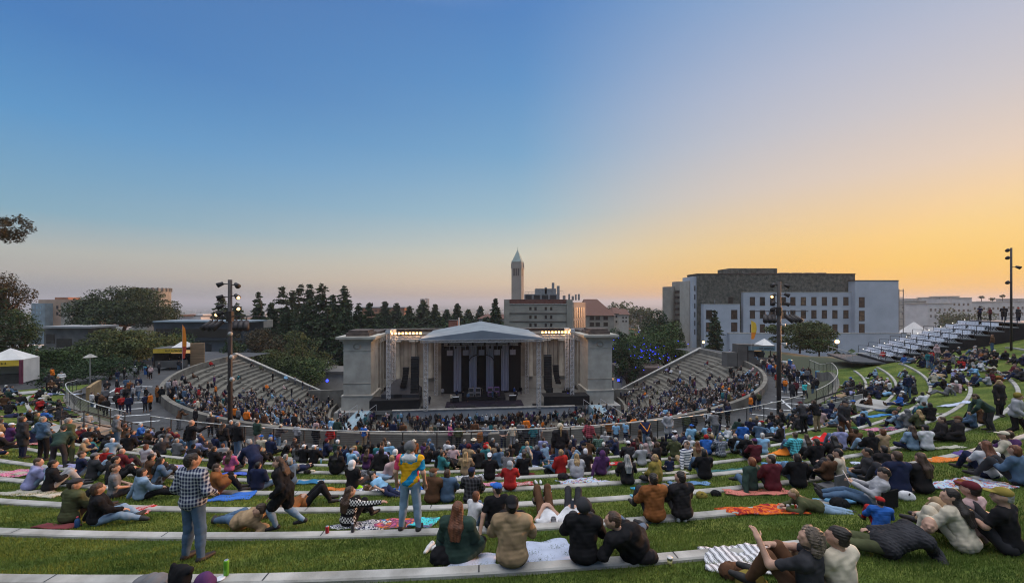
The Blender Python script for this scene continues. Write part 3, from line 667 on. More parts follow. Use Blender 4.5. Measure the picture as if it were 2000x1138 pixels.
x, y, z = at(1975, 693, 36); pole(x, y, z-.2, 106/F*36, .17, 'tall dark pole standing at the top of the bleachers against the sunset', [(.2, -1), (.9, -1), (1.8, 1), (3.2, -1)], False)

# ---------------------------------------------------------------- bleachers with folding chairs
er = np.array([.925, -.38]); et = np.array([-.38, -.925])
def bp(r, t, z): p = np.array([46.4, 49.7])+er*(r-R0)+et*t; return (p[0], p[1], z)        # t>0 towards the lawn
NR = 9; R0 = 52.3; DR = 1.13; Z0 = -6.95; DZ = .47; TW = 3.7
ble = empty('bleacher', (0, 0, 0)); tag(ble, 'raised temporary bleacher with black skirt and white chairs right of the lawn', 'bleacher')
mb = MB(); M_skirt = mat('black_skirt', (.016, .014, .018), .9, .25, 1.2, .5, 5); M_deckb = mat('bleacher_deck', (.16, .17, .19), .6, .15, 2)
for i in range(NR+2):
    r0 = R0+DR*i; r1 = r0+DR if i < NR+1 else r0+6; z = Z0+DZ*i; c = [bp(r0, -TW, 0)[:2], bp(r1, -TW, 0)[:2], bp(r1, TW, 0)[:2], bp(r0, TW, 0)[:2]]
    mb.prism(c, z-.12, z)
mb.build('deck', M_deckb, ble)
mb = MB()
for s in (1, -1):
    for i in range(NR+2):
        r0 = R0+DR*i; r1 = r0+DR if i < NR+1 else r0+6; z = Z0+DZ*i-.12; c = [bp(r0, s*(TW-.06), 0)[:2], bp(r1, s*(TW-.06), 0)[:2], bp(r1, s*(TW-.0), 0)[:2], bp(r0, s*(TW-.0), 0)[:2]]
        mb.prism(c, -11.5, z)
mb.prism([bp(R0, -TW, 0)[:2], bp(R0+.06, -TW, 0)[:2], bp(R0+.06, TW, 0)[:2], bp(R0, TW, 0)[:2]], -11.5, Z0-.14)
mb.build('skirt', M_skirt, ble)
for s in (1, -1, 0):
    for i in range(NR+1):
        r0 = R0+DR*i; z = Z0+DZ*i; t = TW*.98*s if s else -.2; a, b = bp(r0+.05, t, z), bp(r0+DR-.1, t, z); mb = MB(); hh = 1.0 if s else .75
        for q in (a, b): mb.tube(q, (q[0], q[1], q[2]+hh), .028, n=5)
        mb.tube((a[0], a[1], a[2]+hh), (b[0], b[1], b[2]+hh), .028, n=5); mb.tube((a[0], a[1], a[2]+.45), (b[0], b[1], b[2]+.45), .018, n=5)
        mb.build('guard_rail', M_black, ble)
for i in range(NR+1):
    q = bp(R0+DR*i+.6, -TW+.05, Z0+DZ*i+.5); mb = MB(); mb.ico(q, .05); mb.build('step_light', M_bulbw, ble)
# front platform with rail
fp = empty('access_ramp', (0, 0, 0)); tag(fp, 'grey access platform with steel rail at the foot of the bleacher', 'platform')
mb = MB(); mb.prism([bp(R0-3.3, -TW-.4, 0)[:2], bp(R0-.02, -TW-.4, 0)[:2], bp(R0-.02, TW+.2, 0)[:2], bp(R0-3.3, TW+.2, 0)[:2]], -7.5, -7.3); mb.build('deck', mat('platform_dark', (.05, .055, .065), .7, .2, 2), fp)
mb = MB()
for t in np.linspace(-TW-.3, TW+.1, 6): q = bp(R0-3.2, t, -7.3); mb.tube(q, (q[0], q[1], q[2]+1.05), .03, n=5)
mb.tube(bp(R0-3.2, -TW-.3, -6.25), bp(R0-3.2, TW+.1, -6.25), .035, n=6); mb.tube(bp(R0-3.2, TW+.1, -6.25), bp(R0, TW+.1, -6.25), .035, n=6); mb.build('rail', M_rail, fp)
# chairs
M_chair = mat('white_chair', (.60, .63, .70), .5, .06, 6)
def chair_mesh():
    mb = MB()
    mb.box((0, 0, .43), (.44, .42, .035)); mb.build
    for x in (-.2, .2):
        mb.tube((x, -.22, .0), (x, .2, .82), .014, n=4); mb.tube((x, .22, 0), (x, -.18, .44), .014, n=4)
    mb.box((0, .21, .68), (.46, .03, .36)); return mb
first = None; cnt = 0; ang = math.atan2(-er[0], er[1])
for i in range(NR):
    for k in range(12):
        t = TW-.75-.51*k-(.5 if k > 4 else 0)
        if t < -TW+.4: continue
        q = bp(R0+DR*i+.75, t, Z0+DZ*i)
        if first is None:
            first = chair_mesh().build('folding_chair', M_chair); o = first
        else:
            o = first.copy(); COL.objects.link(o)
        T(o, q, ang); cnt += 1
        tag(o, 'white folding chair in a straight row on the black-skirted bleacher', 'chair', 'white folding chairs on the bleacher')
# ---------------------------------------------------------------- trees
def leaf_mat(name, a, b, rough=.75):
    m, t, p = newmat(name); L = t.links.new; g = t.nodes.new('ShaderNodeNewGeometry'); tcn = t.nodes.new('ShaderNodeTexCoord')
    n = t.nodes.new('ShaderNodeTexNoise'); n.inputs['Scale'].default_value = .6; n.inputs['Detail'].default_value = 3; L(tcn.outputs['Object'], n.inputs['Vector'])
    ad = t.nodes.new('ShaderNodeMath'); ad.operation = 'ADD'; mu = t.nodes.new('ShaderNodeMath'); mu.operation = 'MULTIPLY'; mu.inputs[1].default_value = .5
    L(g.outputs['Random Per Island'], mu.inputs[0]); L(mu.outputs[0], ad.inputs[0]); L(n.outputs[0], ad.inputs[1])
    r = t.nodes.new('ShaderNodeValToRGB'); e = r.color_ramp.elements; e[0].position = .45; e[0].color = (*a, 1); e[1].position = 1.0; e[1].color = (*b, 1)
    L(ad.outputs[0], r.inputs[0]); L(r.outputs[0], p.inputs['Base Color']); p.inputs['Roughness'].default_value = rough; p.inputs['Specular IOR Level'].default_value = .15
    MATS[name] = m; return m
LF = {'dark': leaf_mat('needles_dark', (.014, .030, .014), (.050, .082, .034)),
      'pine': leaf_mat('pine_needles', (.018, .032, .014), (.056, .076, .032)),
      'olive': leaf_mat('olive_leaves', (.026, .040, .015), (.090, .112, .042)),
      'green': leaf_mat('green_leaves', (.020, .042, .015), (.075, .115, .038)),
      'rust': leaf_mat('brownish_leaves', (.022, .022, .012), (.070, .056, .030)),
      'bush': leaf_mat('bush_leaves', (.016, .032, .010), (.060, .095, .028))}
M_bark = mat('bark', (.085, .060, .042), .95, .3, 2.5, .8, 9)
def cards(C, S, rng, flat=0.0, stretch=1.5):
    """leaf faces (small bent quads) centred at C (n,3) with half size S (n,)"""
    n = len(C); a = rng.normal(size=(n, 3)); a[:, 2] *= (1-flat); a /= np.linalg.norm(a, axis=1)[:, None]
    b = rng.normal(size=(n, 3)); b -= a*(a*b).sum(1)[:, None]; b /= np.linalg.norm(b, axis=1)[:, None]
    S = S[:, None]; V = np.stack([C-a*S*stretch, C-b*S*.7, C+a*S*stretch, C+b*S*.7], 1).reshape(-1, 3)
    return V, np.arange(4*n, dtype=np.int32).reshape(n, 4)
def limb(mb, a, b, r0, r1, rnd, k=3):
    a = Vector(a); b = Vector(b); pts = [a]
    for i in range(1, k+1):
        t = i/k; p = a.lerp(b, t); L_ = (b-a).length
        if i < k: p += Vector((rnd.uniform(-1, 1), rnd.uniform(-1, 1), rnd.uniform(-.3, .3)))*L_*.07
        pts.append(p)
    for i in range(k): mb.tube(pts[i], pts[i+1], r0+(r1-r0)*i/k, r0+(r1-r0)*(i+1)/k, n=7)
TREEC = {}
def broad(name, px, ptop, d, wpx, base_z=None, leaf='green', shape='round', label='', group=None, seed=1, n=5200, ls=None, crown_frac=.72, squash=1.0):
    x = (px-1000)/F*d; zt = (HZ-ptop)/F*d; zb = site_z(x, d) if base_z is None else base_z; Hh = zt-zb; Rr = wpx/2/F*d
    rng = np.random.default_rng(seed); rnd = random.Random(seed); root = empty(name, (x, d, zb)); tag(root, label, 'tree' if 'bush' not in name else 'bush', group)
    ch = Hh*crown_frac; c0 = Hh-ch/2; ls = ls or max(.12, d/384*1.2)
    mb = MB(); tr = max(.16, Hh*.028); limb(mb, (0, 0, -.4), (rnd.uniform(-.3, .3), rnd.uniform(-.3, .3), c0), tr, tr*.5, rnd, 4)
    K = 30 if shape != 'umbrella' else 64; cl = []
    for i in range(K):
        while True:
            p = rng.uniform(-1, 1, 3)
            if p @ p <= 1: break
        if shape == 'umbrella':
            p[2] = abs(p[2])**.5*(1-.45*(p[0]**2+p[1]**2)); q = np.array([p[0]*Rr*.88, p[1]*Rr*.88, Hh-ch+p[2]*ch]); cr = Rr*rnd.uniform(.16, .28)
            rad = np.array([cr*1.25, cr*1.25, cr*.6])
        else:
            p = p/np.sqrt(p @ p)*rnd.uniform(.35, .78); q = np.array([p[0]*Rr, p[1]*Rr, c0+p[2]*ch/2*squash]); cr = rnd.uniform(.22, .42); rad = np.array([Rr*cr, Rr*cr, ch/2*cr*.85])
        cl.append((q, rad))
    for q, rad in cl[:14]: limb(mb, (0, 0, max(Hh*.18, c0-ch*.42)), q*np.array([.9, .9, 1])-np.array([0, 0, rad[2]*.3]), tr*.42, tr*.10, rnd, 3)
    mb.build('trunk', M_bark, root, True)
    P = []; per = n//K
    for q, rad in cl:
        u = rng.normal(size=(per, 3)); u /= np.linalg.norm(u, axis=1)[:, None]; rr_ = rng.uniform(.45, 1.08, per)[:, None]**.5
        P.append(q+u*rr_*rad)
    P = np.concatenate(P); 
    V, Fc = cards(P, rng.uniform(.55, 1.25, len(P))*ls*.62, rng, .2)
    obj_np('crown', V, Fc, LF[leaf], root); return root
def conifer(name, px, ptop, d, wpx, base_z=None, leaf='dark', label='', group=None, seed=1, sparse=1.0, low=.12, ls=None, n=None):
    x = (px-1000)/F*d; zt = (HZ-ptop)/F*d; zb = site_z(x, d) if base_z is None else base_z; Hh = zt-zb; Rr = wpx/2/F*d
    rng = np.random.default_rng(seed); rnd = random.Random(seed); root = empty(name, (x, d, zb)); tag(root, label, 'tree', group)
    mb = MB(); tr = Hh*.017+.08; limb(mb, (0, 0, -.4), (rnd.uniform(-.2, .2), 0, Hh*.985), tr, .03, rnd, 5); P = []; S = []
    ls = ls or max(.12, d/384*1.75); nw = int(22+Hh*.9); 
    for i in range(nw):
        t = low+(1-low)*(i+rnd.random()*.6)/nw; 
        if rnd.random() > .25+.75*sparse and t < .85: continue
        R_ = Rr*(1-t)**.72*rnd.uniform(.75, 1.25)+.10*Rr; nb = 5 if t < .85 else 3; a0 = rnd.uniform(0, 6.28)
        for k in range(nb):
            a = a0+6.283*k/nb+rnd.uniform(-.4, .4); L_ = R_*rnd.uniform(.55, 1.15); drop = L_*rnd.uniform(.05, .42); z = t*Hh
            e = np.array([math.cos(a)*L_, math.sin(a)*L_, z-drop]); b = np.array([0, 0, z])
            if L_ > .6: mb.tube(b, e, .04+tr*.10, .02, n=4)
            m = max(6, int(66*L_/max(Rr, .1)*(.6+.4*sparse))); tt = rng.uniform(.12, 1.0, m)[:, None]
            q = b+(e-b)*tt+rng.normal(size=(m, 3))*np.array([.13, .13, .05])*L_*(1.1-.6*tt)+np.array([0, 0, -.05*L_]); P.append(q); S.append(np.full(m, ls*.60)*rng.uniform(.6, 1.3, m))
    mb.build('trunk', M_bark, root, True); P = np.concatenate(P); S = np.concatenate(S)
    V, Fc = cards(P, S, rng, .45, 1.7); obj_np('crown', V, Fc, LF[leaf], root); return root

# left edge
conifer('pine_tree', -30, 528, 46, 150, -10.3, 'pine', 'dark pine at the far left edge behind the reddish tree', seed=11, sparse=.8)
rt = empty('pine_branch_tree', at(-70, 700, 42)); tag(rt, 'tall pine at the left edge whose single high tuft hangs in the sky', 'tree'); rt.location = (0, 0, 0)
rng = np.random.default_rng(4); c = np.array(at(12, 446, 42)); mb = MB(); limb(mb, at(-90, 760, 42), at(-80, 400, 42), .35, .2, random.Random(2), 4); limb(mb, at(-80, 440, 42), at(30, 440, 42), .12, .03, random.Random(3), 4); mb.build('trunk', M_bark, rt, True)
P = []
for k in range(16):
    q = c+np.array([rng.uniform(-1.6, 1.5), rng.uniform(-1.2, 1.2), rng.uniform(-1.4, 1.3)])*np.array([1, 1, .85]); u = rng.normal(size=(150, 3)); u /= np.linalg.norm(u, axis=1)[:, None]; P.append(q+u*rng.uniform(.2, .62, 150)[:, None])
P = np.concatenate(P); V, Fc = cards(P, rng.uniform(.04, .11, len(P)), rng, .2); obj_np('crown', V, Fc, LF['rust'], rt)
broad('broadleaf_tree', 8, 525, 56, 95, -10.3, 'rust', 'round', 'reddish-brown tree lit by sunset at the far left edge', seed=3, n=5200, crown_frac=.5)
broad('cypress_tree', 38, 588, 54, 88, -10.3, 'dark', 'round', 'dark green dense tree beside the reddish tree behind the white tent', seed=5, n=6000, crown_frac=.9)
broad('cypress_tree', -20, 560, 58, 130, -10.3, 'dark', 'round', 'large dark tree cut by the left edge behind the white tent', seed=6, n=4500, crown_frac=.9)
for k, (px, pt, d, w_, lf, lb) in enumerate(((40, 672, 50, 120, 'bush', 'low bright green bush just behind the white tent'), (105, 678, 52, 110, 'bush', 'dense green bush right of the white tent'), (160, 668, 58, 130, 'green', 'mid-green bush behind the mushroom-shaped lamp'), (215, 650, 60, 130, 'olive', 'olive shrub between the grey flat-roofed building and the umbrella pine'), (130, 700, 46, 120, 'dark', 'low dark shrub behind the man in the orange jacket'), (215, 690, 50, 120, 'dark', 'dark shrub beneath the olive-green oak'))):
    broad('bush', px, pt, d, w_, -10.3, lf, 'round', lb, 'bushes at the left end of the concourse', 20+k, 3800, crown_frac=.98)
broad('umbrella_pine', 250, 562, 118, 175, None, 'pine', 'umbrella', 'broad flat-topped pine spreading in front of the round-topped building', seed=31, n=26000, crown_frac=.5)
broad('oak_tree', 270, 634, 64, 150, -10.3, 'olive', 'round', 'wide olive-green oak behind the yellow-signed food stand', seed=32, n=13000, crown_frac=.9)
broad('oak_tree', 345, 640, 82, 70, None, 'green', 'round', 'small green tree between the oak and the long dark building', seed=33, n=3500, crown_frac=.9)
broad('garden_tree', 455, 650, 78, 50, None, 'dark', 'round', 'small dark tree behind the left pole', seed=34, n=2500, crown_frac=.9)
broad('broadleaf_tree', 520, 628, 92, 110, None, 'rust', 'round', 'brownish leafy tree behind the top of the left end wall', seed=35, n=6500, crown_frac=.85)
broad('broadleaf_tree', 572, 645, 84, 150, None, 'olive', 'round', 'big rounded olive tree below the tall conifers left of the stage house', seed=36, n=14000, crown_frac=.9)
broad('broadleaf_tree', 610, 690, 80, 90, None, 'green', 'round', 'low green tree with blue lights at its foot left of the stage house', seed=37, n=4000, crown_frac=.9)
LC = [(433, 578, 150, 60, .6), (463, 592, 145, 50, 1), (505, 569, 118, 40, 1), (530, 590, 125, 40, .9), (551, 558, 128, 56, .35), (572, 566, 132, 44, .6), (587, 554, 126, 46, .45), (605, 553, 122, 46, 1), (628, 552, 120, 62, .9), (650, 574, 118, 50, 1), (672, 557, 116, 54, 1.1), (560, 596, 112, 60, 1), (598, 592, 110, 66, 1.1), (640, 600, 108, 70, 1.1), (675, 600, 106, 60, 1.1), (700, 592, 122, 44, 1), (722, 590, 140, 40, .9)]
nm = ['a spire-thin crown', 'a narrow pointed crown', 'a broad drooping crown', 'sparse whorled branches', 'a dense black-green crown']
for k, (px, pt, d, w_, sp) in enumerate(LC):
    kind = nm[3] if sp < .7 else (nm[4] if w_ > 58 else (nm[2] if w_ > 48 else (nm[0] if w_ < 42 else nm[1])))
    where = 'behind the left pole' if px < 480 else ('left end of the row' if px < 540 else ('mid-row' if px < 640 else ('right end of the row' if px < 690 else 'above the left stage pier')))
    conifer('conifer_tree', px, pt, d, w_*1.3, None, 'dark' if sp > .7 else 'pine', ('tallest ' if pt < 556 else ('low ' if pt > 590 else 'tall '))+'conifer with '+kind+' '+where, 'conifers left of the stage house', 60+k, sp)
ML = [(752, 588, 165, 38, 'dark'), (775, 592, 170, 36, 'pine'), (800, 597, 160, 40, 'dark'), (826, 586, 175, 44, 'pine'), (850, 594, 170, 34, 'pine'), (872, 604, 160, 40, 'dark'), (893, 592, 185, 34, 'pine'), (915, 604, 190, 40, 'pine'), (938, 598, 200, 30, 'pine'), (968, 582, 150, 30, 'dark'), (740, 612, 150, 60, 'dark'), (790, 618, 145, 70, 'dark'), (860, 618, 150, 80, 'dark'), (910, 622, 150, 60, 'dark'), (950, 618, 160, 50, 'pine')]
for k, (px, pt, d, w_, lf) in enumerate(ML):
    sz = 'low wide' if pt > 610 else ('slim' if w_ < 36 else 'pointed')
    if px == 968: lb = 'dark lone pine beside the concrete hall left of its wall'
    else: lb = sz+(' dark' if lf == 'dark' else ' olive-tinted')+' conifer, '+('over the left floodlights' if px < 815 else ('over the canopy slope' if px < 880 else 'between the canopy peak and the concrete hall'))
    conifer('conifer_tree', px, pt, d, w_*1.35, None, lf, lb, 'conifers behind the stage house', 90+k, 1)
for k, (px, pt, d, w_, lf, lb) in enumerate(((1205, 640, 96, 60, 'dark', 'dark tree against the right pier of the stage house'), (1245, 632, 92, 110, 'green', 'wide green tree hung with blue lights right of the stage house'), (1300, 630, 100, 90, 'green', 'leafy tree left of the right seating wall'), (1285, 600, 125, 60, 'dark', 'dark tall tree rising behind the blue-lit trees'), (1318, 622, 118, 50, 'olive', 'olive tree at the foot of the curved grey tower block'), (1225, 655, 84, 70, 'dark', 'low dark tree with blue lights beside the parked cars'))):
    broad('broadleaf_tree', px, pt, d, w_, None, lf, 'round', lb, 'trees right of the stage house', 120+k, 5500, crown_frac=.88)
for k, (px, pt, d, w_, lf) in enumerate(((500, 606, 135, 70, 'dark'), (556, 612, 140, 90, 'green'), (612, 604, 136, 90, 'dark'), (664, 606, 132, 80, 'green'), (712, 606, 150, 80, 'dark'), (764, 608, 185, 90, 'green'), (822, 606, 195, 90, 'dark'), (880, 612, 195, 90, 'green'), (935, 612, 210, 80, 'dark'), (968, 620, 175, 60, 'green'))):
    broad('broadleaf_tree', px, pt, d, w_, None, lf, 'round', ('dark' if lf == 'dark' else 'green')+' round tree filling the gap between conifers, '+('first', 'second', 'third', 'fourth', 'fifth', 'sixth', 'seventh', 'eighth', 'ninth', 'tenth')[k]+' from the left', 'round trees between the conifers', 160+k, 4000, crown_frac=.92)
# blue fairy lights in those trees
o = MB(); rnd = random.Random(9)
for k in range(70):
    px = rnd.gauss(1268, 30); py = rnd.gauss(690, 18); o.ico(at(px, py, 84+rnd.uniform(-2, 2)), rnd.uniform(.04, .09), n=6)
tag(o.build('string_lights', M_blue), 'deep blue string lights wound through the trees right of the stage house', 'string lights')
conifer('conifer_tree', 1396, 604, 96, 46, None, 'dark', 'dark narrow conifer in front of the blue-grey annex windows', seed=131)
broad('broadleaf_tree', 1562, 620, 80, 125, -10.3, 'olive', 'round', 'round olive tree behind the right light pole', seed=132, n=14000, crown_frac=.95)
broad('broadleaf_tree', 1600, 650, 74, 60, -10.3, 'green', 'round', 'smaller green tree at the right side of the round olive tree', seed=133, n=3500, crown_frac=.95)
for k, (px, pt, d, w_) in enumerate(((1195, 586, 330, 36), (1222, 583, 340, 50), (1252, 592, 320, 40), (1268, 600, 300, 30), (1210, 600, 300, 50), (1850, 596, 250, 40), (1925, 600, 240, 90), (1880, 606, 200, 60))):
    broad('eucalyptus_tree', px, pt, d, w_, None, 'olive', 'round', ('hazy far eucalyptus beyond the red-roofed hall' if px < 1300 else 'hazy tree among the far white buildings behind the bleacher'), 'far hazy trees right of the stage house' if px < 1300 else 'far trees behind the bleacher', 140+k, 1800, crown_frac=.8)
for k, (px, pt) in enumerate(((1838, 582), (1917, 580), (1938, 584), (1958, 578))):
    x, y, z = at(px, pt, 330); rt = empty('palm_tree', (x, y, site_z(x, y))); tag(rt, 'tiny far palm on the skyline above the white buildings', 'palm', 'far palms on the right skyline'); hh = z-site_z(x, y)
    mb = MB(); mb.tube((0, 0, 0), (0, 0, hh), .3, .2, n=6); mb.build('trunk', M_bark, rt); rng = np.random.default_rng(k)
    u = rng.normal(size=(120, 3)); u /= np.linalg.norm(u, axis=1)[:, None]; V, Fc = cards(np.array([0, 0, hh])+u*np.array([2.0, 2, 1.3])*rng.uniform(.3, 1, 120)[:, None], np.full(120, .45), rng); obj_np('crown', V, Fc, LF['pine'], rt)
# ---------------------------------------------------------------- buildings beyond
def building(name, label, px, d, zb=None, group=None):
    x = (px-1000)/F*d; r_ = empty(name, (0, 0, 0)); tag(r_, label, 'building', group); return r_
def pbox(root, name, px0, px1, py0, py1, d, depth, m, z0=None, skew=0.0):
    """a block whose near face spans those photo columns / rows at distance d; py1 None = down to the ground"""
    if abs((px0+px1)/2-1000) > 200 and d < 260: depth = min(depth, 7)
    x0, x1 = (px0-1000)/F*d, (px1-1000)/F*d; z1 = (HZ-py0)/F*d; zz = site_z((x0+x1)/2, d)-1 if py1 is None else (HZ-py1)/F*d
    mb = MB(); mb.prism([(x0, d), (x1, d+skew), (x1, d+depth+skew), (x0, d+depth)], zz, z1); return mb.build(name, m, root)
WR = random.Random(4)
def windows(root, cols, rows, w_, h, d, frame_m, glass_m, name='window', proud=.06):
    for (px) in cols:
        for py in rows:
            x, y, z = at(px, py, d); W, H_ = w_/F*d, h/F*d
            mb = MB(); t = W*.10
            mb.box((x-W/2, d-proud/2, z), (t, proud, H_)); mb.box((x+W/2, d-proud/2, z), (t, proud, H_)); mb.box((x, d-proud/2, z+H_/2), (W+t, proud+.02, t)); mb.box((x, d-proud/2, z-H_/2), (W+t*1.6, proud+.06, t)); mb.box((x, d-proud/2, z+.02*H_), (W, proud*.6, t*.7))
            f = mb.build(name, frame_m, root); mb = MB(); mb.box((x, d-.008, z), (W*.98, .012, H_*.98)); mb.build('pane', glass_m if glass_m is not G_warm else WR.choice((G_warm, G_warm, G_warm, G_dark, G_lit)), f)
G_dark = glass_win('window_glass_dark', (.020, .016, .014), .25)
G_warm = mat('window_glass_brown', (.085, .052, .035), .3, .5, 1.2, c2=(.035, .022, .018))
G_lit = mat('window_glass_lighter', (.16, .10, .055), .3, .5, 1.5, c2=(.07, .045, .035))
G_blue = mat('window_glass_sky', (.25, .38, .48), .15, .1, 1)
M_frame = mat('window_frame_dark', (.05, .035, .03), .7, .1, 3)
M_blueg = mat('bluegrey_render', (.40, .43, .49), .9, .08, .25, .1, 6, c2=(.34, .37, .425))
M_fieldst = mat('dark_fieldstone', (.115, .11, .095), .95, .4, 1.1, .8, 2.4, c2=(.04, .045, .04), detail=12, dist=.2)
M_beige = mat('beige_concrete', (.27, .255, .22), .9, .15, .3, .15, 4, c2=(.21, .20, .175))
M_red = mat('red_parapet', (.12, .045, .035), .85, .2, 1)
M_tile = mat('red_tile_roof', (.13, .065, .05), .9, .2, 2, .5, 5)
M_cream = mat('cream_wall', (.38, .35, .31), .9, .1, .5)
M_white = mat('white_far_wall', (.52, .50, .49), .9, .1, .2)
M_greyb = mat('grey_concrete_block', (.115, .11, .105), .9, .2, .6, .2, 5)
M_metal = mat('rooftop_metal', (.22, .23, .24), .6, .2, 1, metal=.3)
M_brick = mat('orange_brick', (.28, .13, .07), .9, .2, .5)
# big dark stone block with pale annexes, right
D = 122
b = building('stone_block', 'long dark fieldstone building with pale blue-grey annexes and rows of brown windows', 1500, D)
pbox(b, 'wall', 1362, 1670, 535, None, D, 26, M_fieldst); pbox(b, 'roof_edge', 1361, 1671, 534, 536, D-.1, 26.2, M_frame)
pbox(b, 'upper_storey', 1424, 1518, 524, 534.5, D+3, 20, M_fieldst); pbox(b, 'upper_storey', 1518, 1621, 534, 535.5, D+3, 20, M_fieldst)
for i in range(4): pbox(b, 'rooftop_unit', 1524+24*i, 1542+24*i, 532.5, 535, D+5, 5, M_metal)
pbox(b, 'stair_tower', 1670.5, 1755, 548, None, D-2.5, 28, M_blueg); pbox(b, 'roof_edge', 1669.5, 1756, 547, 548.3, D-2.6, 28.2, M_frame)
pbox(b, 'side_facade', 1346, 1361.5, 548, None, D+2, 22, M_cream); pbox(b, 'corner_pier', 1352, 1362, 540, None, D+.5, 20, M_blueg)
windows(b, [1349.5], [563+17*i for i in range(6)], 1.6, 10, D+2, M_frame, G_dark); windows(b, [1357], [563+17*i for i in range(6)], 1.8, 10, D+.5, M_frame, G_dark)
pbox(b, 'annex', 1452, 1667, 571, 652, D-1.2, 1.4, M_blueg); pbox(b, 'annex_coping', 1451.5, 1667.5, 570, 571.2, D-1.25, 1.5, M_kerb)
pbox(b, 'annex', 1375, 1445, 594, 690, D-2, 2.2, M_blueg); pbox(b, 'annex_coping', 1374.5, 1445.5, 593.2, 594.3, D-2.05, 2.3, M_kerb)
pbox(b, 'base_storey', 1425, 1770, 651, None, D-3, 3.5, M_blueg); pbox(b, 'base_coping', 1424, 1771, 650, 651.6, D-3.05, 3.6, M_kerb)
cols = [1469.5, 1489, 1509, 1530, 1548.5, 1569, 1589.5, 1610, 1630.5, 1652]
windows(b, cols, [588, 613.5, 641], 9, 15.5, D-1.2, M_frame, G_warm); windows(b, [1683], [590, 616.5, 642], 10, 19, D-2.5, M_frame, G_warm)
windows(b, [1385, 1434], [614, 638.5], 11, 17, D-2, M_frame, G_warm); windows(b, [1427], [586], 9, 12, D, M_frame, G_dark)
mb = MB(); x, y, z = at(1760, 600, D+4); 
for i in range(6): mb.box((x, y, z-6+2.3*i), (1.4, .3, .25))
mb.tube((x-.7, y, z-12), (x-.7, y, z+6), .12); mb.tube((x+.7, y, z-12), (x+.7, y, z+6), .12); mb.build('fire_escape', M_metal, b)
mb = MB(); mb.tube(at(1396, 594, D-10), at(1396, 586, D-10), .12); mb.build('flue', M_metal, b)
# round-cornered tower block behind
D = 175
b = building('tower_block', 'grey curved concrete tower block with small windows left of the stone building', 1330, D)
for (px0, px1, pt) in ((1304, 1326, 561), (1323, 1347, 551)):
    xa, xb = (px0-1000)/F*D, (px1-1000)/F*D; r = (xb-xa)/2; mb = MB(); pts = [((xa+xb)/2+r*math.cos(t), D+8+r*1.2*math.sin(t)-r) for t in np.linspace(0, 2*math.pi, 20, endpoint=False)]
    mb.prism(pts, -30, (HZ-pt)/F*D); mb.build('tower', M_beige, b); mb = MB(); mb.prism([((p[0]-(xa+xb)/2)*.99+(xa+xb)/2, p[1]) for p in pts], (HZ-pt)/F*D, (HZ-pt)/F*D+.4); mb.build('roof', M_metal, b)
windows(b, [1320, 1339], [570+11*i for i in range(6)], 4, 4.4, D+2.4, M_frame, G_dark, proud=3.0)
# bell tower
D = 410
b = building('bell_tower', 'tall slim stone bell tower with a pointed spire and corner pinnacles', 1011, D)
x, _, _ = at(1011, 500, D); zz = lambda py: (HZ-py)/F*D; S = 5.35; ca = R(-16); M_tow = mat('granite', (.23, .22, .195), .9, .1, .1, c2=(.18, .17, .155)); M_spire = mat('spire_lead', (.22, .30, .29), .7, .1, .2)
mb = MB(); mb.box((x, D, (zz(524)+(-60))/2), (2*S, 2*S, zz(524)+60), ca); mb.build('shaft', M_tow, b)
mb = MB(); mb.box((x, D, zz(523.5)), (2*S+1.2, 2*S+1.2, .9), ca); mb.build('cornice', M_tow, b)
mb = MB(); mb.box((x, D, (zz(523.3)+zz(512))/2), (1.8*S, 1.8*S, zz(512)-zz(523.3)), ca); mb.build('upper_stage', M_tow, b)
mb = MB(); z0 = zz(512); z1 = zz(487); q = 1.55*S/2*1.25; c_, s_ = math.cos(ca), math.sin(ca)
mb.add([(x+(i*c_-j*s_)*q, D+(i*s_+j*c_)*q, z0) for (i, j) in ((-1, -1), (1, -1), (1, 1), (-1, 1))]+[(x, D, z1)], [(3, 2, 1, 0), (0, 1, 4), (1, 2, 4), (2, 3, 4), (3, 0, 4)]); mb.tube((x, D, z1-1), (x, D, z1+2.6), .25, .1); mb.build('spire', M_spire, b)
for (i, j) in ((-1, -1), (1, -1), (1, 1), (-1, 1)):
    q = S*.93; cx_, cy_ = x+(i*c_-j*s_)*q, D+(i*s_+j*c_)*q; mb = MB(); mb.tube((cx_, cy_, zz(523)), (cx_, cy_, zz(517)), 1.1, 1.0, n=6); mb.tube((cx_, cy_, zz(517)), (cx_, cy_, zz(509.5)), 1.0, .1, n=6); mb.build('pinnacle', M_tow, b)
for f in range(2):
    a_ = ca+f*math.pi/2
    for k in (-1, 0, 1):
        px_, py_ = k*2.4, -(S+.05); mb = MB(); mb.box((x+px_*math.cos(a_)-py_*math.sin(a_), D+px_*math.sin(a_)+py_*math.cos(a_), zz(532)), (1.6, .25, 7.6), a_); mb.build('belfry_opening', M_black, b)
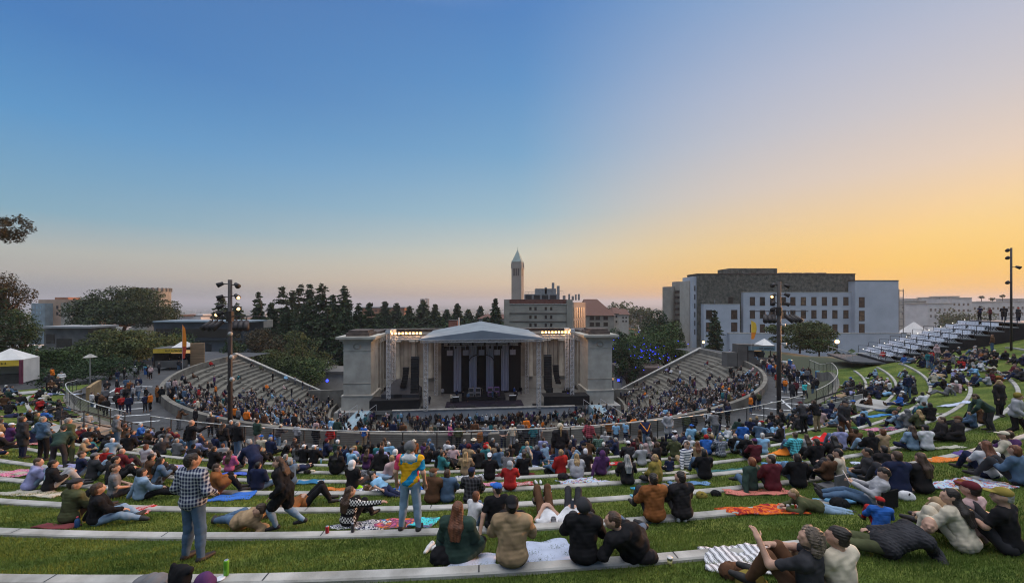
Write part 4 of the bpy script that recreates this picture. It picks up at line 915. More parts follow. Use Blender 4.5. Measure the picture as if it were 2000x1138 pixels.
# concrete hall with red parapet
D = 152
b = building('concrete_hall', 'flat-roofed pale concrete hall with red parapet and rooftop machinery behind the canopy', 1060, D)
pbox(b, 'wall', 985, 1117.5, 593.5, None, D, 22, M_beige); pbox(b, 'parapet', 995, 1107, 584.5, 593.3, D+.6, 18, M_red); pbox(b, 'corner_pier', 984.3, 995, 584.5, None, D-.4, 3, M_beige); pbox(b, 'corner_pier', 1107, 1118.5, 585, None, D-.4, 3, M_beige)
for y_ in (593, 611, 627): pbox(b, 'string_course', 995, 1107, y_, y_+1.4, D-.25, .3, M_frame if y_ > 600 else M_kerb)
windows(b, [1036, 1046, 1066, 1076.5], [602.5, 619, 634.5], 4.2, 6, D, M_frame, G_dark); 
x0, x1 = (1118.5-1000)/F*D, (1143.5-1000)/F*(D+14); mb = MB(); mb.prism([(x0, D), (x1, D+14), (x1-4, D+20), (x0, D+14)], -30, (HZ-590)/F*D); M_warmst = mat('warm_wing', (.38, .30, .24), .9, .1, .3); mb.build('side_wing', M_warmst, b)
for k in range(5):
    t = (k+.7)/5.6; xa, ya = x0+(x1-x0)*t, D+14*t; ang = math.atan2(14, x1-x0); mb = MB()
    for zc_ in (-4.2, -9.5): mb.box((xa+.06, ya-.06, zc_), (1.5, .12, 4.2), ang)
    mb.build('window', G_dark, b)
pbox(b, 'plant_room', 1025, 1090, 574, 584.5, D+5, 8, M_metal); pbox(b, 'plant_room', 1046, 1086, 563.5, 574, D+6, 6, M_metal)
for k in range(4): pbox(b, 'louvre_bay', 1026.5+16*k, 1038.5+16*k, 576, 584, D+4.9, .2, M_black)
for k, (px, pt, w_) in enumerate(((1066, 561, 4), (1080.5, 552, 4.5), (1090.5, 558, 5), (1112, 574, 3), (1125, 575, 2.6), (1131, 574, 3), (1102, 577, 5), (1119, 578, 4))): pbox(b, 'roof_flue', px-w_/2, px+w_/2, pt, 586, D+6+k*.6, 1.0, M_metal)
mb = MB(); mb.tube(at(1025, 570, D+5), at(1046, 570, D+5), .06, n=4); mb.tube(at(1086, 568, D+5), at(1100, 568, D+5), .06, n=4)
for px in (1025, 1032, 1039, 1046, 1093, 1100): mb.tube(at(px, 570, D+5), at(px, 575, D+5), .05, n=4)
mb.build('roof_railing', M_metal, b)
# red roofed hall
def hiphall(name, label, px0, px1, eave, ridge, r0, r1, d, depth, wm, rows=(), cols=(), ww=5, wh=5, group=None):
    b = building(name, label, px0, d, group=group); pbox(b, 'wall', px0, px1, eave, None, d, depth, wm)
    e = (HZ-eave)/F*d; t = (HZ-ridge)/F*(d+depth/2); X0, X1 = (px0-1000)/F*d-.8, (px1-1000)/F*d+.8; a0, a1 = (r0-1000)/F*(d+depth/2), (r1-1000)/F*(d+depth/2)
    mb = MB(); mb.add([(X0, d-.8, e), (X1, d-.8, e), (X1, d+depth+.8, e), (X0, d+depth+.8, e), (a0, d+depth/2, t), (a1, d+depth/2, t)], [(0, 1, 5, 4), (1, 2, 5), (2, 3, 4, 5), (3, 0, 4), (3, 2, 1, 0)]); mb.build('roof', M_tile, b)
    windows(b, cols, rows, ww, wh, d, M_frame, G_dark); return b
hiphall('red_roofed_hall', 'pale hall with a big dark red hipped roof right of the concrete hall', 1143, 1199, 616, 584, 1140, 1166, 195, 26, M_beige, (621, 633), (1156, 1167.5, 1183), 8, 7)
hiphall('white_side_house', 'narrow white block with small windows under a red roof beside the red-roofed hall', 1199, 1209, 612, 600, 1196, 1206, 200, 20, M_cream, (618, 628), (1204,), 3, 4)
hiphall('far_house', 'small far white house with pinkish roof beyond the red-roofed hall', 1209, 1228, 614, 603, 1196, 1222, 260, 20, M_cream, (620, 627), (1223, 1217), 3, 3)
# left side
D = 235
b = building('far_institute', 'far blocky institute with glass corner and warm sunlit brick wing at the left', 110, D)
pbox(b, 'glass_corner', 61, 88, 592, None, D, 14, mat('teal_glass', (.20, .27, .31), .3, .2, .3)); pbox(b, 'wall', 75, 170, 585, None, D+4, 18, mat('warm_brown_wall', (.36, .25, .18), .9, .15, .2)); pbox(b, 'drum', 119, 139, 591, None, D-3, 8, M_beige); pbox(b, 'penthouse', 107, 133, 580.5, 585, D+8, 8, M_brick)
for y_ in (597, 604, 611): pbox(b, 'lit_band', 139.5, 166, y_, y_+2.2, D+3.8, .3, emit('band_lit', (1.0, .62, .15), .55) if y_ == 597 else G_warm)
windows(b, [66, 72, 79], [600, 610], 4, 6, D, M_metal, G_blue); windows(b, [97, 112], [600, 612], 4, 6, D+4, M_frame, G_dark)
D = 100
b = building('grey_flat_block', 'low grey flat-roofed concrete building behind the bushes at the left', 120, D)
pbox(b, 'wall', 86, 172, 640, None, D, 18, M_greyb); pbox(b, 'roof_slab', 82, 178, 637, 640.5, D-1, 20, mat('grey_roof_slab', (.30, .30, .31), .8, .1, .5)); pbox(b, 'window', 110, 139, 661, 679, D-.1, .2, G_dark); pbox(b, 'window', 90, 106, 652, 670, D-.1, .2, G_dark); pbox(b, 'balcony', 84, 150, 681, 684, D-2.5, 2.5, M_greyb)
D = 215
b = building('round_hall', 'far round-topped pale building just above the umbrella pine', 275, D)
mb = MB(); xa, xb = (241-1000)/F*D, (300-1000)/F*D; pts = [((xa+xb)/2+(xb-xa)/2*math.cos(t), D+8+(xb-xa)/2*math.sin(t)) for t in np.linspace(0, 6.283, 24, endpoint=False)]; mb.prism(pts, -40, (HZ-562)/F*D); mb.build('drum', M_beige, b)
mb = MB(); 
for k in range(24): p = pts[k]; mb.box((p[0], p[1], (HZ-565)/F*D), (.7, .7, 2.2))
mb.build('battlement', M_greyb, b)
D = 104
b = building('long_dark_hall', 'long dark modern building with a black glass upper storey at the left', 400, D)
pbox(b, 'upper_storey', 300, 482, 629, 664, D, 20, mat('slate_cladding', (.045, .052, .065), .6, .2, .4)); pbox(b, 'roof', 298, 490, 626.5, 629.2, D-.6, 21, mat('pale_blue_roof', (.22, .27, .31), .6, .1, .3)); pbox(b, 'glass_band', 304, 470, 642, 659, D-.15, .3, G_dark); pbox(b, 'lower_storey', 380, 500, 664, None, D+1.5, 16, mat('lower_grey', (.13, .135, .15), .9, .15, .5)); pbox(b, 'door', 402, 412, 671, 690, D+1.3, .3, M_black); pbox(b, 'window', 382, 392, 667, 670, D+1.35, .2, M_black)
b = building('cream_side_hall', 'cream-roofed building with green glass left of the brown tree', 470, 112); pbox(b, 'wall', 456, 500, 641, None, 112, 15, mat('green_glass_wall', (.10, .16, .13), .4, .2, .6)); pbox(b, 'roof', 452, 504, 626, 641, 112.5, 14, M_cream)
b = building('villa', 'far white villa with red roofs above the long dark building', 368, 300); pbox(b, 'wall', 345, 392, 618, None, 300, 15, M_white); pbox(b, 'roof', 349, 376, 614.5, 617.8, 299, 12, M_brick); pbox(b, 'wing', 376, 396, 613.5, 618, 302, 10, M_white)
b = building('brick_block', 'far orange-lit brick block between the conifers left of centre', 735, 330); pbox(b, 'wall', 698, 790, 601, None, 330, 20, M_brick); windows(b, [716+9*i for i in range(5)], [607, 613], 6, 2.4, 330, M_brick, G_dark); pbox(b, 'roof', 696, 792, 599.6, 601.2, 329, 22, M_metal)
b = building('brick_chimney_house', 'small brick chimney block rising behind the left canopy slope', 882, 96); pbox(b, 'chimney', 876, 893, 626, None, 96, 3, mat('chimney_brick', (.26, .11, .08), .9, .2, 1)); pbox(b, 'cap', 875.5, 893.5, 625, 626.2, 95.9, 3.2, M_frame); pbox(b, 'vent', 894.5, 897, 620, 636, 96, .6, M_white)
b = building('red_gable_house', 'red-roofed low house behind the canopy peak', 945, 190)
hiphall('red_gable_cottage', 'low cottage roof in faded red left of the concrete hall', 935, 985, 622, 613, 950, 985, 188, 14, M_cream); bpy.data.objects.remove(b)
for k, (a, c, t, d) in enumerate(((820, 829, 584, 1900), (829.5, 835, 583, 1950))):
    b = building('far_tower_block', ('wider', 'slimmer')[k]+' of two hazy far tower blocks on the horizon above the conifers', a, d, group='far tower blocks'); pbox(b, 'tower', a, c, t, None, d, 40, M_greyb); pbox(b, 'roof_plant', a+1.5, c-1.5, t-.8, t, d+5, 20, M_greyb)
# low annex houses beside the stage house
b = building('garden_annex', 'low flat-roofed service building left of the stage house', 640, 82); pbox(b, 'wall', 592, 672, 728, None, 82, 12, M_cream); pbox(b, 'roof', 585, 676, 725, 728.5, 81.2, 14, M_greyb)
b = building('garden_annex', 'low brown-roofed service building right of the stage house', 1250, 84); pbox(b, 'wall', 1215, 1300, 734, None, 84, 12, M_cream); pbox(b, 'roof', 1208, 1306, 718, 734, 83.5, 13, M_cap); pbox(b, 'roof_unit', 1206, 1214, 712, 718, 84, 2, M_white)
mb = MB(); ub(mb, 23.6, -1, -20.3, 30, -.6, -16.2); tag(mb.build('yard_wall', M_conc_wall), 'grey yard wall right of the stage house', 'wall'); mb = MB(); ub(mb, -30, -1, -20.3, -23.6, -.6, -15.2); tag(mb.build('yard_wall', M_conc_wall), 'grey yard wall left of the stage house', 'wall')
# far white buildings at the right
FW = [(1758, 1830, 588, 622, 300), (1766, 1808, 584, 590, 306), (1812, 1862, 593, 640, 270), (1836, 1852, 581, 594, 290), (1858, 1898, 582, 625, 300), (1860, 1874, 579, 583, 304), (1898, 1960, 590, 632, 310), (1955, 2030, 589, 640, 320), (1990, 2060, 584, 600, 340)]
nmw = ['low pinkish block beside the stone building', 'flat roof block topping the pinkish one', 'long white building with square windows', 'gabled white turret', 'tall white block left of the palms', 'small rooftop storey on the tall white block', 'pale block under the palms', 'pale block at the right edge', 'farthest pale block cut by the right edge']
for k, (a, c, t, bt, d) in enumerate(FW):
    b = building('far_white_building', nmw[k]+' in the far haze', a, d, group='far buildings behind the bleacher'); pbox(b, 'wall', a, c, t, None, d, 16, (M_white, M_cream)[k == 0])
    if c-a > 30: windows(b, np.arange(a+6, c-4, 9), [t+12, t+24], 4.5, 5, d, M_white, G_warm)
    pbox(b, 'roof', a-.5, c+.5, t-1.2, t+.2, d-.4, 17, M_cream)
b = building('conical_roof_building', 'low building with a pale conical roof behind the left end of the bleacher', 1770, 200); x, y, z = at(1785, 640, 200); mb = MB(); mb.tube((x, y, z-12), (x, y, z-3), 6, 6, n=16); mb.build('drum', M_cream, b); mb = MB(); mb.tube((x, y, z-3), (x, y, z+3), 6.6, .3, n=16); mb.build('roof', M_white, b)
# road seen beyond
V, Fs = [], []
# distant town: nobody could count it
rng = np.random.default_rng(77); V = []; Fc = []; mi = []
n = 5200; ang = rng.uniform(-54, 54, n); dist = 330*np.exp(rng.uniform(0, 3.0, n))
for i in range(n):
    a = math.radians(ang[i]); dd = dist[i]; x, y = math.sin(a)*dd, math.cos(a)*dd
    z = site_z(x, y); s_ = rng.uniform(6, 16)*(1+dd/5000); h = rng.uniform(3, 9)*(1+(rng.random() > .97)*2.5); wd = s_*rng.uniform(.5, 1.4); b0 = len(V)
    for (p, q) in ((-1, -1), (1, -1), (1, 1), (-1, 1)): V.append((x+p*s_/2, y+q*wd/2, z-6))
    for (p, q) in ((-1, -1), (1, -1), (1, 1), (-1, 1)): V.append((x+p*s_/2, y+q*wd/2, z+h))
    Fc += [(b0, b0+1, b0+5, b0+4), (b0+1, b0+2, b0+6, b0+5), (b0+2, b0+3, b0+7, b0+6), (b0+3, b0, b0+4, b0+7), (b0+4, b0+5, b0+6, b0+7)]; mi += [int(rng.integers(0, 3))]*5
tag(obj_np('distant_town', np.array(V), np.array(Fc), [M_white, M_brick, M_greyb], mi=mi), 'hazy far town spread over the flat land to the horizon', kind='stuff')
# far woods
n = 26000; ang = rng.uniform(-54, 54, n); dist = 150*np.exp(rng.uniform(0, 3.6, n)); P = []; S = []
for i in range(n):
    a = math.radians(ang[i]); dd = dist[i]; x, y = math.sin(a)*dd, math.cos(a)*dd; z = site_z(x, y); hh = rng.uniform(1, 8 if dd > 300 else 6); P.append((x, y, z+hh)); S.append(min(7, dd/120*rng.uniform(.6, 1.2)))
V, Fc = cards(np.array(P), np.array(S), rng, .6, 1.0)
tag(obj_np('far_woods', V, Fc, LF['dark']), 'far mass of dark trees between the buildings and the town', kind='stuff')
# stands, tents, flags, lamps, bins
M_tent = mat('white_tent', (.60, .59, .58), .7, .08, 1, .3, 2); M_yel = mat('yellow_banner', (.62, .42, .05), .6, .15, 1); M_mar = mat('maroon_post', (.14, .03, .06), .7); M_teal = mat('teal_banner', (.12, .20, .24), .6, .1, 2); M_slat = mat('timber_slats', (.33, .22, .13), .85, .25, 1.5, .6, 8, stretch=(.3, .3, 6)); M_orange = mat('orange_flag', (.85, .25, .02), .7, .1, 2); M_yflag = mat('yellow_flag', (.85, .52, .05), .7, .1, 2)
def letters(root, a, b, z0, z1, m, n, seed, gap=()):
    """small blurred-looking black letter bars along a sign from a to b"""
    rnd = random.Random(seed); mb = MB()
    for i in range(n):
        if i in gap: continue
        t = (i+.5)/n; x, y = a[0]+(b[0]-a[0])*t, a[1]+(b[1]-a[1])*t; ww = math.hypot(b[0]-a[0], b[1]-a[1])/n*.68; rz = math.atan2(b[1]-a[1], b[0]-a[0])
        mb.box((x, y, (z0+z1)/2), (ww*.3, .02, (z1-z0)), rz); mb.box((x+ww*.3*math.cos(rz), y+ww*.3*math.sin(rz), z1-.1*(z1-z0)*(1 if rnd.random() > .3 else 5)), (ww*.5, .02, (z1-z0)*.22), rz)
    mb.build('lettering', m, root)
tp = np.array(at(42, 748, 40.5)[:2]); zt = -8.6; t_ = empty('food_tent', (0, 0, 0)); tag(t_, 'white peaked tent with yellow banner and maroon corner post at the far left', 'tent')
e1 = np.array([-.90, -.42]); e2 = np.array([-.42, .90]); Q = [tp, tp+e1*3.0, tp+e1*3.0+e2*2.7, tp+e2*2.7]; ctr = (Q[0]+Q[2])/2
mb = MB(); h = 2.55
mb.add([(*q, zt+h) for q in Q]+[(*ctr, zt+h+1.15)], [(0, 1, 4), (1, 2, 4), (2, 3, 4), (3, 0, 4)]+[(3, 2, 1, 0)]); mb.build('roof', M_tent, t_)
def wallq(name, a, b, z0, z1, m, root, th=.04): mb = MB(); mb.prism([a, b, b+np.array([0, th]), a+np.array([0, th])], z0, z1); return mb.build(name, m, root)
wallq('side_wall', Q[0], Q[3], zt+.1, zt+h, M_tent, t_); wallq('back_wall', Q[3], Q[2], zt, zt+h, M_tent, t_); wallq('far_wall', Q[1], Q[2], zt, zt+h, M_tent, t_)
wallq('banner', Q[0]-e2*.05, Q[1]-e2*.05, zt+h-.62, zt+h-.03, M_yel, t_); letters(t_, Q[0]-e2*.1+e1*1.0, Q[0]-e2*.1+e1*3.2, zt+h-.42, zt+h-.22, M_black, 9, 3, (3,))
mb = MB(); mb.box((*(Q[0]-e2*.06), zt+h/2), (.34, .12, h), 0); mb.build('corner_post', M_mar, t_); mb = MB(); mb.prism([Q[0]+e1*.4+e2*.5, Q[1]+e2*.5, Q[1]+e2*1.2, Q[0]+e1*.4+e2*1.2], zt, zt+1.0); mb.build('counter', M_dark, t_)
def stand(px, py, d, rz, w_, sign, lb, sm, side, zb=-10.1):
    x, y, _ = at(px, py, d); r_ = empty('food_stand', (x, y, zb), rz); tag(r_, lb, 'food stand', 'food stands by the concourse')
    mb = MB(); mb.box((0, 1.5, 2.85), (w_, 3.2, .12)); mb.build('roof', M_greyb, r_); mb = MB(); mb.box((0, -.12, 2.5), (w_, .06, .62)); f = mb.build('sign_board', sm, r_)
    rnd = random.Random(7); mb = MB(); n = 14
    for i in range(n):
        if i == 4: continue
        xx = w_*(-.1+.55*i/n); mb.box((xx, -.16, 2.52), (.05, .02, .24)); mb.box((xx+.06, -.16, 2.52+rnd.choice((-.1, 0, .1))), (.1, .02, .05))
    mb.build('lettering', M_black, f)
    mb = MB(); mb.box((0, 3.0, 1.4), (w_, .1, 2.8)); mb.box((-w_/2, 1.5, 1.4), (.1, 3, 2.8)); mb.build('rear_wall', M_dark, r_); mb = MB(); mb.box((0, .4, .5), (w_*.95, .6, 1.0)); mb.build('counter', M_greyb, r_)
    mb = MB(); mb.box((0, 2.9, 2.0), (w_*.8, .06, .5)); mb.build('menu_board', emit('menu_lit', (1.0, .6, .25), .5), r_)
    mb = MB(); mb.box((w_/2+side[0]/2, 1.2, side[1]/2), (side[0], .15, side[1]))
    for i in range(14): mb.box((w_/2+side[0]/2, 1.1, side[1]*(i+.5)/14), (side[0], .05, side[1]/14*.55))
    mb.build('timber_screen', side[2], r_)
    mb = MB(); mb.add([(w_*.05, 0, 2.95), (w_*.5, 0, 2.95), (w_*.5, 2.4, 2.95), (w_*.05, 2.4, 2.95), (w_*.28, 1.2, 3.95)], [(0, 1, 4), (1, 2, 4), (2, 3, 4), (3, 0, 4), (3, 2, 1, 0)]); mb.build('peaked_top', M_tent, r_); return r_
stand(331, 720, 57, R(8), 4.2, '', 'food stand with yellow sign and slatted timber screen at the left concourse', M_yel, (1.9, 3.5, M_slat), -9.7)
stand(1487, 705, 60, R(-4), 4.0, '', 'food stand with teal sign beside the right seating bowl', M_teal, (.1, 2.8, M_greyb), -9.7)
mb = MB(); x, y, z = at(1459, 695, 60); mb.box((x, y+1, -8.4), (2.6, 1.5, 3.6)); mb.box((x-2.2, y+1, -9), (1.6, 1.5, 2.2)); tag(mb.build('storage_booth', M_greyb), 'plain grey storage booth beside the teal-signed food stand', 'booth')
def flag(px, py0, py1, d, ms, lb, wp):
    x, y, z1 = at(px, py0, d); z0 = (HZ-py1)/F*d; r_ = empty('feather_flag', (x, y, z0)); tag(r_, lb, 'flag'); H_ = z1-z0
    mb = MB(); mb.tube((0, 0, -1.6), (0, 0, H_), .03, .015, n=6); mb.build('flag_pole', M_truss, r_)
    n = 12
    for part, (a, b_, m) in enumerate(((0, .35, ms[0]), (.35, 1.0, ms[1]))):
        V = []; 
        for i in range(n+1):
            t = a+(b_-a)*i/n; ww = wp*(.55+.5*math.sin(t*3.0)) if t < .9 else wp*(.55+.5*math.sin(2.7))*(1-(t-.9)/.1)
            V += [(0, 0, H_*t), (max(ww, .02), .05*math.sin(t*6), H_*t-(.06 if t > .8 else 0)), (0, .02, H_*t), (max(ww, .02), .05*math.sin(t*6)+.02, H_*t-(.06 if t > .8 else 0))]
        Fs = [(4*i, 4*i+1, 4*i+5, 4*i+4) for i in range(n)]+[(4*i+3, 4*i+2, 4*i+6, 4*i+7) for i in range(n)]; obj_np('lower_cloth' if part == 0 else 'upper_cloth', np.array(V), Fs, m, r_)
flag(356, 633, 700, 54, (mat('red_flag', (.5, .06, .03), .7), M_orange), 'orange and red feather flag beside the yellow-signed stand', .55)
flag(1467, 625, 662, 58, (M_orange, M_yflag), 'yellow and orange feather flag beside the teal-signed stand', .8)
x, y, _ = at(176, 750, 44); r_ = empty('mushroom_lamp', (x, y, -9.2)); tag(r_, 'grey mushroom-shaped path lamp above the standing crowd at the left', 'lamp'); zt = (HZ-693)/F*44+9.2
mb = MB(); mb.tube((0, 0, 0), (0, 0, zt), .07, n=8); mb.build('post', M_steel, r_); mb = MB(); mb.tube((0, 0, zt-.25), (0, 0, zt+.1), .6, .12, n=16); mb.build('lamp_shade', M_kerb, r_)
M_bin = mat('blue_bin', (.03, .10, .30), .5, .1, 3)
for k, (px, py, lb) in enumerate(((285, 731, 'blue recycling bin by the left food stand'), (1543, 716, 'dark blue bin behind the crowd on the right concourse'), (1597, 741, 'left of two blue-topped bins against the right wall'), (1608, 745, 'right of two blue-topped bins against the right wall'), (1451, 690, 'round grey bin on the upper seats at the right'))):
    x, y, z = atz(px, py, ZC); r_ = empty('wheeled_bin', (x, y, ZC)); tag(r_, lb, 'bin', 'bins'); mb = MB(); mb.lathe((0, 0, 0), [(.28, 0), (.34, 1.0), (.36, 1.02)], 4); mb.build('bin_body', M_bin, r_); mb = MB(); mb.lathe((0, 0, 1.02), [(.37, 0), (.3, .12)], 4); mb.build('lid', mat('teal_lid', (.05, .25, .34), .5), r_)
for k, (px, py, d) in enumerate(((1374, 668, 100), (1397, 668, 100), (1635, 667, 62))):
    x, y, z = at(px, py, d); r_ = empty('street_lamp', (x, y, -14 if k < 2 else -9)); tag(r_, ('orange street lamp left of the narrow conifer', 'orange street lamp right of the narrow conifer', 'orange lit lamp in front of the blue-grey base wall')[k], 'street lamp', 'lit street lamps'); zb = -14 if k < 2 else -9
    mb = MB(); mb.tube((0, 0, 0), (0, 0, z-zb-.1), .07, n=6); mb.build('post', M_pole, r_); mb = MB(); mb.ico((0, 0, z-zb), .3); mb.build('lens', emit('sodium_lamp', (1, .55, .15), 12), r_)
# parked cars in gaps beside the stage house
M_carw = mat('car_white', (.55, .56, .58), .3, .05, 1); M_card = mat('car_dark', (.05, .05, .06), .3, .05, 1)
for k, (px, py, d, m) in enumerate(((650, 718, 96, M_carw), (636, 722, 94, M_card), (655, 705, 104, M_carw), (1205, 705, 100, M_carw), (1218, 708, 100, M_card), (1196, 700, 104, M_carw))):
    x, y, z = at(px, py, d); r_ = empty('parked_car', (x, y, z-.6), R(20*k)); tag(r_, ('white', 'dark', 'white', 'white', 'dark', 'white')[k]+(' parked car glimpsed left of the stage house, ' if k < 3 else ' parked car glimpsed right of the stage house, ')+('nearest the pier', 'below the olive tree', 'farthest back', 'in the middle', 'on the right', 'nearest the pier')[k], 'car', 'parked cars')
    mb = MB(); mb.add([(-2.1, -.85, .3), (2.1, -.85, .3), (2.1, .85, .3), (-2.1, .85, .3), (-2.1, -.85, .85), (2.1, -.85, .8), (2.1, .85, .8), (-2.1, .85, .85)], [(3, 2, 1, 0), (4, 5, 6, 7), (0, 1, 5, 4), (1, 2, 6, 5), (2, 3, 7, 6), (3, 0, 4, 7)]); mb.build('body', m, r_)
    mb = MB(); mb.add([(-1.6, -.78, .84), (1.0, -.78, .82), (1.0, .78, .82), (-1.6, .78, .84), (-1.1, -.65, 1.42), (.4, -.65, 1.42), (.4, .65, 1.42), (-1.1, .65, 1.42)], [(4, 5, 6, 7), (0, 1, 5, 4), (1, 2, 6, 5), (2, 3, 7, 6), (3, 0, 4, 7)]); mb.build('cabin', G_dark, r_)
    for (wx, wy) in ((-1.3, -.85), (1.3, -.85), (1.3, .7), (-1.3, .7)): mb = MB(); mb.tube((wx, wy, .33), (wx, wy+.16, .33), .33, n=12); mb.build('wheel', M_black, r_)
# ---------------------------------------------------------------- people: signed-distance bodies polygonised into one continuous mesh
def nz(v): v = np.asarray(v, float); return v/(np.linalg.norm(v)+1e-9)
class Fld:
    """soft union of round cones and ellipsoids; hard: fingers; cut: removed volume"""
    def __init__(s, k=.018): s.p = []; s.h = []; s.c = []; s.k = k; s.noise = None
    def cone(s, a, b, ra, rb, hard=False, flat=None): (s.h if hard else s.p).append(('c', np.array(a, float), np.array(b, float), ra, rb, flat)); return s
    def ell(s, c, r, Rm=None, cut=False): (s.c if cut else s.p).append(('e', np.array(c, float), np.array(r, float), np.eye(3) if Rm is None else Rm)); return s
    def bounds(s):
        lo = np.full(3, 9.); hi = -lo
        for q in s.p+s.h:
            if q[0] == 'c': r = max(q[3], q[4]); pts = (q[1], q[2])
            else: r = max(q[2]); pts = (q[1],)
            for x in pts: lo = np.minimum(lo, x-r); hi = np.maximum(hi, x+r)
        return lo-.035, hi+.035
def _dist(q, P):
    if q[0] == 'c':
        a, b, ra, rb = q[1:5]; d = b-a; L2 = d @ d+1e-12; t = np.clip(((P-a) @ d)/L2, 0, 1)
        return np.linalg.norm(P-a-t[..., None]*d, axis=-1)-(ra+(rb-ra)*t)
    c, r, Rm = q[1:4]; X = (P-c) @ Rm; k0 = np.linalg.norm(X/r, axis=-1); k1 = np.linalg.norm(X/(r*r), axis=-1)+1e-9
    return k0*(k0-1)/k1
def polygonise(f, vox):
    lo, hi = f.bounds(); n = np.ceil((hi-lo)/vox).astype(int)+1
    ax = [lo[i]+vox*np.arange(n[i]) for i in range(3)]; D = np.full(n, 1e3, dtype=np.float32); Ssum = np.zeros(n, dtype=np.float32); k = f.k
    for qi, q in enumerate(f.p+f.h):
        if q[0] == 'c': r = max(q[3], q[4])+.09; l = np.minimum(q[1], q[2])-r; h = np.maximum(q[1], q[2])+r
        else: r = max(q[2])+.09; l = q[1]-r; h = q[1]+r
        i0 = np.clip(np.floor((l-lo)/vox).astype(int), 0, n); i1 = np.clip(np.ceil((h-lo)/vox).astype(int)+1, 0, n)
        if (i1 <= i0).any(): continue
        sl = tuple(slice(a, b) for a, b in zip(i0, i1)); g = np.stack(np.meshgrid(*[ax[i][sl[i]] for i in range(3)], indexing='ij'), -1)
        d = _dist(q, g)
        if qi >= len(f.p): D[sl] = np.minimum(D[sl], d)
        else: Ssum[sl] += np.exp(-np.clip(d, -.12, .3)/k)
    V0 = np.where(Ssum > 0, -k*np.log(np.maximum(Ssum, 1e-30)), 1.0); V0 = np.minimum(V0, D)
    if f.c or f.noise:
        g = np.stack(np.meshgrid(*ax, indexing='ij'), -1)
        for q in f.c: V0 = np.maximum(V0, -_dist(q, g))
        if f.noise:
            amp, fr, sd = f.noise; rg = np.random.default_rng(sd); N = 0
            for o in range(4):
                w_ = rg.normal(size=3)*fr*(1+o*.8); N = N+np.sin(g @ w_+rg.uniform(0, 6))*np.sin(g @ rg.normal(size=3)*1.0*fr+rg.uniform(0, 6))/(1+o*.5)
            V0 = V0+amp*N
    S = V0 < 0; c = S[:-1, :-1, :-1].astype(np.int8)
    tot = sum(S[i:n[0]-1+i, j:n[1]-1+j, l:n[2]-1+l].astype(np.int8) for i in (0, 1) for j in (0, 1) for l in (0, 1))
    act = (tot > 0) & (tot < 8); idx = -np.ones(act.shape, dtype=np.int32); cells = np.argwhere(act); idx[act] = np.arange(len(cells))
    acc = np.zeros((len(cells), 3)); cnt = np.zeros(len(cells)); ci, cj, ck = cells.T
    cor = [(i, j, l) for i in (0, 1) for j in (0, 1) for l in (0, 1)]
    for a in cor:
        for ax_ in range(3):
            if a[ax_] == 1: continue
            b = list(a); b[ax_] = 1
            va = V0[ci+a[0], cj+a[1], ck+a[2]]; vb = V0[ci+b[0], cj+b[1], ck+b[2]]; m = (va < 0) != (vb < 0)
            t = np.where(m, va/(va-vb+1e-12), 0); p = np.array(a, float)[None]*np.ones((len(cells), 1)); p[:, ax_] = t
            acc += p*m[:, None]; cnt += m
    V = lo+vox*(cells+acc/cnt[:, None]); Fs = []
    for ax_ in range(3):
        o = [i for i in range(3) if i != ax_]
        A = S; sA = [slice(0, -1) if i == ax_ else slice(1, -1) for i in range(3)]; sB = [slice(1, None) if i == ax_ else slice(1, -1) for i in range(3)]
        a_, b_ = A[tuple(sA)], A[tuple(sB)]
        for fl in (0, 1):
            e = np.argwhere((a_ & ~b_) if fl == 0 else (~a_ & b_))
            if not len(e): continue
            e = e.copy()
            for i in o: e[:, i] += 1
            def cell(d0, d1): q = e.copy(); q[:, o[0]] -= d0; q[:, o[1]] -= d1; return idx[q[:, 0], q[:, 1], q[:, 2]]
            qd = np.stack([cell(1, 1), cell(0, 1), cell(0, 0), cell(1, 0)], 1)
            if (fl == 1) != (ax_ == 1): qd = qd[:, ::-1]
            Fs.append(qd)
    Fq = np.concatenate(Fs); return V, Fq
def mesh_of(name, f, vox):
    V, Fq = polygonise(f, vox); me = bpy.data.meshes.new(name); m = len(Fq)
    me.vertices.add(len(V)); me.vertices.foreach_set('co', V.astype(np.float32).ravel()); me.loops.add(m*4); me.loops.foreach_set('vertex_index', Fq.astype(np.int32).ravel())
    me.polygons.add(m); me.polygons.foreach_set('loop_start', np.arange(0, m*4, 4, dtype=np.int32)); me.polygons.foreach_set('loop_total', np.full(m, 4, dtype=np.int32)); me.update(calc_edges=True)
    me.polygons.foreach_set('use_smooth', np.ones(m, dtype=bool)); me.materials.append(None); return me

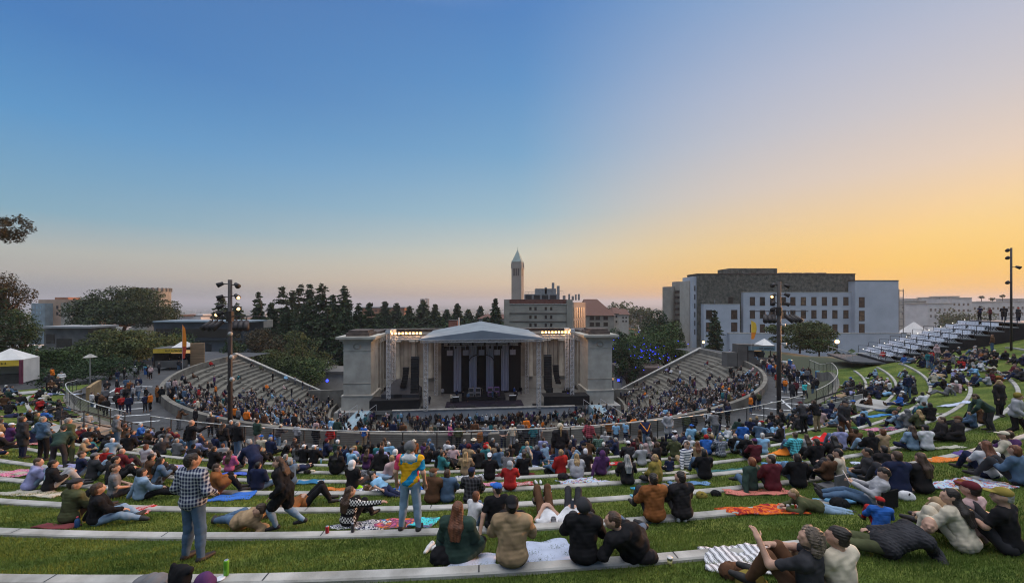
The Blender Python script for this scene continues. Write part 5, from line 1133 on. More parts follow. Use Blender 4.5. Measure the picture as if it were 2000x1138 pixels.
# ---- poses: joints in the person's own frame; +y is where the body faces, origin on the ground under the hips or feet
def pz(P, N, kn, an, el, wr, toe=(0, .20, -.03), nod=0, hd=None, hf=(0, 1, 0), sw=.185, hw=.095):
    m = lambda q: [np.array(q[0], float), np.array(q[1], float)] if isinstance(q[0], (tuple, list)) else [np.array((-q[0], q[1], q[2]), float), np.array(q, float)]
    P = np.array(P, float); N = np.array(N, float); up = nz(N-P); an = m(an)
    for q in an: q[2] = q[2]-.042 if q[2] < .11 else q[2]-.02; H = np.array(hd, float) if hd is not None else N+.165*nz(up*.45+np.array([0, .10, .75]))
    return dict(P=P, N=N, kn=m(kn), an=an, el=m(el), wr=m(wr), toe=toe, H=H, hf=nz(hf), nod=nod, sw=sw, hw=hw)
POSE = {
 'stand': pz((0, 0, .93), (0, .0, 1.44), (.10, .02, .50), (.115, -.01, .09), (.255, -.03, 1.15), (.245, .07, .90)),
 'pockets': pz((0, 0, .93), (0, -.01, 1.44), (.12, .03, .50), (.15, -.01, .09), (.28, -.07, 1.17), (.20, .10, .97)),
 'crossed': pz((0, 0, .93), (0, .0, 1.44), (.11, .02, .50), (.13, -.01, .09), (.25, .02, 1.16), ((.06, .24, 1.15), (-.08, .23, 1.12))),
 'phone': pz((0, 0, .93), (0, .0, 1.43), (.11, .02, .50), (.13, -.01, .09), ((-.25, -.03, 1.15), (.24, .10, 1.20)), ((-.24, .07, .90), (.12, .34, 1.38))),
 'walk': pz((0, 0, .92), (0, .05, 1.43), ((-.09, .22, .53), (.09, .02, .49)), ((-.09, .30, .10), (.09, -.32, .16)), ((-.25, -.12, 1.16), (.25, .05, 1.15)), ((-.26, .02, .94), (.22, .26, .99))),
 'rail': pz((0, 0, .93), (0, .16, 1.38), (.11, .03, .50), (.14, -.03, .09), (.28, .25, 1.12), (.20, .48, 1.10)),
 'bend': pz((0, 0, .88), (0, .36, 1.22), (.15, .08, .47), (.2, -.05, .09), (.25, .45, .96), (.12, .55, .72), hf=(0, .8, -.6)),
 'kneesup': pz((0, 0, .13), (0, .05, .63), (.13, .38, .47), (.13, .62, .09), (.27, .16, .38), ((-.05, .40, .40), (.05, .42, .44))),
 'hug': pz((0, 0, .13), (0, .14, .60), (.10, .36, .47), (.09, .50, .09), (.25, .26, .38), (.06, .48, .34)),
 'cross': pz((0, 0, .13), (0, .03, .64), (.33, .30, .17), ((.10, .36, .08), (-.10, .42, .08)), (.26, .08, .36), (.13, .27, .24), toe=(0, .12, -.02)),
 'legsout': pz((0, 0, .13), (0, .0, .64), (.12, .46, .18), (.12, .84, .09), (.26, .06, .36), (.12, .28, .26), toe=(.02, .06, .17)),
 'back': pz((0, 0, .13), (0, -.20, .58), (.13, .44, .30), (.13, .80, .09), (.26, -.34, .34), (.27, -.42, .06), toe=(.02, .12, .12)),
 'side': pz((0, 0, .13), (.06, .0, .63), ((.05, .38, .24), (.34, .30, .20)), ((.22, .62, .09), (.45, .62, .09)), ((-.24, -.05, .36), (.28, .14, .36)), ((-.34, -.16, .06), (.30, .34, .30)), toe=(.12, .10, -.02)),
 'lie': pz((0, 0, .13), (0, -.50, .16), (.12, .36, .48), (.12, .58, .09), (.27, -.28, .12), (.10, -.10, .27), hd=(0, -.68, .21), hf=(0, .45, .9)),
 'lieflat': pz((0, 0, .13), (0, -.50, .16), (.11, .44, .15), (.13, .86, .11), (.27, -.28, .12), (.10, -.10, .27), hd=(0, -.68, .21), hf=(0, .45, .9), toe=(.03, .04, .18)),
 'lieside': pz((0, 0, .19), (0, -.42, .38), ((.05, .40, .12), (.30, .32, .16)), ((.0, .80, .08), (.15, .70, .09)), ((.10, -.55, .10), (.26, -.22, .30)), ((-.15, -.58, .07), (.28, .05, .26)), hd=(-.02, -.56, .52), hf=(-.5, .8, .2), toe=(-.1, .12, 0)),
 'prone': pz((0, 0, .13), (0, .46, .24), (.10, -.42, .08), (.10, -.80, .10), (.24, .52, .06), (.12, .74, .05), hd=(0, .58, .42), hf=(0, .9, .2), toe=(0, -.12, -.04)),
 'chair': pz((0, 0, .33), (0, -.10, .82), (.12, .42, .44), (.13, .55, .09), (.27, -.02, .58), (.17, .22, .46)),
}
def frame(fw, up=(0, 0, 1)):
    y = nz(fw); x = nz(np.cross(y, up)); z = np.cross(x, y); return np.stack([x, y, z], 1)
def headR(p, yaw):
    Rm = frame(p['hf']); a = R(-yaw); return Rm @ np.array([[math.cos(a), -math.sin(a), 0], [math.sin(a), math.cos(a), 0], [0, 0, 1]])
def body_frame(p):
    up = nz(p['N']-p['P']); hipx = nz((p['kn'][1]-p['kn'][0])*np.array([1, 1, 0])+np.array([1.2, 0, 0])); x = nz(hipx-up*(hipx @ up)); y = np.cross(up, x); return x, y, up
def shoulders(p): x, y, up = body_frame(p); x = nz(x*.3+np.array([1, 0, 0])) ; return [p['N']-up*.045-x*p['sw'], p['N']-up*.045+x*p['sw']]
def hips(p): x, y, up = body_frame(p); return [p['P']-x*p['hw'], p['P']+x*p['hw']]
def torso_prims(f, p, g=0.0, fat=1.0, hem=True):
    x, y, up = body_frame(p); Rm = np.stack([x, y, up], 1); P, N = p['P'], p['N']; L_ = np.linalg.norm(N-P)
    if hem: f.ell(P+up*(.03 if g else 0), ((.168*fat+g*1.35), (.118*fat+g*1.5), .115+g), Rm)
    f.ell(P+up*L_*.30, ((.140*fat+g), (.100*fat+g), .15+g), Rm); f.ell(P+up*L_*.62+y*.01, (.165*fat**.5+g, .108*fat**.5+g, .185+g), Rm)
    s = shoulders(p); f.cone(s[0]+up*.01, s[1]+up*.01, .055+g, .055+g); f.ell(P+up*L_*.84, (.155+g, .085+g, .09+g), Rm)
def arm_prims(f, p, g=0.0, upto=1.0, th=1.0):
    s = shoulders(p)
    for i in (0, 1):
        e, w_ = p['el'][i], p['wr'][i]; f.cone(s[i], e if upto >= .5 else s[i]+(e-s[i])*upto*2, .054*th+g, .042*th+g+(.004 if upto < .5 else 0))
        if upto > .5: q = e+(w_-e)*min(1, (upto-.5)*2); f.cone(e, q, .042*th+g, .030*th+g+(.004 if g else 0))
def leg_prims(f, p, g=0.0, th=1.0, cut=1.0):
    h = hips(p)
    for i in (0, 1):
        k, a = p['kn'][i], p['an'][i]; f.cone(h[i], k, .086*th+g, .056*th+g); q = k+(a-k)*cut; f.cone(k, q, .056*th+g, .038+g)
        m = k+(a-k)*.3; fw = nz(np.cross(np.cross(k-h[i], a-k), a-k)) if np.linalg.norm(np.cross(k-h[i], a-k)) > 1e-3 else np.zeros(3); f.cone(m, k+(a-k)*.45, .055*th+g*.8, .05*th+g*.8)
def hand_prims(f, p, fine):
    for i in (0, 1):
        e, w_ = p['el'][i], p['wr'][i]; d = nz(w_-e); sx = 1 if i else -1
        side = nz(np.cross(d, (0, 0, 1))+np.array([0.001, 0, 0])); nrm = np.cross(side, d)
        if nrm[2] > 0: nrm = -nrm
        pc = w_+d*.045; Rm = np.stack([side, d, np.cross(side, d)], 1); f.ell(pc, (.040, .052, .018), Rm)
        if fine:
            for k in range(4):
                b = w_+d*.085+side*(-.028+.0187*k); L_ = (.036, .042, .040, .032)[k]; m = b+nz(d+nrm*.35)*L_; t = m+nz(d*.6+nrm*.8)*L_*.8
                f.cone(b, m, .0095, .009, True); f.cone(m, t, .009, .0075, True)
            b = w_+d*.025+side*(-.034*sx); m = b+nz(d*.6-side*.8*sx)*.038; f.cone(b, m, .012, .010, True); f.cone(m, m+nz(d-side*.2*sx+nrm*.3)*.03, .010, .008, True)
        else:
            f.cone(w_+d*.08, w_+d*.13+nrm*.03, .028, .018); b = w_+d*.03-side*.03*sx; f.cone(b, b+nz(d-side*.8*sx)*.045, .014, .010)
def head_prims(f, p, Rm, fine):
    H = p['H']; q = lambda *a: H+Rm @ np.array(a)
    f.ell(q(0, -.012, .028), (.074, .092, .088), Rm); f.ell(q(0, .022, -.038), (.057, .062, .070), Rm); f.ell(q(0, .045, -.075), (.034, .034, .028), Rm)
    f.cone(p['N']-nz(p['N']-p['P'])*.02, q(0, -.02, -.05), .056, .050)
    f.cone(q(0, .080, .012), q(0, .108, -.022), .010, .014); 
    if fine:
        f.cone(q(-.03, .078, .022), q(.03, .078, .022), .012, .012); f.cone(q(-.02, .078, -.058), q(.02, .078, -.058), .009, .009); f.ell(q(-.045, .05, -.02), (.02, .02, .02), Rm); f.ell(q(.045, .05, -.02), (.02, .02, .02), Rm)
    for s in (-1, 1): f.ell(q(s*.074, -.008, -.008), (.010, .020, .030), Rm)
def body_field(p, yaw, fine):
    f = Fld(.013 if fine else .015); Rm = headR(p, yaw); torso_prims(f, p); arm_prims(f, p); leg_prims(f, p); hand_prims(f, p, fine); head_prims(f, p, Rm, fine)
    for i in (0, 1): a = p['an'][i]; t = np.array(p['toe'])*(np.array([-1, 1, 1]) if i == 0 else 1); f.cone(a, a+t*.9, .036, .03)
    return f
def shoe_field(p, i):
    f = Fld(.012); a = p['an'][i]; t = np.array(p['toe'])*(np.array([-1, 1, 1]) if i == 0 else 1); u = nz(t); f.cone(a-u*.03, a+t*.5, .047, .043); f.cone(a+t*.4, a+t*1.02, .043, .036); f.cone(a+np.array([0, 0, .0])-u*.0, a+nz(p['kn'][i]-a)*.05, .045, .044); return f
def shirt_field(p, kind, seed):
    f = Fld(.02); x, y, up = body_frame(p); g = {'tee': .014, 'sweater': .024, 'hoodie': .030, 'jacket': .032, 'coat': .036, 'puffer': .045, 'vest': .03, 'poncho': .05}.get(kind, .02)
    torso_prims(f, p, g, 1.0 if kind == 'tee' else 1.05); arm_prims(f, p, g*.8, .34 if kind in ('tee', 'vest') else .98)
    if kind in ('hoodie', 'jacket', 'coat'):  f.ell(p['N']-y*.06+up*.03, (.10, .07, .055), np.stack([x, y, up], 1))
    if kind == 'puffer': f.ell(p['N']-up*.02, (.09, .09, .07), np.stack([x, y, up], 1))
    if kind == 'coat':
        h = hips(p)
        for i in (0, 1): f.cone(h[i], h[i]+(p['kn'][i]-h[i])*.75, .125, .13)
    if kind == 'poncho': f.ell(p['P']+up*.2, (.27, .2, .24), np.stack([x, y, up], 1))
    if kind in ('tee', 'sweater') : pass
    f.noise = (.0048 if kind != 'puffer' else .007, 15 if kind != 'puffer' else 34, seed); return f
def trouser_field(p, kind, seed):
    f = Fld(.016); x, y, up = body_frame(p); f.ell(p['P'], (.168, .120, .118), np.stack([x, y, up], 1)); leg_prims(f, p, .014 if kind != 'wide' else .03, 1.02, .45 if kind == 'shorts' else .93); f.noise = (.0035, 17, seed); return f
def hair_field(p, yaw, kind, seed):
    f = Fld(.012); Rm = headR(p, yaw); H = p['H']; q = lambda *a: H+Rm @ np.array(a); up = nz(p['N']-p['P']); x, y, _ = body_frame(p); nb = p['N']-y*.10-up*.0
    f.ell(q(0, -.020, .040), (.084, .096, .088), Rm)
    if kind in ('short', 'cropped'): f.ell(q(0, -.05, -.02), (.068, .058, .06), Rm)
    if kind == 'bob': f.ell(q(0, -.045, -.03), (.092, .075, .10), Rm)
    if kind in ('long', 'wavy'):
        f.ell(q(0, -.04, -.04), (.095, .075, .10), Rm); m = nb-y*.03-up*.05; e = nb-y*.06-up*(.22 if kind == 'long' else .16)
        for s in (-.05, 0, .05): f.cone(q(s, -.07, -.05), m+x*s*1.3, .045, .045); f.cone(m+x*s*1.3, e+x*s*1.1, .045, .022)
    if kind == 'ponytail': f.ell(q(0, -.05, -.02), (.07, .06, .06), Rm); f.cone(q(0, -.10, .03), q(0, -.15, -.04), .028, .034); f.cone(q(0, -.15, -.04), nb-y*.05-up*.12, .034, .014)
    if kind == 'bun': f.ell(q(0, -.05, -.02), (.07, .06, .06), Rm); f.ell(q(0, -.09, .09), (.042, .042, .038), Rm)
    if kind == 'curly':
        rg = np.random.default_rng(seed)
        for _ in range(46):
            u = nz(rg.normal(size=3)); u[1] = -abs(u[1])*.8+.1; u[2] -= .25; f.ell(q(u[0]*.105, u[1]*.11-.01, u[2]*.13+.0), (.034, .034, .034))
    if kind == 'fringe': f = Fld(.01); f.ell(q(0, -.04, -.01), (.084, .076, .045), Rm); f.ell(q(0, 0, .1), (.09, .12, .07), Rm, True)
    f.ell(q(0, .095, -.035), (.072, .075, .085), Rm, True); f.ell(q(0, .13, .03), (.055, .06, .03), Rm, True)
    f.noise = (.006 if kind != 'curly' else .010, 48, seed); return f
def beard_field(p, yaw):
    f = Fld(.01); Rm = headR(p, yaw); q = lambda *a: p['H']+Rm @ np.array(a); f.ell(q(0, .035, -.075), (.056, .058, .050), Rm); f.ell(q(0, .11, -.03), (.03, .03, .022), Rm, True); f.ell(q(0, .06, .02), (.06, .09, .05), Rm, True); f.noise = (.003, 60, 1); return f
def hat_field(p, yaw, kind):
    f = Fld(.008); Rm = headR(p, yaw); q = lambda *a: p['H']+Rm @ np.array(a)
    if kind in ('cap', 'backcap'):
        s = 1 if kind == 'cap' else -1
        f.ell(q(0, -.014, .055), (.090, .103, .078), Rm); f.ell(q(0, .03*s, -.02), (.14, .16, .075), Rm, True); f.ell(q(0, .115*s-.005, .052), (.068, .080, .012), Rm)
        if s > 0: f.c = [f.c[0]]
        f.c[0] = ('e', q(0, -.01, -.045), np.array((.16, .2, .085)), Rm)
    if kind == 'flatcap': f.ell(q(0, .0, .07), (.098, .115, .048), Rm); f.ell(q(0, .105, .045), (.06, .05, .012), Rm)
    if kind == 'beanie': f.ell(q(0, -.016, .045), (.090, .103, .098), Rm); f.cone(q(-.03, -.03, .02), q(.03, -.03, .02), .085, .085); f.ell(q(0, .11, -.045), (.09, .085, .075), Rm, True)
    if kind == 'sunhat': f.ell(q(0, -.01, .07), (.088, .098, .075), Rm); f.ell(q(0, -.005, .045), (.165, .18, .014), Rm)
    if kind == 'hood': f.ell(q(0, -.03, .015), (.108, .120, .125), Rm); f.ell(q(0, -.06, -.10), (.11, .09, .09), Rm); f.ell(q(0, .12, -.01), (.075, .10, .105), Rm, True); f.noise = (.003, 30, 2)
    return f
MESH = {}
def cached(key, fn, vox):
    if key not in MESH: MESH[key] = mesh_of(key[0], fn(), vox)
    return MESH[key]

# ---- cloth, skin, hair materials
CN = dict(black=(.012, .012, .014), charcoal=(.035, .035, .04), dark=(.022, .02, .022), grey=(.14, .14, .15), lightgrey=(.32, .32, .34), white=(.58, .58, .60), cream=(.52, .46, .36), navy=(.016, .022, .055), denim=(.075, .125, .20), paledenim=(.20, .29, .40), blue=(.03, .12, .42), skyblue=(.22, .42, .62), teal=(.03, .15, .17), aqua=(.06, .55, .55), olive=(.065, .072, .035), green=(.03, .10, .045), darkgreen=(.03, .055, .045), brown=(.10, .05, .028), rust=(.23, .085, .028), tan=(.30, .21, .125), red=(.32, .02, .02), maroon=(.10, .018, .025), pink=(.42, .10, .20), palepink=(.46, .32, .32), purple=(.075, .03, .10), lavender=(.25, .26, .45), orange=(.62, .16, .02), yellow=(.62, .38, .03), mustard=(.22, .17, .04), neon=(.35, .85, .02))
HN = dict(darkhair=(.018, .013, .011), black=(.010, .009, .009), brown=(.055, .030, .018), auburn=(.13, .045, .020), red=(.20, .065, .025), blond=(.34, .22, .10), greyhair=(.28, .27, .26), greybrown=(.12, .09, .068), white=(.55, .54, .52))
WORD = dict(darkhair='dark-haired', black='black-haired', brown='brown-haired', auburn='auburn-haired', red='red-haired', blond='blond', greyhair='grey-haired', greybrown='grey-brown-haired', white='white-haired')
CW = dict(lightgrey='light grey', skyblue='sky blue', paledenim='pale denim', palepink='pale pink', darkgreen='dark green', neon='bright neon')
def cloth(c, pat=None):
    nmk = 'cloth_%s_%s' % (c, pat or 'plain')
    if nmk in MATS: return MATS[nmk]
    if pat is None: return mat(nmk, CN[c], .92, .22, 4, .3, 9, spec=.12, dist=.02, detail=6)
    m, t, p = newmat(nmk); L = t.links.new; tcn = t.nodes.new('ShaderNodeTexCoord'); p.inputs['Roughness'].default_value = .92; p.inputs['Specular IOR Level'].default_value = .12
    sp_ = t.nodes.new('ShaderNodeSeparateXYZ'); L(tcn.outputs['Object'], sp_.inputs[0])
    def mth(op, a, b=0.0):
        n = t.nodes.new('ShaderNodeMath'); n.operation = op
        for i, v in enumerate((a, b)):
            if isinstance(v, (int, float)): n.inputs[i].default_value = v
            else: L(v, n.inputs[i])
        return n.outputs[0]
    def mixc(f_, a, b):
        n = t.nodes.new('ShaderNodeMix'); n.data_type = 'RGBA'; L(f_, n.inputs[0])
        for s_, v in ((6, a), (7, b)):
            if isinstance(v, tuple): n.inputs[s_].default_value = (*v, 1)
            else: L(v, n.inputs[s_])
        return n.outputs[2]
    X, Y, Z = sp_.outputs; base = CN[c]
    if pat == 'plaid' or pat == 'check':
        fr = 42 if pat == 'plaid' else 26; hx = mth('ADD', X, mth('MULTIPLY', Y, .8)); a = mth('GREATER_THAN', mth('SINE', mth('MULTIPLY', hx, fr*6.28/2.4)), .25); b = mth('GREATER_THAN', mth('SINE', mth('MULTIPLY', Z, fr*6.28/2.4)), .25)
        s = mth('MULTIPLY', mth('ADD', a, b), .5); lt = (.36, .38, .42) if pat == 'plaid' else tuple(min(.7, x*4+.02) for x in base); cc = mixc(s, base, lt)
    elif pat == 'stripe':
        a = mth('GREATER_THAN', mth('SINE', mth('MULTIPLY', Z, 78.0)), .45); cc = mixc(a, base, (.04, .05, .10))
    elif pat == 'nordic':
        v = t.nodes.new('ShaderNodeTexVoronoi'); v.inputs['Scale'].default_value = 22; L(tcn.outputs['Object'], v.inputs['Vector']); bnd = mth('GREATER_THAN', mth('SINE', mth('MULTIPLY', Z, 34.0)), -.35); dots = mth('GREATER_THAN', mth('SINE', mth('MULTIPLY', mth('ADD', X, mth('MULTIPLY', Y, .9)), 75.0)), 0.0); zz_ = mth('GREATER_THAN', mth('SINE', mth('MULTIPLY', Z, 88.0)), 0.0)
        cc = mixc(mth('MULTIPLY', bnd, mth('ABSOLUTE', mth('SUBTRACT', dots, zz_))), base, (.48, .48, .46))
    elif pat == 'tiedye':
        n = t.nodes.new('ShaderNodeTexNoise'); n.inputs['Scale'].default_value = 9; n.inputs['Detail'].default_value = 5; L(tcn.outputs['Object'], n.inputs['Vector']); w1 = mth('MULTIPLY', mth('SUBTRACT', n.outputs[0], .5), .22)
        yel = (.62, .33, .015); blu = (.015, .22, .42); red = (.50, .05, .11)
        top = mth('MULTIPLY', mth('GREATER_THAN', mth('ADD', Z, w1), 1.335), mth('LESS_THAN', mth('ABSOLUTE', X), .165)); dg = mth('SUBTRACT', mth('ADD', mth('SUBTRACT', Z, mth('MULTIPLY', X, 1.05)), w1), .0); low = mth('MULTIPLY', mth('LESS_THAN', dg, 1.075), mth('GREATER_THAN', dg, .90))
        lef = mth('LESS_THAN', mth('ADD', X, mth('MULTIPLY', w1, .5)), -.185); cc = mixc(top, yel, blu); cc = mixc(low, cc, blu); cc = mixc(lef, cc, red); rg_ = mth('MULTIPLY', mth('GREATER_THAN', mth('ADD', X, mth('MULTIPLY', w1, .5)), .155), mth('LESS_THAN', Z, 1.17)); cc = mixc(rg_, cc, red)
    elif pat == 'rainbow':
        a = mth('ABSOLUTE', X); v_ = mth('SUBTRACT', mth('SUBTRACT', Z, .98), mth('MULTIPLY', a, 1.3)); cc = base; cc = mixc(mth('MULTIPLY', mth('GREATER_THAN', v_, .0), mth('LESS_THAN', v_, .10)), cc, (.55, .05, .03)); cc = mixc(mth('MULTIPLY', mth('GREATER_THAN', v_, .035), mth('LESS_THAN', v_, .075)), cc, (.75, .5, .05))
    elif pat == 'emblem':
        d = mth('ADD', mth('POWER', X, 2.0), mth('POWER', mth('SUBTRACT', Z, .45), 2.0)); cc = mixc(mth('MULTIPLY', mth('LESS_THAN', d, .006), mth('LESS_THAN', Y, 0.0)), base, (.25, .35, .45))
    L(cc, p.inputs['Base Color']) if not isinstance(cc, tuple) else None
    n2 = t.nodes.new('ShaderNodeTexNoise'); n2.inputs['Scale'].default_value = 18; L(tcn.outputs['Object'], n2.inputs['Vector']); b_ = t.nodes.new('ShaderNodeBump'); b_.inputs['Strength'].default_value = .35; b_.inputs['Distance'].default_value = .012; L(n2.outputs[0], b_.inputs['Height']); L(b_.outputs[0], p.inputs['Normal'])
    MATS[nmk] = m; return m
SK = [mat('skin_light', (.42, .25, .18), .55, .12, 6, .15, 60, spec=.35), mat('skin_tan', (.33, .18, .115), .55, .12, 6, .15, 60, spec=.35), mat('skin_brown', (.15, .075, .045), .5, .12, 6, .15, 60, spec=.35)]
def hairm(c): return mat('hair_'+c, HN[c], .6, .35, 30, .8, 120, spec=.4, stretch=(1, 1, .15), dist=.006)
M_shoe = [mat('shoe_dark', (.02, .018, .018), .6, .1, 9), mat('shoe_white', (.5, .5, .5), .6, .1, 9), mat('shoe_brown', (.08, .045, .025), .6, .1, 9)]
M_eye = mat('eye_dark', (.012, .01, .01), .2, 0, 2)
PLACED = []
def child(root, name, me, m):
    o = bpy.data.objects.new(name, me); link(o, root); o.material_slots[0].link = 'OBJECT'; o.material_slots[0].material = m; return o
def person(loc, rz, pose='kneesup', top=('jacket', 'black'), leg=('trousers', 'denim'), hair=('short', 'darkhair'), hat=None, yaw=0, skin=0, shoe=0, sc=1.0, label='', group=None, fine=False, pat=None, P=None, beard=False, eyes=False, cat='person', scarf=None):
    key = pose if P is None else 'x%d' % id(P); p = P or POSE[pose]; vb, vc = (.0085, .012) if fine else (.021, .024)
    yaw = int(round(yaw/30.0)*30) if not fine else yaw
    me = cached(('body', key, yaw, fine), lambda: body_field(p, yaw, fine), vb)
    root = bpy.data.objects.new('person', me); link(root); root.material_slots[0].link = 'OBJECT'; root.material_slots[0].material = SK[skin]
    root.location = loc; root.rotation_euler = (0, 0, rz); root.scale = (sc, sc, sc); tag(root, label, cat, group)
    kt, ct = top; nm = {'tee': 't_shirt', 'sweater': 'sweater', 'hoodie': 'hoodie', 'jacket': 'jacket', 'coat': 'coat', 'puffer': 'puffer_jacket', 'vest': 'vest', 'poncho': 'poncho'}[kt]
    child(root, nm, cached((nm, key, kt, fine), lambda: shirt_field(p, kt, 3), vc), cloth(ct, pat))
    kl, cl = leg; child(root, 'trousers' if kl != 'shorts' else 'shorts', cached(('legwear', key, kl, fine), lambda: trouser_field(p, kl, 5), vc), cloth(cl))
    for i in (0, 1): child(root, 'shoe', cached(('shoe', key, i, fine), lambda: shoe_field(p, i), vc), M_shoe[shoe])
    if hair and hair[0] != 'bald': child(root, 'hair', cached(('hair', key, yaw, hair[0], fine), lambda: hair_field(p, yaw, hair[0], 7), vb if fine else .019), hairm(hair[1]))
    if hat: child(root, {'backcap': 'cap', 'flatcap': 'cap', 'sunhat': 'hat'}.get(hat[0], hat[0]), cached(('hat', key, yaw, hat[0], fine), lambda: hat_field(p, yaw, hat[0]), .010 if fine else .017), cloth(hat[1]))
    if scarf:
        def sf():
            f = Fld(.015); x, y, up = body_frame(p); f.ell(p['N']+up*.045-y*.005, (.092, .092, .036), np.stack([x, y, up], 1))
            if scarf[1] == 'towel': f.ell(p['N']-y*.075-up*.01, (.15, .05, .075), np.stack([x, y, up], 1)); f.noise = (.005, 40, 2)
            return f
        child(root, 'towel' if scarf[1] == 'towel' else 'collar', cached(('neckwear', key, scarf[1]), sf, .011), cloth(scarf[0]))
    if beard: child(root, 'beard', cached(('beard', key, yaw), lambda: beard_field(p, yaw), .009), hairm(hair[1]))
    if eyes:
        Rm = headR(p, yaw)
        for s in (-1, 1):
            c = p['H']+Rm @ np.array([s*.031, .083, .002]); mb = MB(); mb.ico(c, (.011, .011, .007), n=8); mb.build('eye', M_eye, root, True)
    PLACED.append((loc[0], loc[1])); return root
# ---------------------------------------------------------------- the people one by one
HERO = {
 'herowalk': pz((0, 0, .90), (.02, .14, 1.40), ((-.09, .30, .55), (.09, -.02, .46)), ((-.08, .16, .16), (.09, -.36, .14)), ((-.26, .02, 1.10), (.28, -.02, 1.12)), ((-.24, .22, .92), (.34, .16, .92)), hf=(0, .9, -.35)),
 'heropoint': pz((0, 0, .13), (.02, .02, .62), ((-.12, .36, .44), (.13, .34, .46)), ((-.12, .60, .09), (.13, .60, .09)), ((-.26, .12, .38), (.42, .16, .52)), ((-.05, .40, .36), (.66, .30, .56))),
 'heroback': pz((0, 0, .93), (0, .0, 1.42), (.13, .02, .48), (.17, -.02, .09), (.27, -.05, 1.14), (.28, .04, .90), sw=.20),
 'heropockets': pz((0, 0, .93), (0, -.02, 1.43), (.11, .03, .50), (.15, .0, .09), ((-.27, -.06, 1.16), (.30, -.02, 1.14)), ((-.20, .10, .96), (.20, .18, 1.02)), sw=.19),
 'herocurl': pz((0, 0, .13), (0, -.02, .66), ((-.12, .36, .46), (.14, .34, .48)), ((-.08, .58, .09), (.16, .60, .09)), ((-.22, .30, .44), (.28, .22, .50)), ((-.16, .44, .64), (.06, .40, .52))),
 'herolean': pz((0, 0, .14), (-.32, -.10, .50), ((.10, .42, .30), (.34, .30, .14)), ((.30, .76, .09), (.66, .50, .09)), ((-.58, -.02, .22), (-.10, .10, .34)), ((-.50, .22, .06), (.14, .30, .30)), hd=(-.42, -.02, .66)),
 'herorecline': pz((0, 0, .20), (.02, -.48, .46), ((.06, .46, .14), (.22, .40, .20)), ((.02, .90, .08), (.12, .86, .16)), ((.10, -.74, .14), (.28, -.30, .32)), ((-.16, -.70, .07), (.26, .02, .30)), hd=(.02, -.62, .60), hf=(-.4, .85, .1), toe=(0, .08, .16), sw=.20),
 'heroread': pz((0, 0, .15), (0, -.16, .60), (.12, .44, .20), (.12, .86, .09), (.26, .02, .36), ((-.08, .32, .46), (.10, .32, .46)), toe=(.02, .10, .13), nod=1, hf=(0, .9, -.4)),
 'heroarm': pz((0, 0, .93), (.02, .0, 1.42), (.12, .02, .50), (.16, -.02, .09), ((-.28, -.04, 1.14), (.40, .10, 1.28)), ((-.27, .06, .90), (.58, .24, 1.40)), sw=.20),
 'herokneesout': pz((0, 0, .13), (0, -.10, .62), ((-.34, .30, .26), (.16, .40, .40)), ((-.46, .62, .09), (.1, .60, .09)), ((-.26, .06, .36), (.28, .08, .38)), ((-.12, .30, .34), (.06, .36, .36))),
}
POSE.update(HERO)
LAWN = 'people on the lawn'; ROAD = 'people on the concourse'
def at_foot(px, py, onroad=False):
    return atz(px, py, ZC) if onroad else hit(px, py)
def PP(x, y, pose, f, tk, tc, lc, hk='short', hc='darkhair', hat=None, lb='', road=False, **k):
    loc = at_foot(x, y, road); lk = k.pop('lk', 'trousers')
    return person(loc, -R(f), pose, (tk, tc), (lk, lc), (hk, hc), hat, label=lb, group=ROAD if road else LAWN, **k)
H = dict(fine=True)
# nearest figures
PP(377, 1094, 'heropockets', 12, 'sweater', 'navy', 'denim', 'short', 'darkhair', None, 'person standing in navy and white plaid shirt and jeans, hands in front', pat='plaid', yaw=25, skin=1, sc=1.0, fine=True)
PP(801, 1035, 'heroback', 4, 'tee', 'yellow', 'paledenim', 'cropped', 'greyhair', ('beanie', 'grey'), 'person standing on a bright blanket in a yellow and blue tie-dye shirt and jeans', pat='tiedye', sc=.985, fine=True, scarf=('white', 'towel'))
PP(558, 1034, 'herowalk', -105, 'coat', 'black', 'paledenim', 'wavy', 'brown', None, 'person striding left in a long black coat, pale jeans and dark boots', yaw=-25, sc=.88, eyes=True, fine=True)
PP(680, 1028, 'heropoint', 25, 'sweater', 'black', 'black', 'long', 'brown', None, 'seated person in a black and white patterned knit sweater pointing right', pat='nordic', yaw=30, sc=.92, eyes=True, fine=True)
PP(893, 1098, 'cross', 5, 'coat', 'darkgreen', 'black', 'long', 'auburn', None, 'seated person with long auburn hair and dark green coat beside the brown-jacketed man', sc=1.0, fine=True)
PP(1000, 1106, 'kneesup', 0, 'jacket', 'tan', 'black', 'short', 'darkhair', ('backcap', 'black'), 'seated person in a tan jacket and black backwards cap on a white blanket', sc=1.06, fine=True)
PP(1140, 1101, 'kneesup', 6, 'hoodie', 'black', 'charcoal', 'short', 'darkhair', ('beanie', 'charcoal'), 'seated person in black hoodie with orange collar and grey beanie', yaw=-20, sc=1.0, fine=True, scarf=('orange', 'collar'))
PP(1240, 1090, 'herolean', -25, 'coat', 'black', 'denim', 'cropped', 'brown', None, 'seated person with short brown hair turned left, black fleece and jeans, knees apart', yaw=-50, sc=1.02, fine=True)
PP(1580, 1194, 'herocurl', -35, 'tee', 'charcoal', 'brown', 'curly', 'greybrown', None, 'bearded person with long curly greying hair in a dark grey T-shirt looking left', yaw=-40, sc=1.0, beard=True, eyes=True, skin=0, fine=True)
PP(1648, 1190, 'kneesup', -20, 'sweater', 'cream', 'tan', 'bun', 'darkhair', None, 'seated person in cream sweater with dark clipped-up hair behind the curly-haired one', yaw=-20, sc=.97, fine=True)
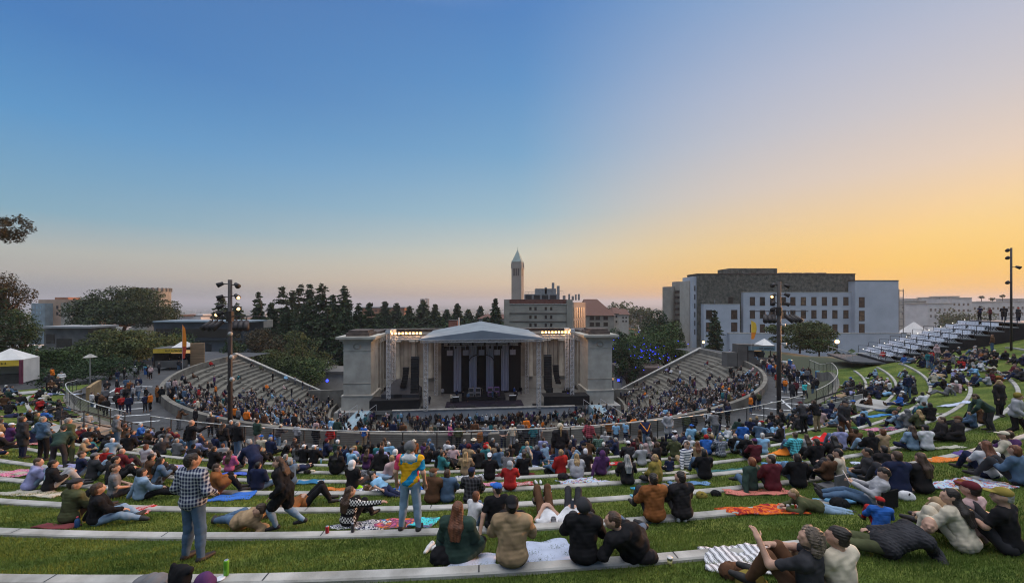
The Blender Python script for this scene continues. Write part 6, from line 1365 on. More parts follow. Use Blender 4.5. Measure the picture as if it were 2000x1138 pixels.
PP(1724, 1088, 'herorecline', -76, 'puffer', 'charcoal', 'olive', 'fringe', 'greyhair', None, 'reclining person in a dark quilted jacket and olive trousers, bald on top', yaw=-30, sc=.90, fine=True)
PP(1722, 1040, 'kneesup', 20, 'sweater', 'blue', 'red', 'short', 'darkhair', ('cap', 'red'), 'small child in a blue shirt and red cap sitting behind the reclining person', sc=.62, cat='child', fine=True)
PP(1888, 1078, 'hug', -25, 'sweater', 'cream', 'cream', 'long', 'darkhair', None, 'seated person in a cream sweater with very long dark hair, face turned left', yaw=-40, sc=.97, eyes=True, fine=True)
PP(1908, 1060, 'kneesup', -20, 'tee', 'palepink', 'tan', 'short', 'darkhair', ('cap', 'maroon'), 'seated person in pale pink T-shirt and maroon cap behind the long-haired one', sc=1.0, fine=True)
PP(1972, 1082, 'kneesup', -25, 'tee', 'black', 'charcoal', 'short', 'greyhair', ('cap', 'mustard'), 'seated person in black T-shirt and yellow-green cap at the right edge', yaw=-30, sc=1.0, fine=True)
# second row
PP(137, 1021, 'kneesup', 18, 'jacket', 'olive', 'black', 'short', 'darkhair', ('flatcap', 'charcoal'), 'seated person in olive jacket and dark flat cap beside the blue bottle', yaw=30, sc=1.0, fine=True)
PP(190, 1024, 'side', 40, 'sweater', 'black', 'paledenim', 'bob', 'brown', None, 'seated person in black sweater and pale jeans leaning right next to the flat-capped one', sc=.98, fine=True)
PP(470, 1034, 'lieside', -70, 'jacket', 'tan', 'denim', 'short', 'brown', None, 'person in an olive-tan jacket lying on one side beside the plaid-shirted man', sc=1.0, fine=True)
PP(598, 988, 'lie', 60, 'sweater', 'rust', 'black', 'long', 'auburn', None, 'person with auburn hair lying back behind the striding woman, feet up to the right', sc=.95)
PP(921, 1032, 'hug', 40, 'tee', 'white', 'denim', 'bob', 'auburn', None, 'seated child-sized person in a white T-shirt beside the blue cap', sc=.8)
PP(965, 1033, 'side', -20, 'tee', 'black', 'charcoal', 'short', 'darkhair', ('cap', 'blue'), 'seated person in a black T-shirt and bright blue cap', yaw=-30, sc=.95, fine=True)
PP(1066, 1010, 'lie', -8, 'tee', 'white', 'brown', 'short', 'brown', ('cap', 'grey'), 'person lying on their back with bare knees up, white shirt and grey cap', lk='shorts', sc=1.0)
PHON = PP(1118, 1012, 'lie', 12, 'hoodie', 'white', 'charcoal', 'short', 'darkhair', ('hood', 'white'), 'person in a white hooded top lying back holding up a phone', sc=.95)
PP(1279, 1021, 'kneesup', -8, 'jacket', 'rust', 'charcoal', 'short', 'darkhair', None, 'seated person in an orange-brown jacket with dark hair', sc=1.02, fine=True)
PP(1333, 1015, 'kneesup', -14, 'hoodie', 'dark', 'grey', 'short', 'darkhair', None, 'seated person in a dark brown hoodie beside two clear bottles', yaw=-20, sc=1.02, fine=True)
PP(1600, 1000, 'prone', -75, 'hoodie', 'olive', 'paledenim', 'ponytail', 'blond', None, 'blond ponytailed young person in an olive hoodie lying over a red blanket', sc=.8)
READ = PP(1705, 990, 'heroread', -55, 'sweater', 'lightgrey', 'denim', 'short', 'darkhair', None, 'person in a light grey sweater sitting low and reading a paper', eyes=True, sc=.98, fine=True)
PP(1757, 966, 'kneesup', 0, 'jacket', 'navy', 'charcoal', 'short', 'brown', None, 'seated person in a navy jacket with short brown hair near the white bag', sc=1.05)
PP(1804, 964, 'kneesup', -5, 'sweater', 'dark', 'black', 'long', 'brown', None, 'seated person with long brown hair and dark sweater, right of the navy jacket', sc=1.0)
# third row and on
PP(223, 972, 'legsout', 45, 'tee', 'grey', 'charcoal', 'cropped', 'brown', None, 'seated person in a grey T-shirt facing right, short hair', yaw=20, sc=1.0, fine=True)
PP(275, 976, 'side', 30, 'jacket', 'paledenim', 'black', 'bob', 'darkhair', None, 'seated person in a light denim jacket with dark wavy hair', sc=.95)
PP(308, 947, 'kneesup', 35, 'jacket', 'denim', 'charcoal', 'long', 'black', None, 'seated person with long black hair and dark denim jacket', sc=.95)
PP(291, 938, 'kneesup', 30, 'jacket', 'brown', 'charcoal', 'short', 'black', None, 'seated person in a brown jacket beside the long black hair', sc=.95)
PP(57, 958, 'hug', 40, 'hoodie', 'lavender', 'paledenim', 'short', 'brown', None, 'seated person in a pale lavender hoodie with tousled brown hair', yaw=20, sc=1.0)
PP(97, 960, 'kneesup', 35, 'hoodie', 'black', 'lightgrey', 'short', 'darkhair', None, 'seated person in a black hoodie with a round blue emblem on the back', pat='emblem', sc=.97)
PP(155, 930, 'kneesup', 25, 'tee', 'navy', 'denim', 'short', 'brown', None, 'seated person in dark teal-navy shirt left of the grey-capped one', yaw=30, sc=.92)
PP(180, 938, 'kneesup', 25, 'jacket', 'charcoal', 'paledenim', 'short', 'darkhair', ('cap', 'grey'), 'seated person in dark grey jacket and speckled grey cap', sc=.97)
PP(217, 938, 'legsout', 30, 'sweater', 'charcoal', 'black', 'short', 'black', None, 'seated person in charcoal sweater, black hair, right of the speckled cap', sc=.95)
PP(234, 921, 'kneesup', 20, 'jacket', 'maroon', 'charcoal', 'bald', 'greyhair', None, 'bald seated person in a dark maroon jacket', sc=.93)
PP(283, 908, 'kneesup', 0, 'sweater', 'lightgrey', 'black', 'bob', 'auburn', None, 'seated person in a light top with auburn hair by the pale stair landing', sc=.9)
PP(418, 968, 'kneesup', 50, 'coat', 'rust', 'black', 'bob', 'brown', None, 'seated person in a rust-brown coat on a bright blue sheet', yaw=20, sc=.98, eyes=True)
PP(448, 922, 'cross', 0, 'sweater', 'pink', 'charcoal', 'long', 'brown', None, 'seated person in a bright pink jacket with long brown hair', sc=.92)
PP(415, 915, 'kneesup', 20, 'jacket', 'black', 'black', 'short', 'brown', None, 'seated person in black with blue collar left of the pink jacket', sc=.95)
PP(500, 952, 'bend', -60, 'jacket', 'navy', 'navy', 'short', 'greyhair', None, 'person in a dark navy padded coat bending down to the left', sc=.97)
PP(556, 932, 'kneesup', 0, 'sweater', 'charcoal', 'denim', 'short', 'greyhair', None, 'seated person in charcoal behind the striding woman', sc=.92)
PP(592, 905, 'kneesup', 0, 'jacket', 'black', 'black', 'short', 'greyhair', ('cap', 'white'), 'left of two seated people in black with white caps', sc=.94)
PP(612, 906, 'kneesup', 0, 'jacket', 'black', 'black', 'short', 'greyhair', ('cap', 'white'), 'right of two seated people in black with white caps', sc=.94, yaw=20)
PP(656, 926, 'cross', 0, 'poncho', 'black', 'black', 'long', 'black', None, 'seated person wrapped in a big black blanket', sc=.95)
PP(684, 914, 'kneesup', 20, 'tee', 'skyblue', 'denim', 'short', 'brown', ('cap', 'grey'), 'seated person in pale blue T-shirt and grey cap', sc=.93)
PP(672, 902, 'kneesup', 5, 'sweater', 'navy', 'black', 'short', 'black', None, 'seated person in dark navy right behind the pale blue T-shirt', sc=.9)
PP(697, 892, 'kneesup', 10, 'sweater', 'olive', 'black', 'short', 'brown', ('cap', 'navy'), 'seated person in olive sweater and navy cap', sc=.9)
PP(720, 893, 'cross', -10, 'coat', 'black', 'black', 'long', 'black', None, 'seated person in black with long black hair by the wall', sc=.95)
PP(751, 886, 'kneesup', -35, 'sweater', 'grey', 'black', 'wavy', 'brown', None, 'seated person in grey with wavy light brown hair facing left', sc=.95)
PP(688, 955, 'legsout', 20, 'vest', 'black', 'charcoal', 'short', 'darkhair', ('hood', 'white'), 'seated person in a dark vest over a white hood', sc=.98)
PP(728, 938, 'lieside', 60, 'sweater', 'charcoal', 'paledenim', 'short', 'darkhair', None, 'person in dark plaid reclining to the right behind the white hood', sc=.85, pat='check')
PP(752, 962, 'lieside', 110, 'tee', 'skyblue', 'navy', 'short', 'darkhair', None, 'person with dark hair in sky blue lying beside the tie-dye shirt', sc=.8)
PP(768, 922, 'hug', 15, 'hoodie', 'charcoal', 'denim', 'short', 'brown', ('hood', 'white'), 'seated person in grey jacket with a white hood over the head', sc=.95)
PP(716, 917, 'kneesup', 5, 'sweater', 'purple', 'black', 'long', 'brown', None, 'seated person in dark purple with long brown hair', sc=.95)
PP(744, 911, 'kneesup', 15, 'sweater', 'lavender', 'black', 'long', 'auburn', None, 'seated person in a pale blue-grey top with long reddish hair', sc=.95)
PP(844, 983, 'kneesup', 10, 'jacket', 'brown', 'black', 'short', 'greyhair', ('cap', 'brown'), 'seated person in a brown jacket and brown cap beside the denim jacket', yaw=20, sc=.97)
PP(873, 981, 'kneesup', 0, 'jacket', 'denim', 'charcoal', 'bob', 'brown', None, 'seated person in a blue denim jacket with a red back patch', sc=.93)
PP(920, 985, 'kneesup', 8, 'sweater', 'black', 'charcoal', 'short', 'darkhair', ('cap', 'navy'), 'seated person in a black checked shirt and navy cap', pat='check', sc=1.0)
PP(858, 914, 'kneesup', 0, 'jacket', 'black', 'black', 'short', 'greyhair', ('cap', 'black'), 'seated person in black with black cap near the red bag', sc=.98)
PP(834, 905, 'kneesup', 30, 'sweater', 'dark', 'black', 'long', 'brown', None, 'seated person with long brown hair right of the tie-dye shirt', sc=.92)
PP(885, 904, 'kneesup', 0, 'sweater', 'palepink', 'charcoal', 'short', 'brown', ('beanie', 'lightgrey'), 'seated person in pale pink with a light knitted hat', sc=.9)
PP(909, 928, 'kneesup', 0, 'sweater', 'tan', 'black', 'long', 'blond', None, 'seated person with long blond hair and tan top', sc=.95)
PP(956, 938, 'kneesup', 0, 'sweater', 'black', 'black', 'short', 'darkhair', ('backcap', 'white'), 'seated person in black sweater and white cap in mid lawn', sc=.98)
PP(945, 906, 'side', -30, 'jacket', 'teal', 'navy', 'short', 'brown', ('beanie', 'red'), 'seated person in teal jacket and dark red knitted hat', sc=.92)
PP(996, 957, 'hug', 0, 'hoodie', 'red', 'black', 'short', 'brown', ('hood', 'lightgrey'), 'seated person in red and white with a pale hood up', sc=.9)
PP(990, 924, 'hug', 10, 'sweater', 'grey', 'paledenim', 'short', 'darkhair', None, 'seated person in grey with dark hair right of the white cap', sc=.9)
PP(907, 892, 'kneesup', 0, 'sweater', 'navy', 'black', 'short', 'greyhair', None, 'seated grey-haired person in navy left of the straw hat', sc=.98)
PP(925, 893, 'kneesup', 0, 'sweater', 'navy', 'black', 'short', 'brown', ('sunhat', 'cream'), 'seated person in navy with a cream straw hat', sc=1.05)
PP(1024, 929, 'kneesup', -15, 'sweater', 'black', 'black', 'bun', 'brown', None, 'seated person in black with pushed-up sunglasses and a hair bun', sc=.92)
PP(1030, 905, 'kneesup', 0, 'sweater', 'grey', 'charcoal', 'short', 'darkhair', None, 'seated person in grey sweater just behind the hair bun', sc=.9)
PP(1094, 921, 'stand', -4, 'jacket', 'dark', 'denim', 'ponytail', 'blond', ('beanie', 'cream'), 'tall standing person in dark brown jacket with blond ponytail and cream hat', sc=1.06, fine=True)
PP(1127, 934, 'hug', 5, 'poncho', 'lightgrey', 'paledenim', 'wavy', 'blond', None, 'seated blond person wrapped in a light grey blanket', sc=.9)
PP(1173, 928, 'side', 0, 'hoodie', 'purple', 'denim', 'short', 'black', ('hood', 'purple'), 'seated person in a dark purple hoodie with hood up', sc=.95)
PP(1226, 947, 'kneesup', 0, 'sweater', 'dark', 'charcoal', 'long', 'greyhair', None, 'seated person with long grey hair in dark brown', sc=.98)
PP(1281, 942, 'cross', -40, 'poncho', 'mustard', 'charcoal', 'bob', 'blond', None, 'seated blond person in a mustard-olive shawl', yaw=-20, sc=.92)
PP(1339, 914, 'side', -25, 'sweater', 'white', 'tan', 'short', 'brown', None, 'seated person in a white and navy striped sweater looking back', pat='stripe', yaw=-100, eyes=True, sc=1.05)
PP(1377, 936, 'kneesup', -5, 'jacket', 'black', 'denim', 'bob', 'black', None, 'seated person all in black with thick black hair right of the stripes', sc=1.0)
PP(1308, 922, 'cross', 0, 'tee', 'navy', 'black', 'short', 'brown', None, 'small child sitting left of the striped sweater', sc=.6, cat='child')
PP(1228, 905, 'kneesup', 0, 'sweater', 'charcoal', 'black', 'short', 'black', ('cap', 'white'), 'seated person in charcoal with a white cap in the middle right lawn', sc=.98)
PP(1245, 890, 'kneesup', 0, 'sweater', 'maroon', 'black', 'long', 'brown', None, 'seated person in dark maroon with long light-brown hair', sc=.92)
PP(1279, 888, 'kneesup', -5, 'jacket', 'black', 'black', 'long', 'black', None, 'left of two black-clad seated people in front of the railing', sc=.92)
PP(1295, 890, 'kneesup', 5, 'jacket', 'black', 'black', 'bob', 'black', None, 'right of two black-clad seated people in front of the railing', sc=.95)
PP(1318, 893, 'kneesup', 5, 'jacket', 'olive', 'black', 'short', 'greyhair', ('beanie', 'grey'), 'seated person in olive brown with a large grey hat', sc=.92)
PP(1347, 886, 'kneesup', 5, 'tee', 'white', 'black', 'bob', 'greyhair', None, 'seated grey-haired person in a sleeveless white top', sc=.92)
PP(1363, 903, 'kneesup', 5, 'sweater', 'tan', 'black', 'wavy', 'auburn', None, 'seated person in tan with wavy reddish hair', sc=.9)
PP(1381, 888, 'hug', 10, 'jacket', 'blue', 'black', 'short', 'red', ('beanie', 'red'), 'seated person in blue with a red patterned hat', sc=.92)
PP(1408, 893, 'kneesup', 10, 'sweater', 'navy', 'charcoal', 'short', 'greyhair', None, 'seated grey-haired person in navy and white checked shirt', pat='plaid', sc=1.0)
PP(1437, 886, 'kneesup', 0, 'jacket', 'black', 'denim', 'fringe', 'greyhair', None, 'balding seated person in black beside the white-haired one', sc=.95)
PP(1460, 895, 'kneesup', 0, 'jacket', 'black', 'paledenim', 'short', 'white', None, 'white-haired seated person in a black jacket', sc=1.0)
PP(1490, 888, 'kneesup', 15, 'sweater', 'skyblue', 'paledenim', 'short', 'white', None, 'white-haired seated person wrapped in sky blue', sc=.98)
PP(1476, 903, 'kneesup', 0, 'sweater', 'maroon', 'black', 'short', 'black', ('cap', 'purple'), 'seated person in maroon and white with a purple cap', sc=.95)
PP(1465, 959, 'side', -20, 'jacket', 'darkgreen', 'denim', 'bob', 'red', None, 'red-haired seated person in dark green on a coral blanket', sc=.95)
PP(1510, 960, 'kneesup', -10, 'jacket', 'maroon', 'charcoal', 'short', 'darkhair', None, 'seated person in a wine red jacket beside the red-haired one', yaw=-30, sc=1.0)
PP(1560, 953, 'kneesup', 0, 'jacket', 'black', 'denim', 'bob', 'darkhair', None, 'seated person in plain black right of the wine red jacket', sc=.97)
PP(1615, 950, 'chair', -15, 'sweater', 'brown', 'black', 'short', 'darkhair', None, 'person in brown sitting in a low grey camp chair', sc=.8)
PP(1643, 944, 'kneesup', -40, 'sweater', 'cream', 'charcoal', 'short', 'black', None, 'bearded dark-haired person in a cream shirt seen from the side', beard=True, sc=1.0)
PP(1695, 942, 'legsout', -45, 'sweater', 'charcoal', 'denim', 'short', 'black', None, 'seated person in charcoal facing left behind the reader', sc=1.0, skin=1)
PP(1730, 931, 'kneesup', 5, 'jacket', 'dark', 'black', 'short', 'darkhair', None, 'seated person in dark brown behind the navy jacket', sc=.93)
PP(1555, 892, 'kneesup', 0, 'sweater', 'teal', 'denim', 'short', 'brown', None, 'seated person in a blue-green plaid shirt beside the orange blanket', pat='check', sc=1.02)
PP(1577, 890, 'kneesup', 0, 'sweater', 'lightgrey', 'black', 'long', 'brown', None, 'seated person in pale knit with long hair right of the plaid shirt', sc=.9)
PP(1598, 912, 'kneesup', -10, 'jacket', 'black', 'black', 'short', 'darkhair', None, 'hunched seated person in a black coat in the right mid lawn', sc=1.0)
PP(1636, 905, 'hug', 0, 'sweater', 'dark', 'black', 'long', 'black', None, 'seated person with long black hair and dark clothes next to the hunched black coat', sc=1.0)
PP(1643, 880, 'kneesup', 0, 'hoodie', 'lavender', 'denim', 'short', 'darkhair', None, 'seated person in a lavender hoodie', sc=1.05)
PP(1673, 878, 'kneesup', 0, 'sweater', 'brown', 'black', 'bob', 'brown', ('cap', 'green'), 'seated person in brown with a green cap', sc=.97)
PP(1704, 892, 'kneesup', -5, 'jacket', 'black', 'paledenim', 'bob', 'darkhair', None, 'seated person in black holding a cup, hair clipped', sc=1.0)
PP(1727, 886, 'kneesup', -5, 'sweater', 'tan', 'black', 'bob', 'auburn', None, 'seated person in tan with reddish hair beside the backpack', sc=.98)
PP(1783, 880, 'cross', 0, 'jacket', 'paledenim', 'navy', 'wavy', 'brown', None, 'seated person in a light denim jacket at the right lawn', sc=.98)
PP(1811, 880, 'kneesup', 0, 'hoodie', 'white', 'charcoal', 'short', 'darkhair', ('cap', 'charcoal'), 'seated person in a white hoodie with a dark emblem', sc=1.0)
PP(1840, 862, 'legsout', -60, 'jacket', 'dark', 'black', 'short', 'brown', None, 'left of two people in dark brown jackets sitting back to back with low caps', sc=1.05)
PP(1872, 862, 'legsout', -60, 'coat', 'dark', 'black', 'short', 'brown', ('cap', 'brown'), 'right of two people in dark brown jackets, wearing a brown cap', sc=1.05)
for (x, y, pose, f, tk, tc, lc, hk, hc, hat, lb) in ((1952, 812, 'stand', 170, 'coat', 'dark', 'black', 'wavy', 'blond', None, 'blond standing person in a dark coat facing the camera in the right cluster'), (1983, 862, 'walk', 150, 'jacket', 'lightgrey', 'black', 'short', 'brown', ('beanie', 'mustard'), 'standing person in a pale jacket and mustard knitted hat near the right edge'), (1934, 842, 'bend', -60, 'jacket', 'darkgreen', 'charcoal', 'bob', 'brown', None, 'person in a grey-green top bending over in the right cluster'), (1920, 828, 'kneesup', 0, 'sweater', 'brown', 'black', 'wavy', 'blond', None, 'blond seated person in brown just left of the one bending over'),
 (1757, 838, 'hug', -30, 'hoodie', 'paledenim', 'black', 'bob', 'auburn', None, 'seated person in a pale blue hoodie at the front of the right cluster'), (1774, 836, 'kneesup', 0, 'hoodie', 'grey', 'denim', 'short', 'brown', ('hood', 'grey'), 'seated person in grey with the hood up behind the pale blue hoodie'), (1797, 838, 'kneesup', 0, 'jacket', 'olive', 'black', 'wavy', 'blond', None, 'seated blond person in olive right of the grey hood'), (1818, 822, 'kneesup', 10, 'jacket', 'black', 'black', 'bob', 'black', None, 'seated person in black with a black bob right of the turquoise collar'), (1806, 818, 'kneesup', 10, 'sweater', 'teal', 'denim', 'short', 'brown', None, 'seated person in teal blue behind the olive jacket'),
 (1700, 798, 'kneesup', -30, 'sweater', 'brown', 'black', 'bob', 'auburn', None, 'seated person in brown by the first right kerb arc'), (1773, 778, 'pockets', 10, 'jacket', 'navy', 'denim', 'short', 'greyhair', None, 'standing person in navy with back turned between the right kerb arcs'), (1985, 905, 'hug', 0, 'sweater', 'purple', 'black', 'short', 'brown', None, 'seated person in purple right of the cream shirt'), (1898, 836, 'legsout', -50, 'jacket', 'denim', 'black', 'short', 'brown', None, 'seated person in blue denim jacket low in the right cluster')): PP(x, y, pose, f, tk, tc, lc, hk, hc, hat, lb, eyes=abs(f) > 120)
PP(1931, 936, 'kneesup', 10, 'tee', 'white', 'navy', 'long', 'auburn', None, 'seated person in a white T-shirt with long reddish hair by the right edge', sc=1.0)
PP(1968, 905, 'kneesup', -40, 'sweater', 'cream', 'charcoal', 'short', 'brown', ('cap', 'cream'), 'seated person in cream shirt and pale cap near the right edge', sc=1.0)
PP(1990, 948, 'kneesup', -20, 'sweater', 'denim', 'charcoal', 'bob', 'auburn', None, 'seated person in blue-grey with auburn hair cut by the right edge', sc=1.0)
# standing on the lawn
PP(84, 898, 'pockets', 5, 'jacket', 'denim', 'black', 'short', 'greyhair', None, 'standing grey-haired person in a blue denim jacket and black trousers', sc=1.02, fine=True)
PP(113, 914, 'bend', -30, 'sweater', 'darkgreen', 'charcoal', 'short', 'darkhair', None, 'person in a dark green hoodie bending over the picnic things', sc=.95, yaw=-30)
PP(134, 905, 'pockets', 10, 'jacket', 'olive', 'olive', 'cropped', 'greyhair', None, 'standing person in olive jacket, close-cropped grey hair', sc=1.05)
PP(44, 894, 'stand', 20, 'coat', 'charcoal', 'navy', 'bob', 'brown', None, 'standing person in a dark coat with brown hair at the far left', sc=.98)
PP(228, 876, 'pockets', 30, 'hoodie', 'grey', 'denim', 'short', 'greyhair', ('cap', 'lightgrey'), 'standing person in a grey hoodie printed on the back, pale cap and jeans', sc=1.0)
PP(373, 900, 'heroarm', 25, 'sweater', 'black', 'denim', 'bald', 'greyhair', None, 'bald standing person in black sweater raising the right arm', sc=1.08, fine=True)
PP(436, 893, 'stand', 5, 'jacket', 'dark', 'denim', 'long', 'brown', None, 'standing person with very long brown hair left of the dark jacket', sc=.97)
PP(464, 897, 'stand', 15, 'jacket', 'black', 'denim', 'short', 'greyhair', None, 'standing grey-haired person in black jacket and jeans by the stair', sc=1.05)
PP(451, 880, 'stand', 150, 'sweater', 'charcoal', 'black', 'bob', 'white', None, 'white-haired person facing the camera between the dark jackets', sc=.95, eyes=True)
PP(502, 880, 'crossed', 20, 'sweater', 'darkgreen', 'palepink', 'short', 'brown', None, 'standing person in dark green sweater and pale trousers', sc=1.0)
PP(528, 868, 'kneesup', 40, 'jacket', 'blue', 'denim', 'short', 'black', None, 'person in blue sitting on the low wall by the stair', sc=1.0)
PP(1150, 888, 'walk', 40, 'sweater', 'maroon', 'charcoal', 'short', 'brown', None, 'person in red and white check walking right below the railing', pat='check', sc=.98)
PP(1169, 883, 'kneesup', 0, 'sweater', 'darkgreen', 'black', 'short', 'brown', None, 'seated person in a green checked shirt by the railing', pat='check', sc=1.02)
PP(1648, 864, 'walk', 170, 'jacket', 'charcoal', 'brown', 'short', 'brown', ('cap', 'charcoal'), 'big person in dark grey jacket and cap walking towards the camera at the right stair', sc=1.1, eyes=True)
PP(1570, 846, 'rail', -15, 'jacket', 'charcoal', 'black', 'short', 'greyhair', ('cap', 'maroon'), 'person in dark striped jacket leaning at the right stair railing', sc=1.0)
PP(1596, 842, 'rail', -15, 'jacket', 'black', 'tan', 'bob', 'brown', None, 'person in black jacket and tan trousers at the right stair railing', sc=1.0)
PP(1262, 874, 'rail', 0, 'poncho', 'navy', 'denim', 'short', 'darkhair', None, 'person bowed over the railing in a navy poncho with a rainbow chevron', pat='rainbow', sc=.92)
PP(1398, 862, 'rail', -10, 'jacket', 'grey', 'grey', 'short', 'brown', ('cap', 'white'), 'person in blue-grey jacket and white cap leaning on the railing', sc=.98)
PP(1305, 864, 'pockets', 170, 'coat', 'lightgrey', 'navy', 'bob', 'brown', None, 'person in a pale patterned cardigan and navy trousers at the railing', sc=1.0)
# on the concourse, in front of the parapet
for (x, y, pose, f, tk, tc, lc, hk, hc, hat, lb) in (
 (617, 881, 'stand', 10, 'jacket', 'black', 'charcoal', 'short', 'greyhair', ('cap', 'charcoal'), 'standing person in black left of the red jacket on the concourse'),
 (646, 882, 'pockets', 8, 'jacket', 'red', 'tan', 'short', 'white', None, 'white-haired standing person in red jacket and tan trousers'),
 (711, 877, 'pockets', 20, 'tee', 'blue', 'tan', 'short', 'darkhair', None, 'standing person in blue shirt and tan shorts at the parapet'),
 (648, 862, 'stand', 20, 'jacket', 'skyblue', 'charcoal', 'short', 'blond', None, 'person in sky blue behind the red jacket'),
 (659, 864, 'stand', 0, 'jacket', 'darkgreen', 'charcoal', 'short', 'darkhair', None, 'person in dark green right behind the red jacket'),
 (879, 875, 'crossed', 60, 'sweater', 'pink', 'charcoal', 'short', 'greyhair', None, 'person in a bright pink sweater facing right at the railing'),
 (895, 878, 'stand', 0, 'jacket', 'olive', 'black', 'bob', 'brown', None, 'person in olive beside the bright pink sweater'),
 (948, 876, 'crossed', 0, 'sweater', 'navy', 'charcoal', 'short', 'greyhair', None, 'person in blue and white check at the railing'),
 (927, 868, 'stand', -10, 'sweater', 'brown', 'black', 'short', 'brown', None, 'person in brown behind the navy straw-hatted one'),
 (983, 882, 'crossed', 175, 'tee', 'grey', 'navy', 'short', 'darkhair', ('cap', 'brown'), 'big person in grey T-shirt and brown cap at the middle of the railing'),
 (1001, 876, 'crossed', -20, 'sweater', 'cream', 'lightgrey', 'short', 'brown', ('cap', 'white'), 'person in cream with a white cap right of the grey T-shirt'),
 (1017, 870, 'stand', 0, 'jacket', 'grey', 'charcoal', 'short', 'brown', None, 'person in grey jacket right of the white cap'),
 (1028, 878, 'stand', 0, 'jacket', 'charcoal', 'black', 'bob', 'red', None, 'orange-haired person standing at the railing'),
 (1041, 878, 'pockets', 0, 'jacket', 'teal', 'charcoal', 'short', 'brown', ('cap', 'skyblue'), 'person in teal with a blue cap at the railing'),
 (1051, 876, 'stand', 0, 'tee', 'lightgrey', 'grey', 'short', 'white', None, 'white-haired person in light grey right of the blue cap'),
 (1203, 872, 'stand', 5, 'tee', 'skyblue', 'navy', 'short', 'black', None, 'larger of two people in pale blue T-shirts at the railing'),
 (1222, 869, 'stand', 60, 'tee', 'skyblue', 'navy', 'short', 'black', None, 'slimmer of two people in pale blue T-shirts, seen from the side'),
 (1340, 852, 'stand', 0, 'jacket', 'olive', 'charcoal', 'short', 'brown', ('cap', 'white'), 'person in olive jacket leaning at the parapet right of centre'),
 (1354, 852, 'stand', 10, 'jacket', 'dark', 'black', 'long', 'brown', None, 'long-haired person in dark clothes beside the olive jacket'),
 (1382, 845, 'pockets', 20, 'tee', 'white', 'black', 'short', 'brown', None, 'person in a plain white T-shirt against the parapet'),
 (1402, 843, 'stand', 0, 'jacket', 'dark', 'black', 'bob', 'black', None, 'dark-dressed person right of the white T-shirt at the parapet'),
 (1571, 778, 'walk', 170, 'sweater', 'aqua', 'charcoal', 'short', 'brown', None, 'person in a bright turquoise top walking on the right concourse'),
 (1547, 778, 'stand', 10, 'coat', 'charcoal', 'black', 'short', 'greyhair', None, 'grey-haired person in long dark coat left of the turquoise top'),
 (1554, 775, 'stand', 10, 'jacket', 'maroon', 'black', 'short', 'brown', None, 'person in maroon beside the long dark coat'),
 (1558, 748, 'stand', 0, 'jacket', 'dark', 'denim', 'short', 'black', None, 'person in dark jacket and jeans farther along the right concourse'),
 (1566, 748, 'stand', 60, 'tee', 'skyblue', 'denim', 'short', 'brown', None, 'person in pale shirt and jeans beside the dark jacket on the right concourse'),
 (1579, 742, 'walk', 30, 'jacket', 'dark', 'black', 'short', 'darkhair', None, 'tall dark-dressed person walking near the blue bins'),
 (1470, 692, 'stand', 40, 'vest', 'neon', 'charcoal', 'short', 'darkhair', None, 'steward in a bright green vest by the teal-signed stand'),
 (254, 774, 'stand', 160, 'jacket', 'rust', 'charcoal', 'short', 'brown', None, 'person in a rust jacket walking on the left concourse lines'),
 (271, 780, 'walk', 160, 'sweater', 'lightgrey', 'denim', 'short', 'brown', None, 'person in a pale top and jeans on the left concourse lines'),
 (307, 785, 'stand', 30, 'coat', 'rust', 'black', 'short', 'brown', None, 'person in rust orange by the left parapet corner'),
 (316, 788, 'pockets', 0, 'jacket', 'black', 'black', 'short', 'darkhair', None, 'heavy person in black by the left parapet corner'),
 (329, 772, 'stand', 10, 'sweater', 'lightgrey', 'lightgrey', 'short', 'greyhair', None, 'person in pale grey leaning against the left parapet'),
 (342, 770, 'stand', 10, 'sweater', 'palepink', 'denim', 'short', 'black', None, 'person in pink and jeans against the left parapet')):
    PP(x, y, pose, f, tk, tc, lc, hk, hc, hat, lb, road=True, pat='plaid' if 'check' in lb else None, eyes=(abs(f) > 120))
x, y, _ = at(103, 748, 42); person((x, y, -8.85), R(120), 'walk', ('jacket', 'orange'), ('trousers', 'charcoal'), ('short', 'brown'), label='person in a bright orange jacket walking on the path past the white tent', group=LAWN)
def held(o, pose, name, dims, off, m, lb, cat):
    p = POSE[pose]; w_ = (p['wr'][0]+p['wr'][1])/2+np.array(off); a = o.rotation_euler.z; s = o.scale.x; q = (o.location.x+(w_[0]*math.cos(a)-w_[1]*math.sin(a))*s, o.location.y+(w_[0]*math.sin(a)+w_[1]*math.cos(a))*s, o.location.z+w_[2]*s)
    mb = MB(); mb.box((0, 0, 0), dims); mb.box((0, -dims[1]*.55, 0), (dims[0]*.88, dims[1]*.2, dims[2]*.9), m=1); e = mb.build(name, m, loc=q); e.rotation_euler = (R(-25), 0, a); tag(e, lb, cat)
held(PHON, 'lie', 'phone', (.075, .012, .15), (0, .02, .10), [M_black, glass_win('phone_glass')], 'black phone held up by the white-hooded person lying down', 'phone')
held(READ, 'heroread', 'booklet', (.20, .012, .26), (0, .10, .06), [cloth('lightgrey'), cloth('white')], 'pale sheet of paper held by the seated reader', 'paper')
nhand = sum(1 for o in COL.objects if o.name.startswith('person'))

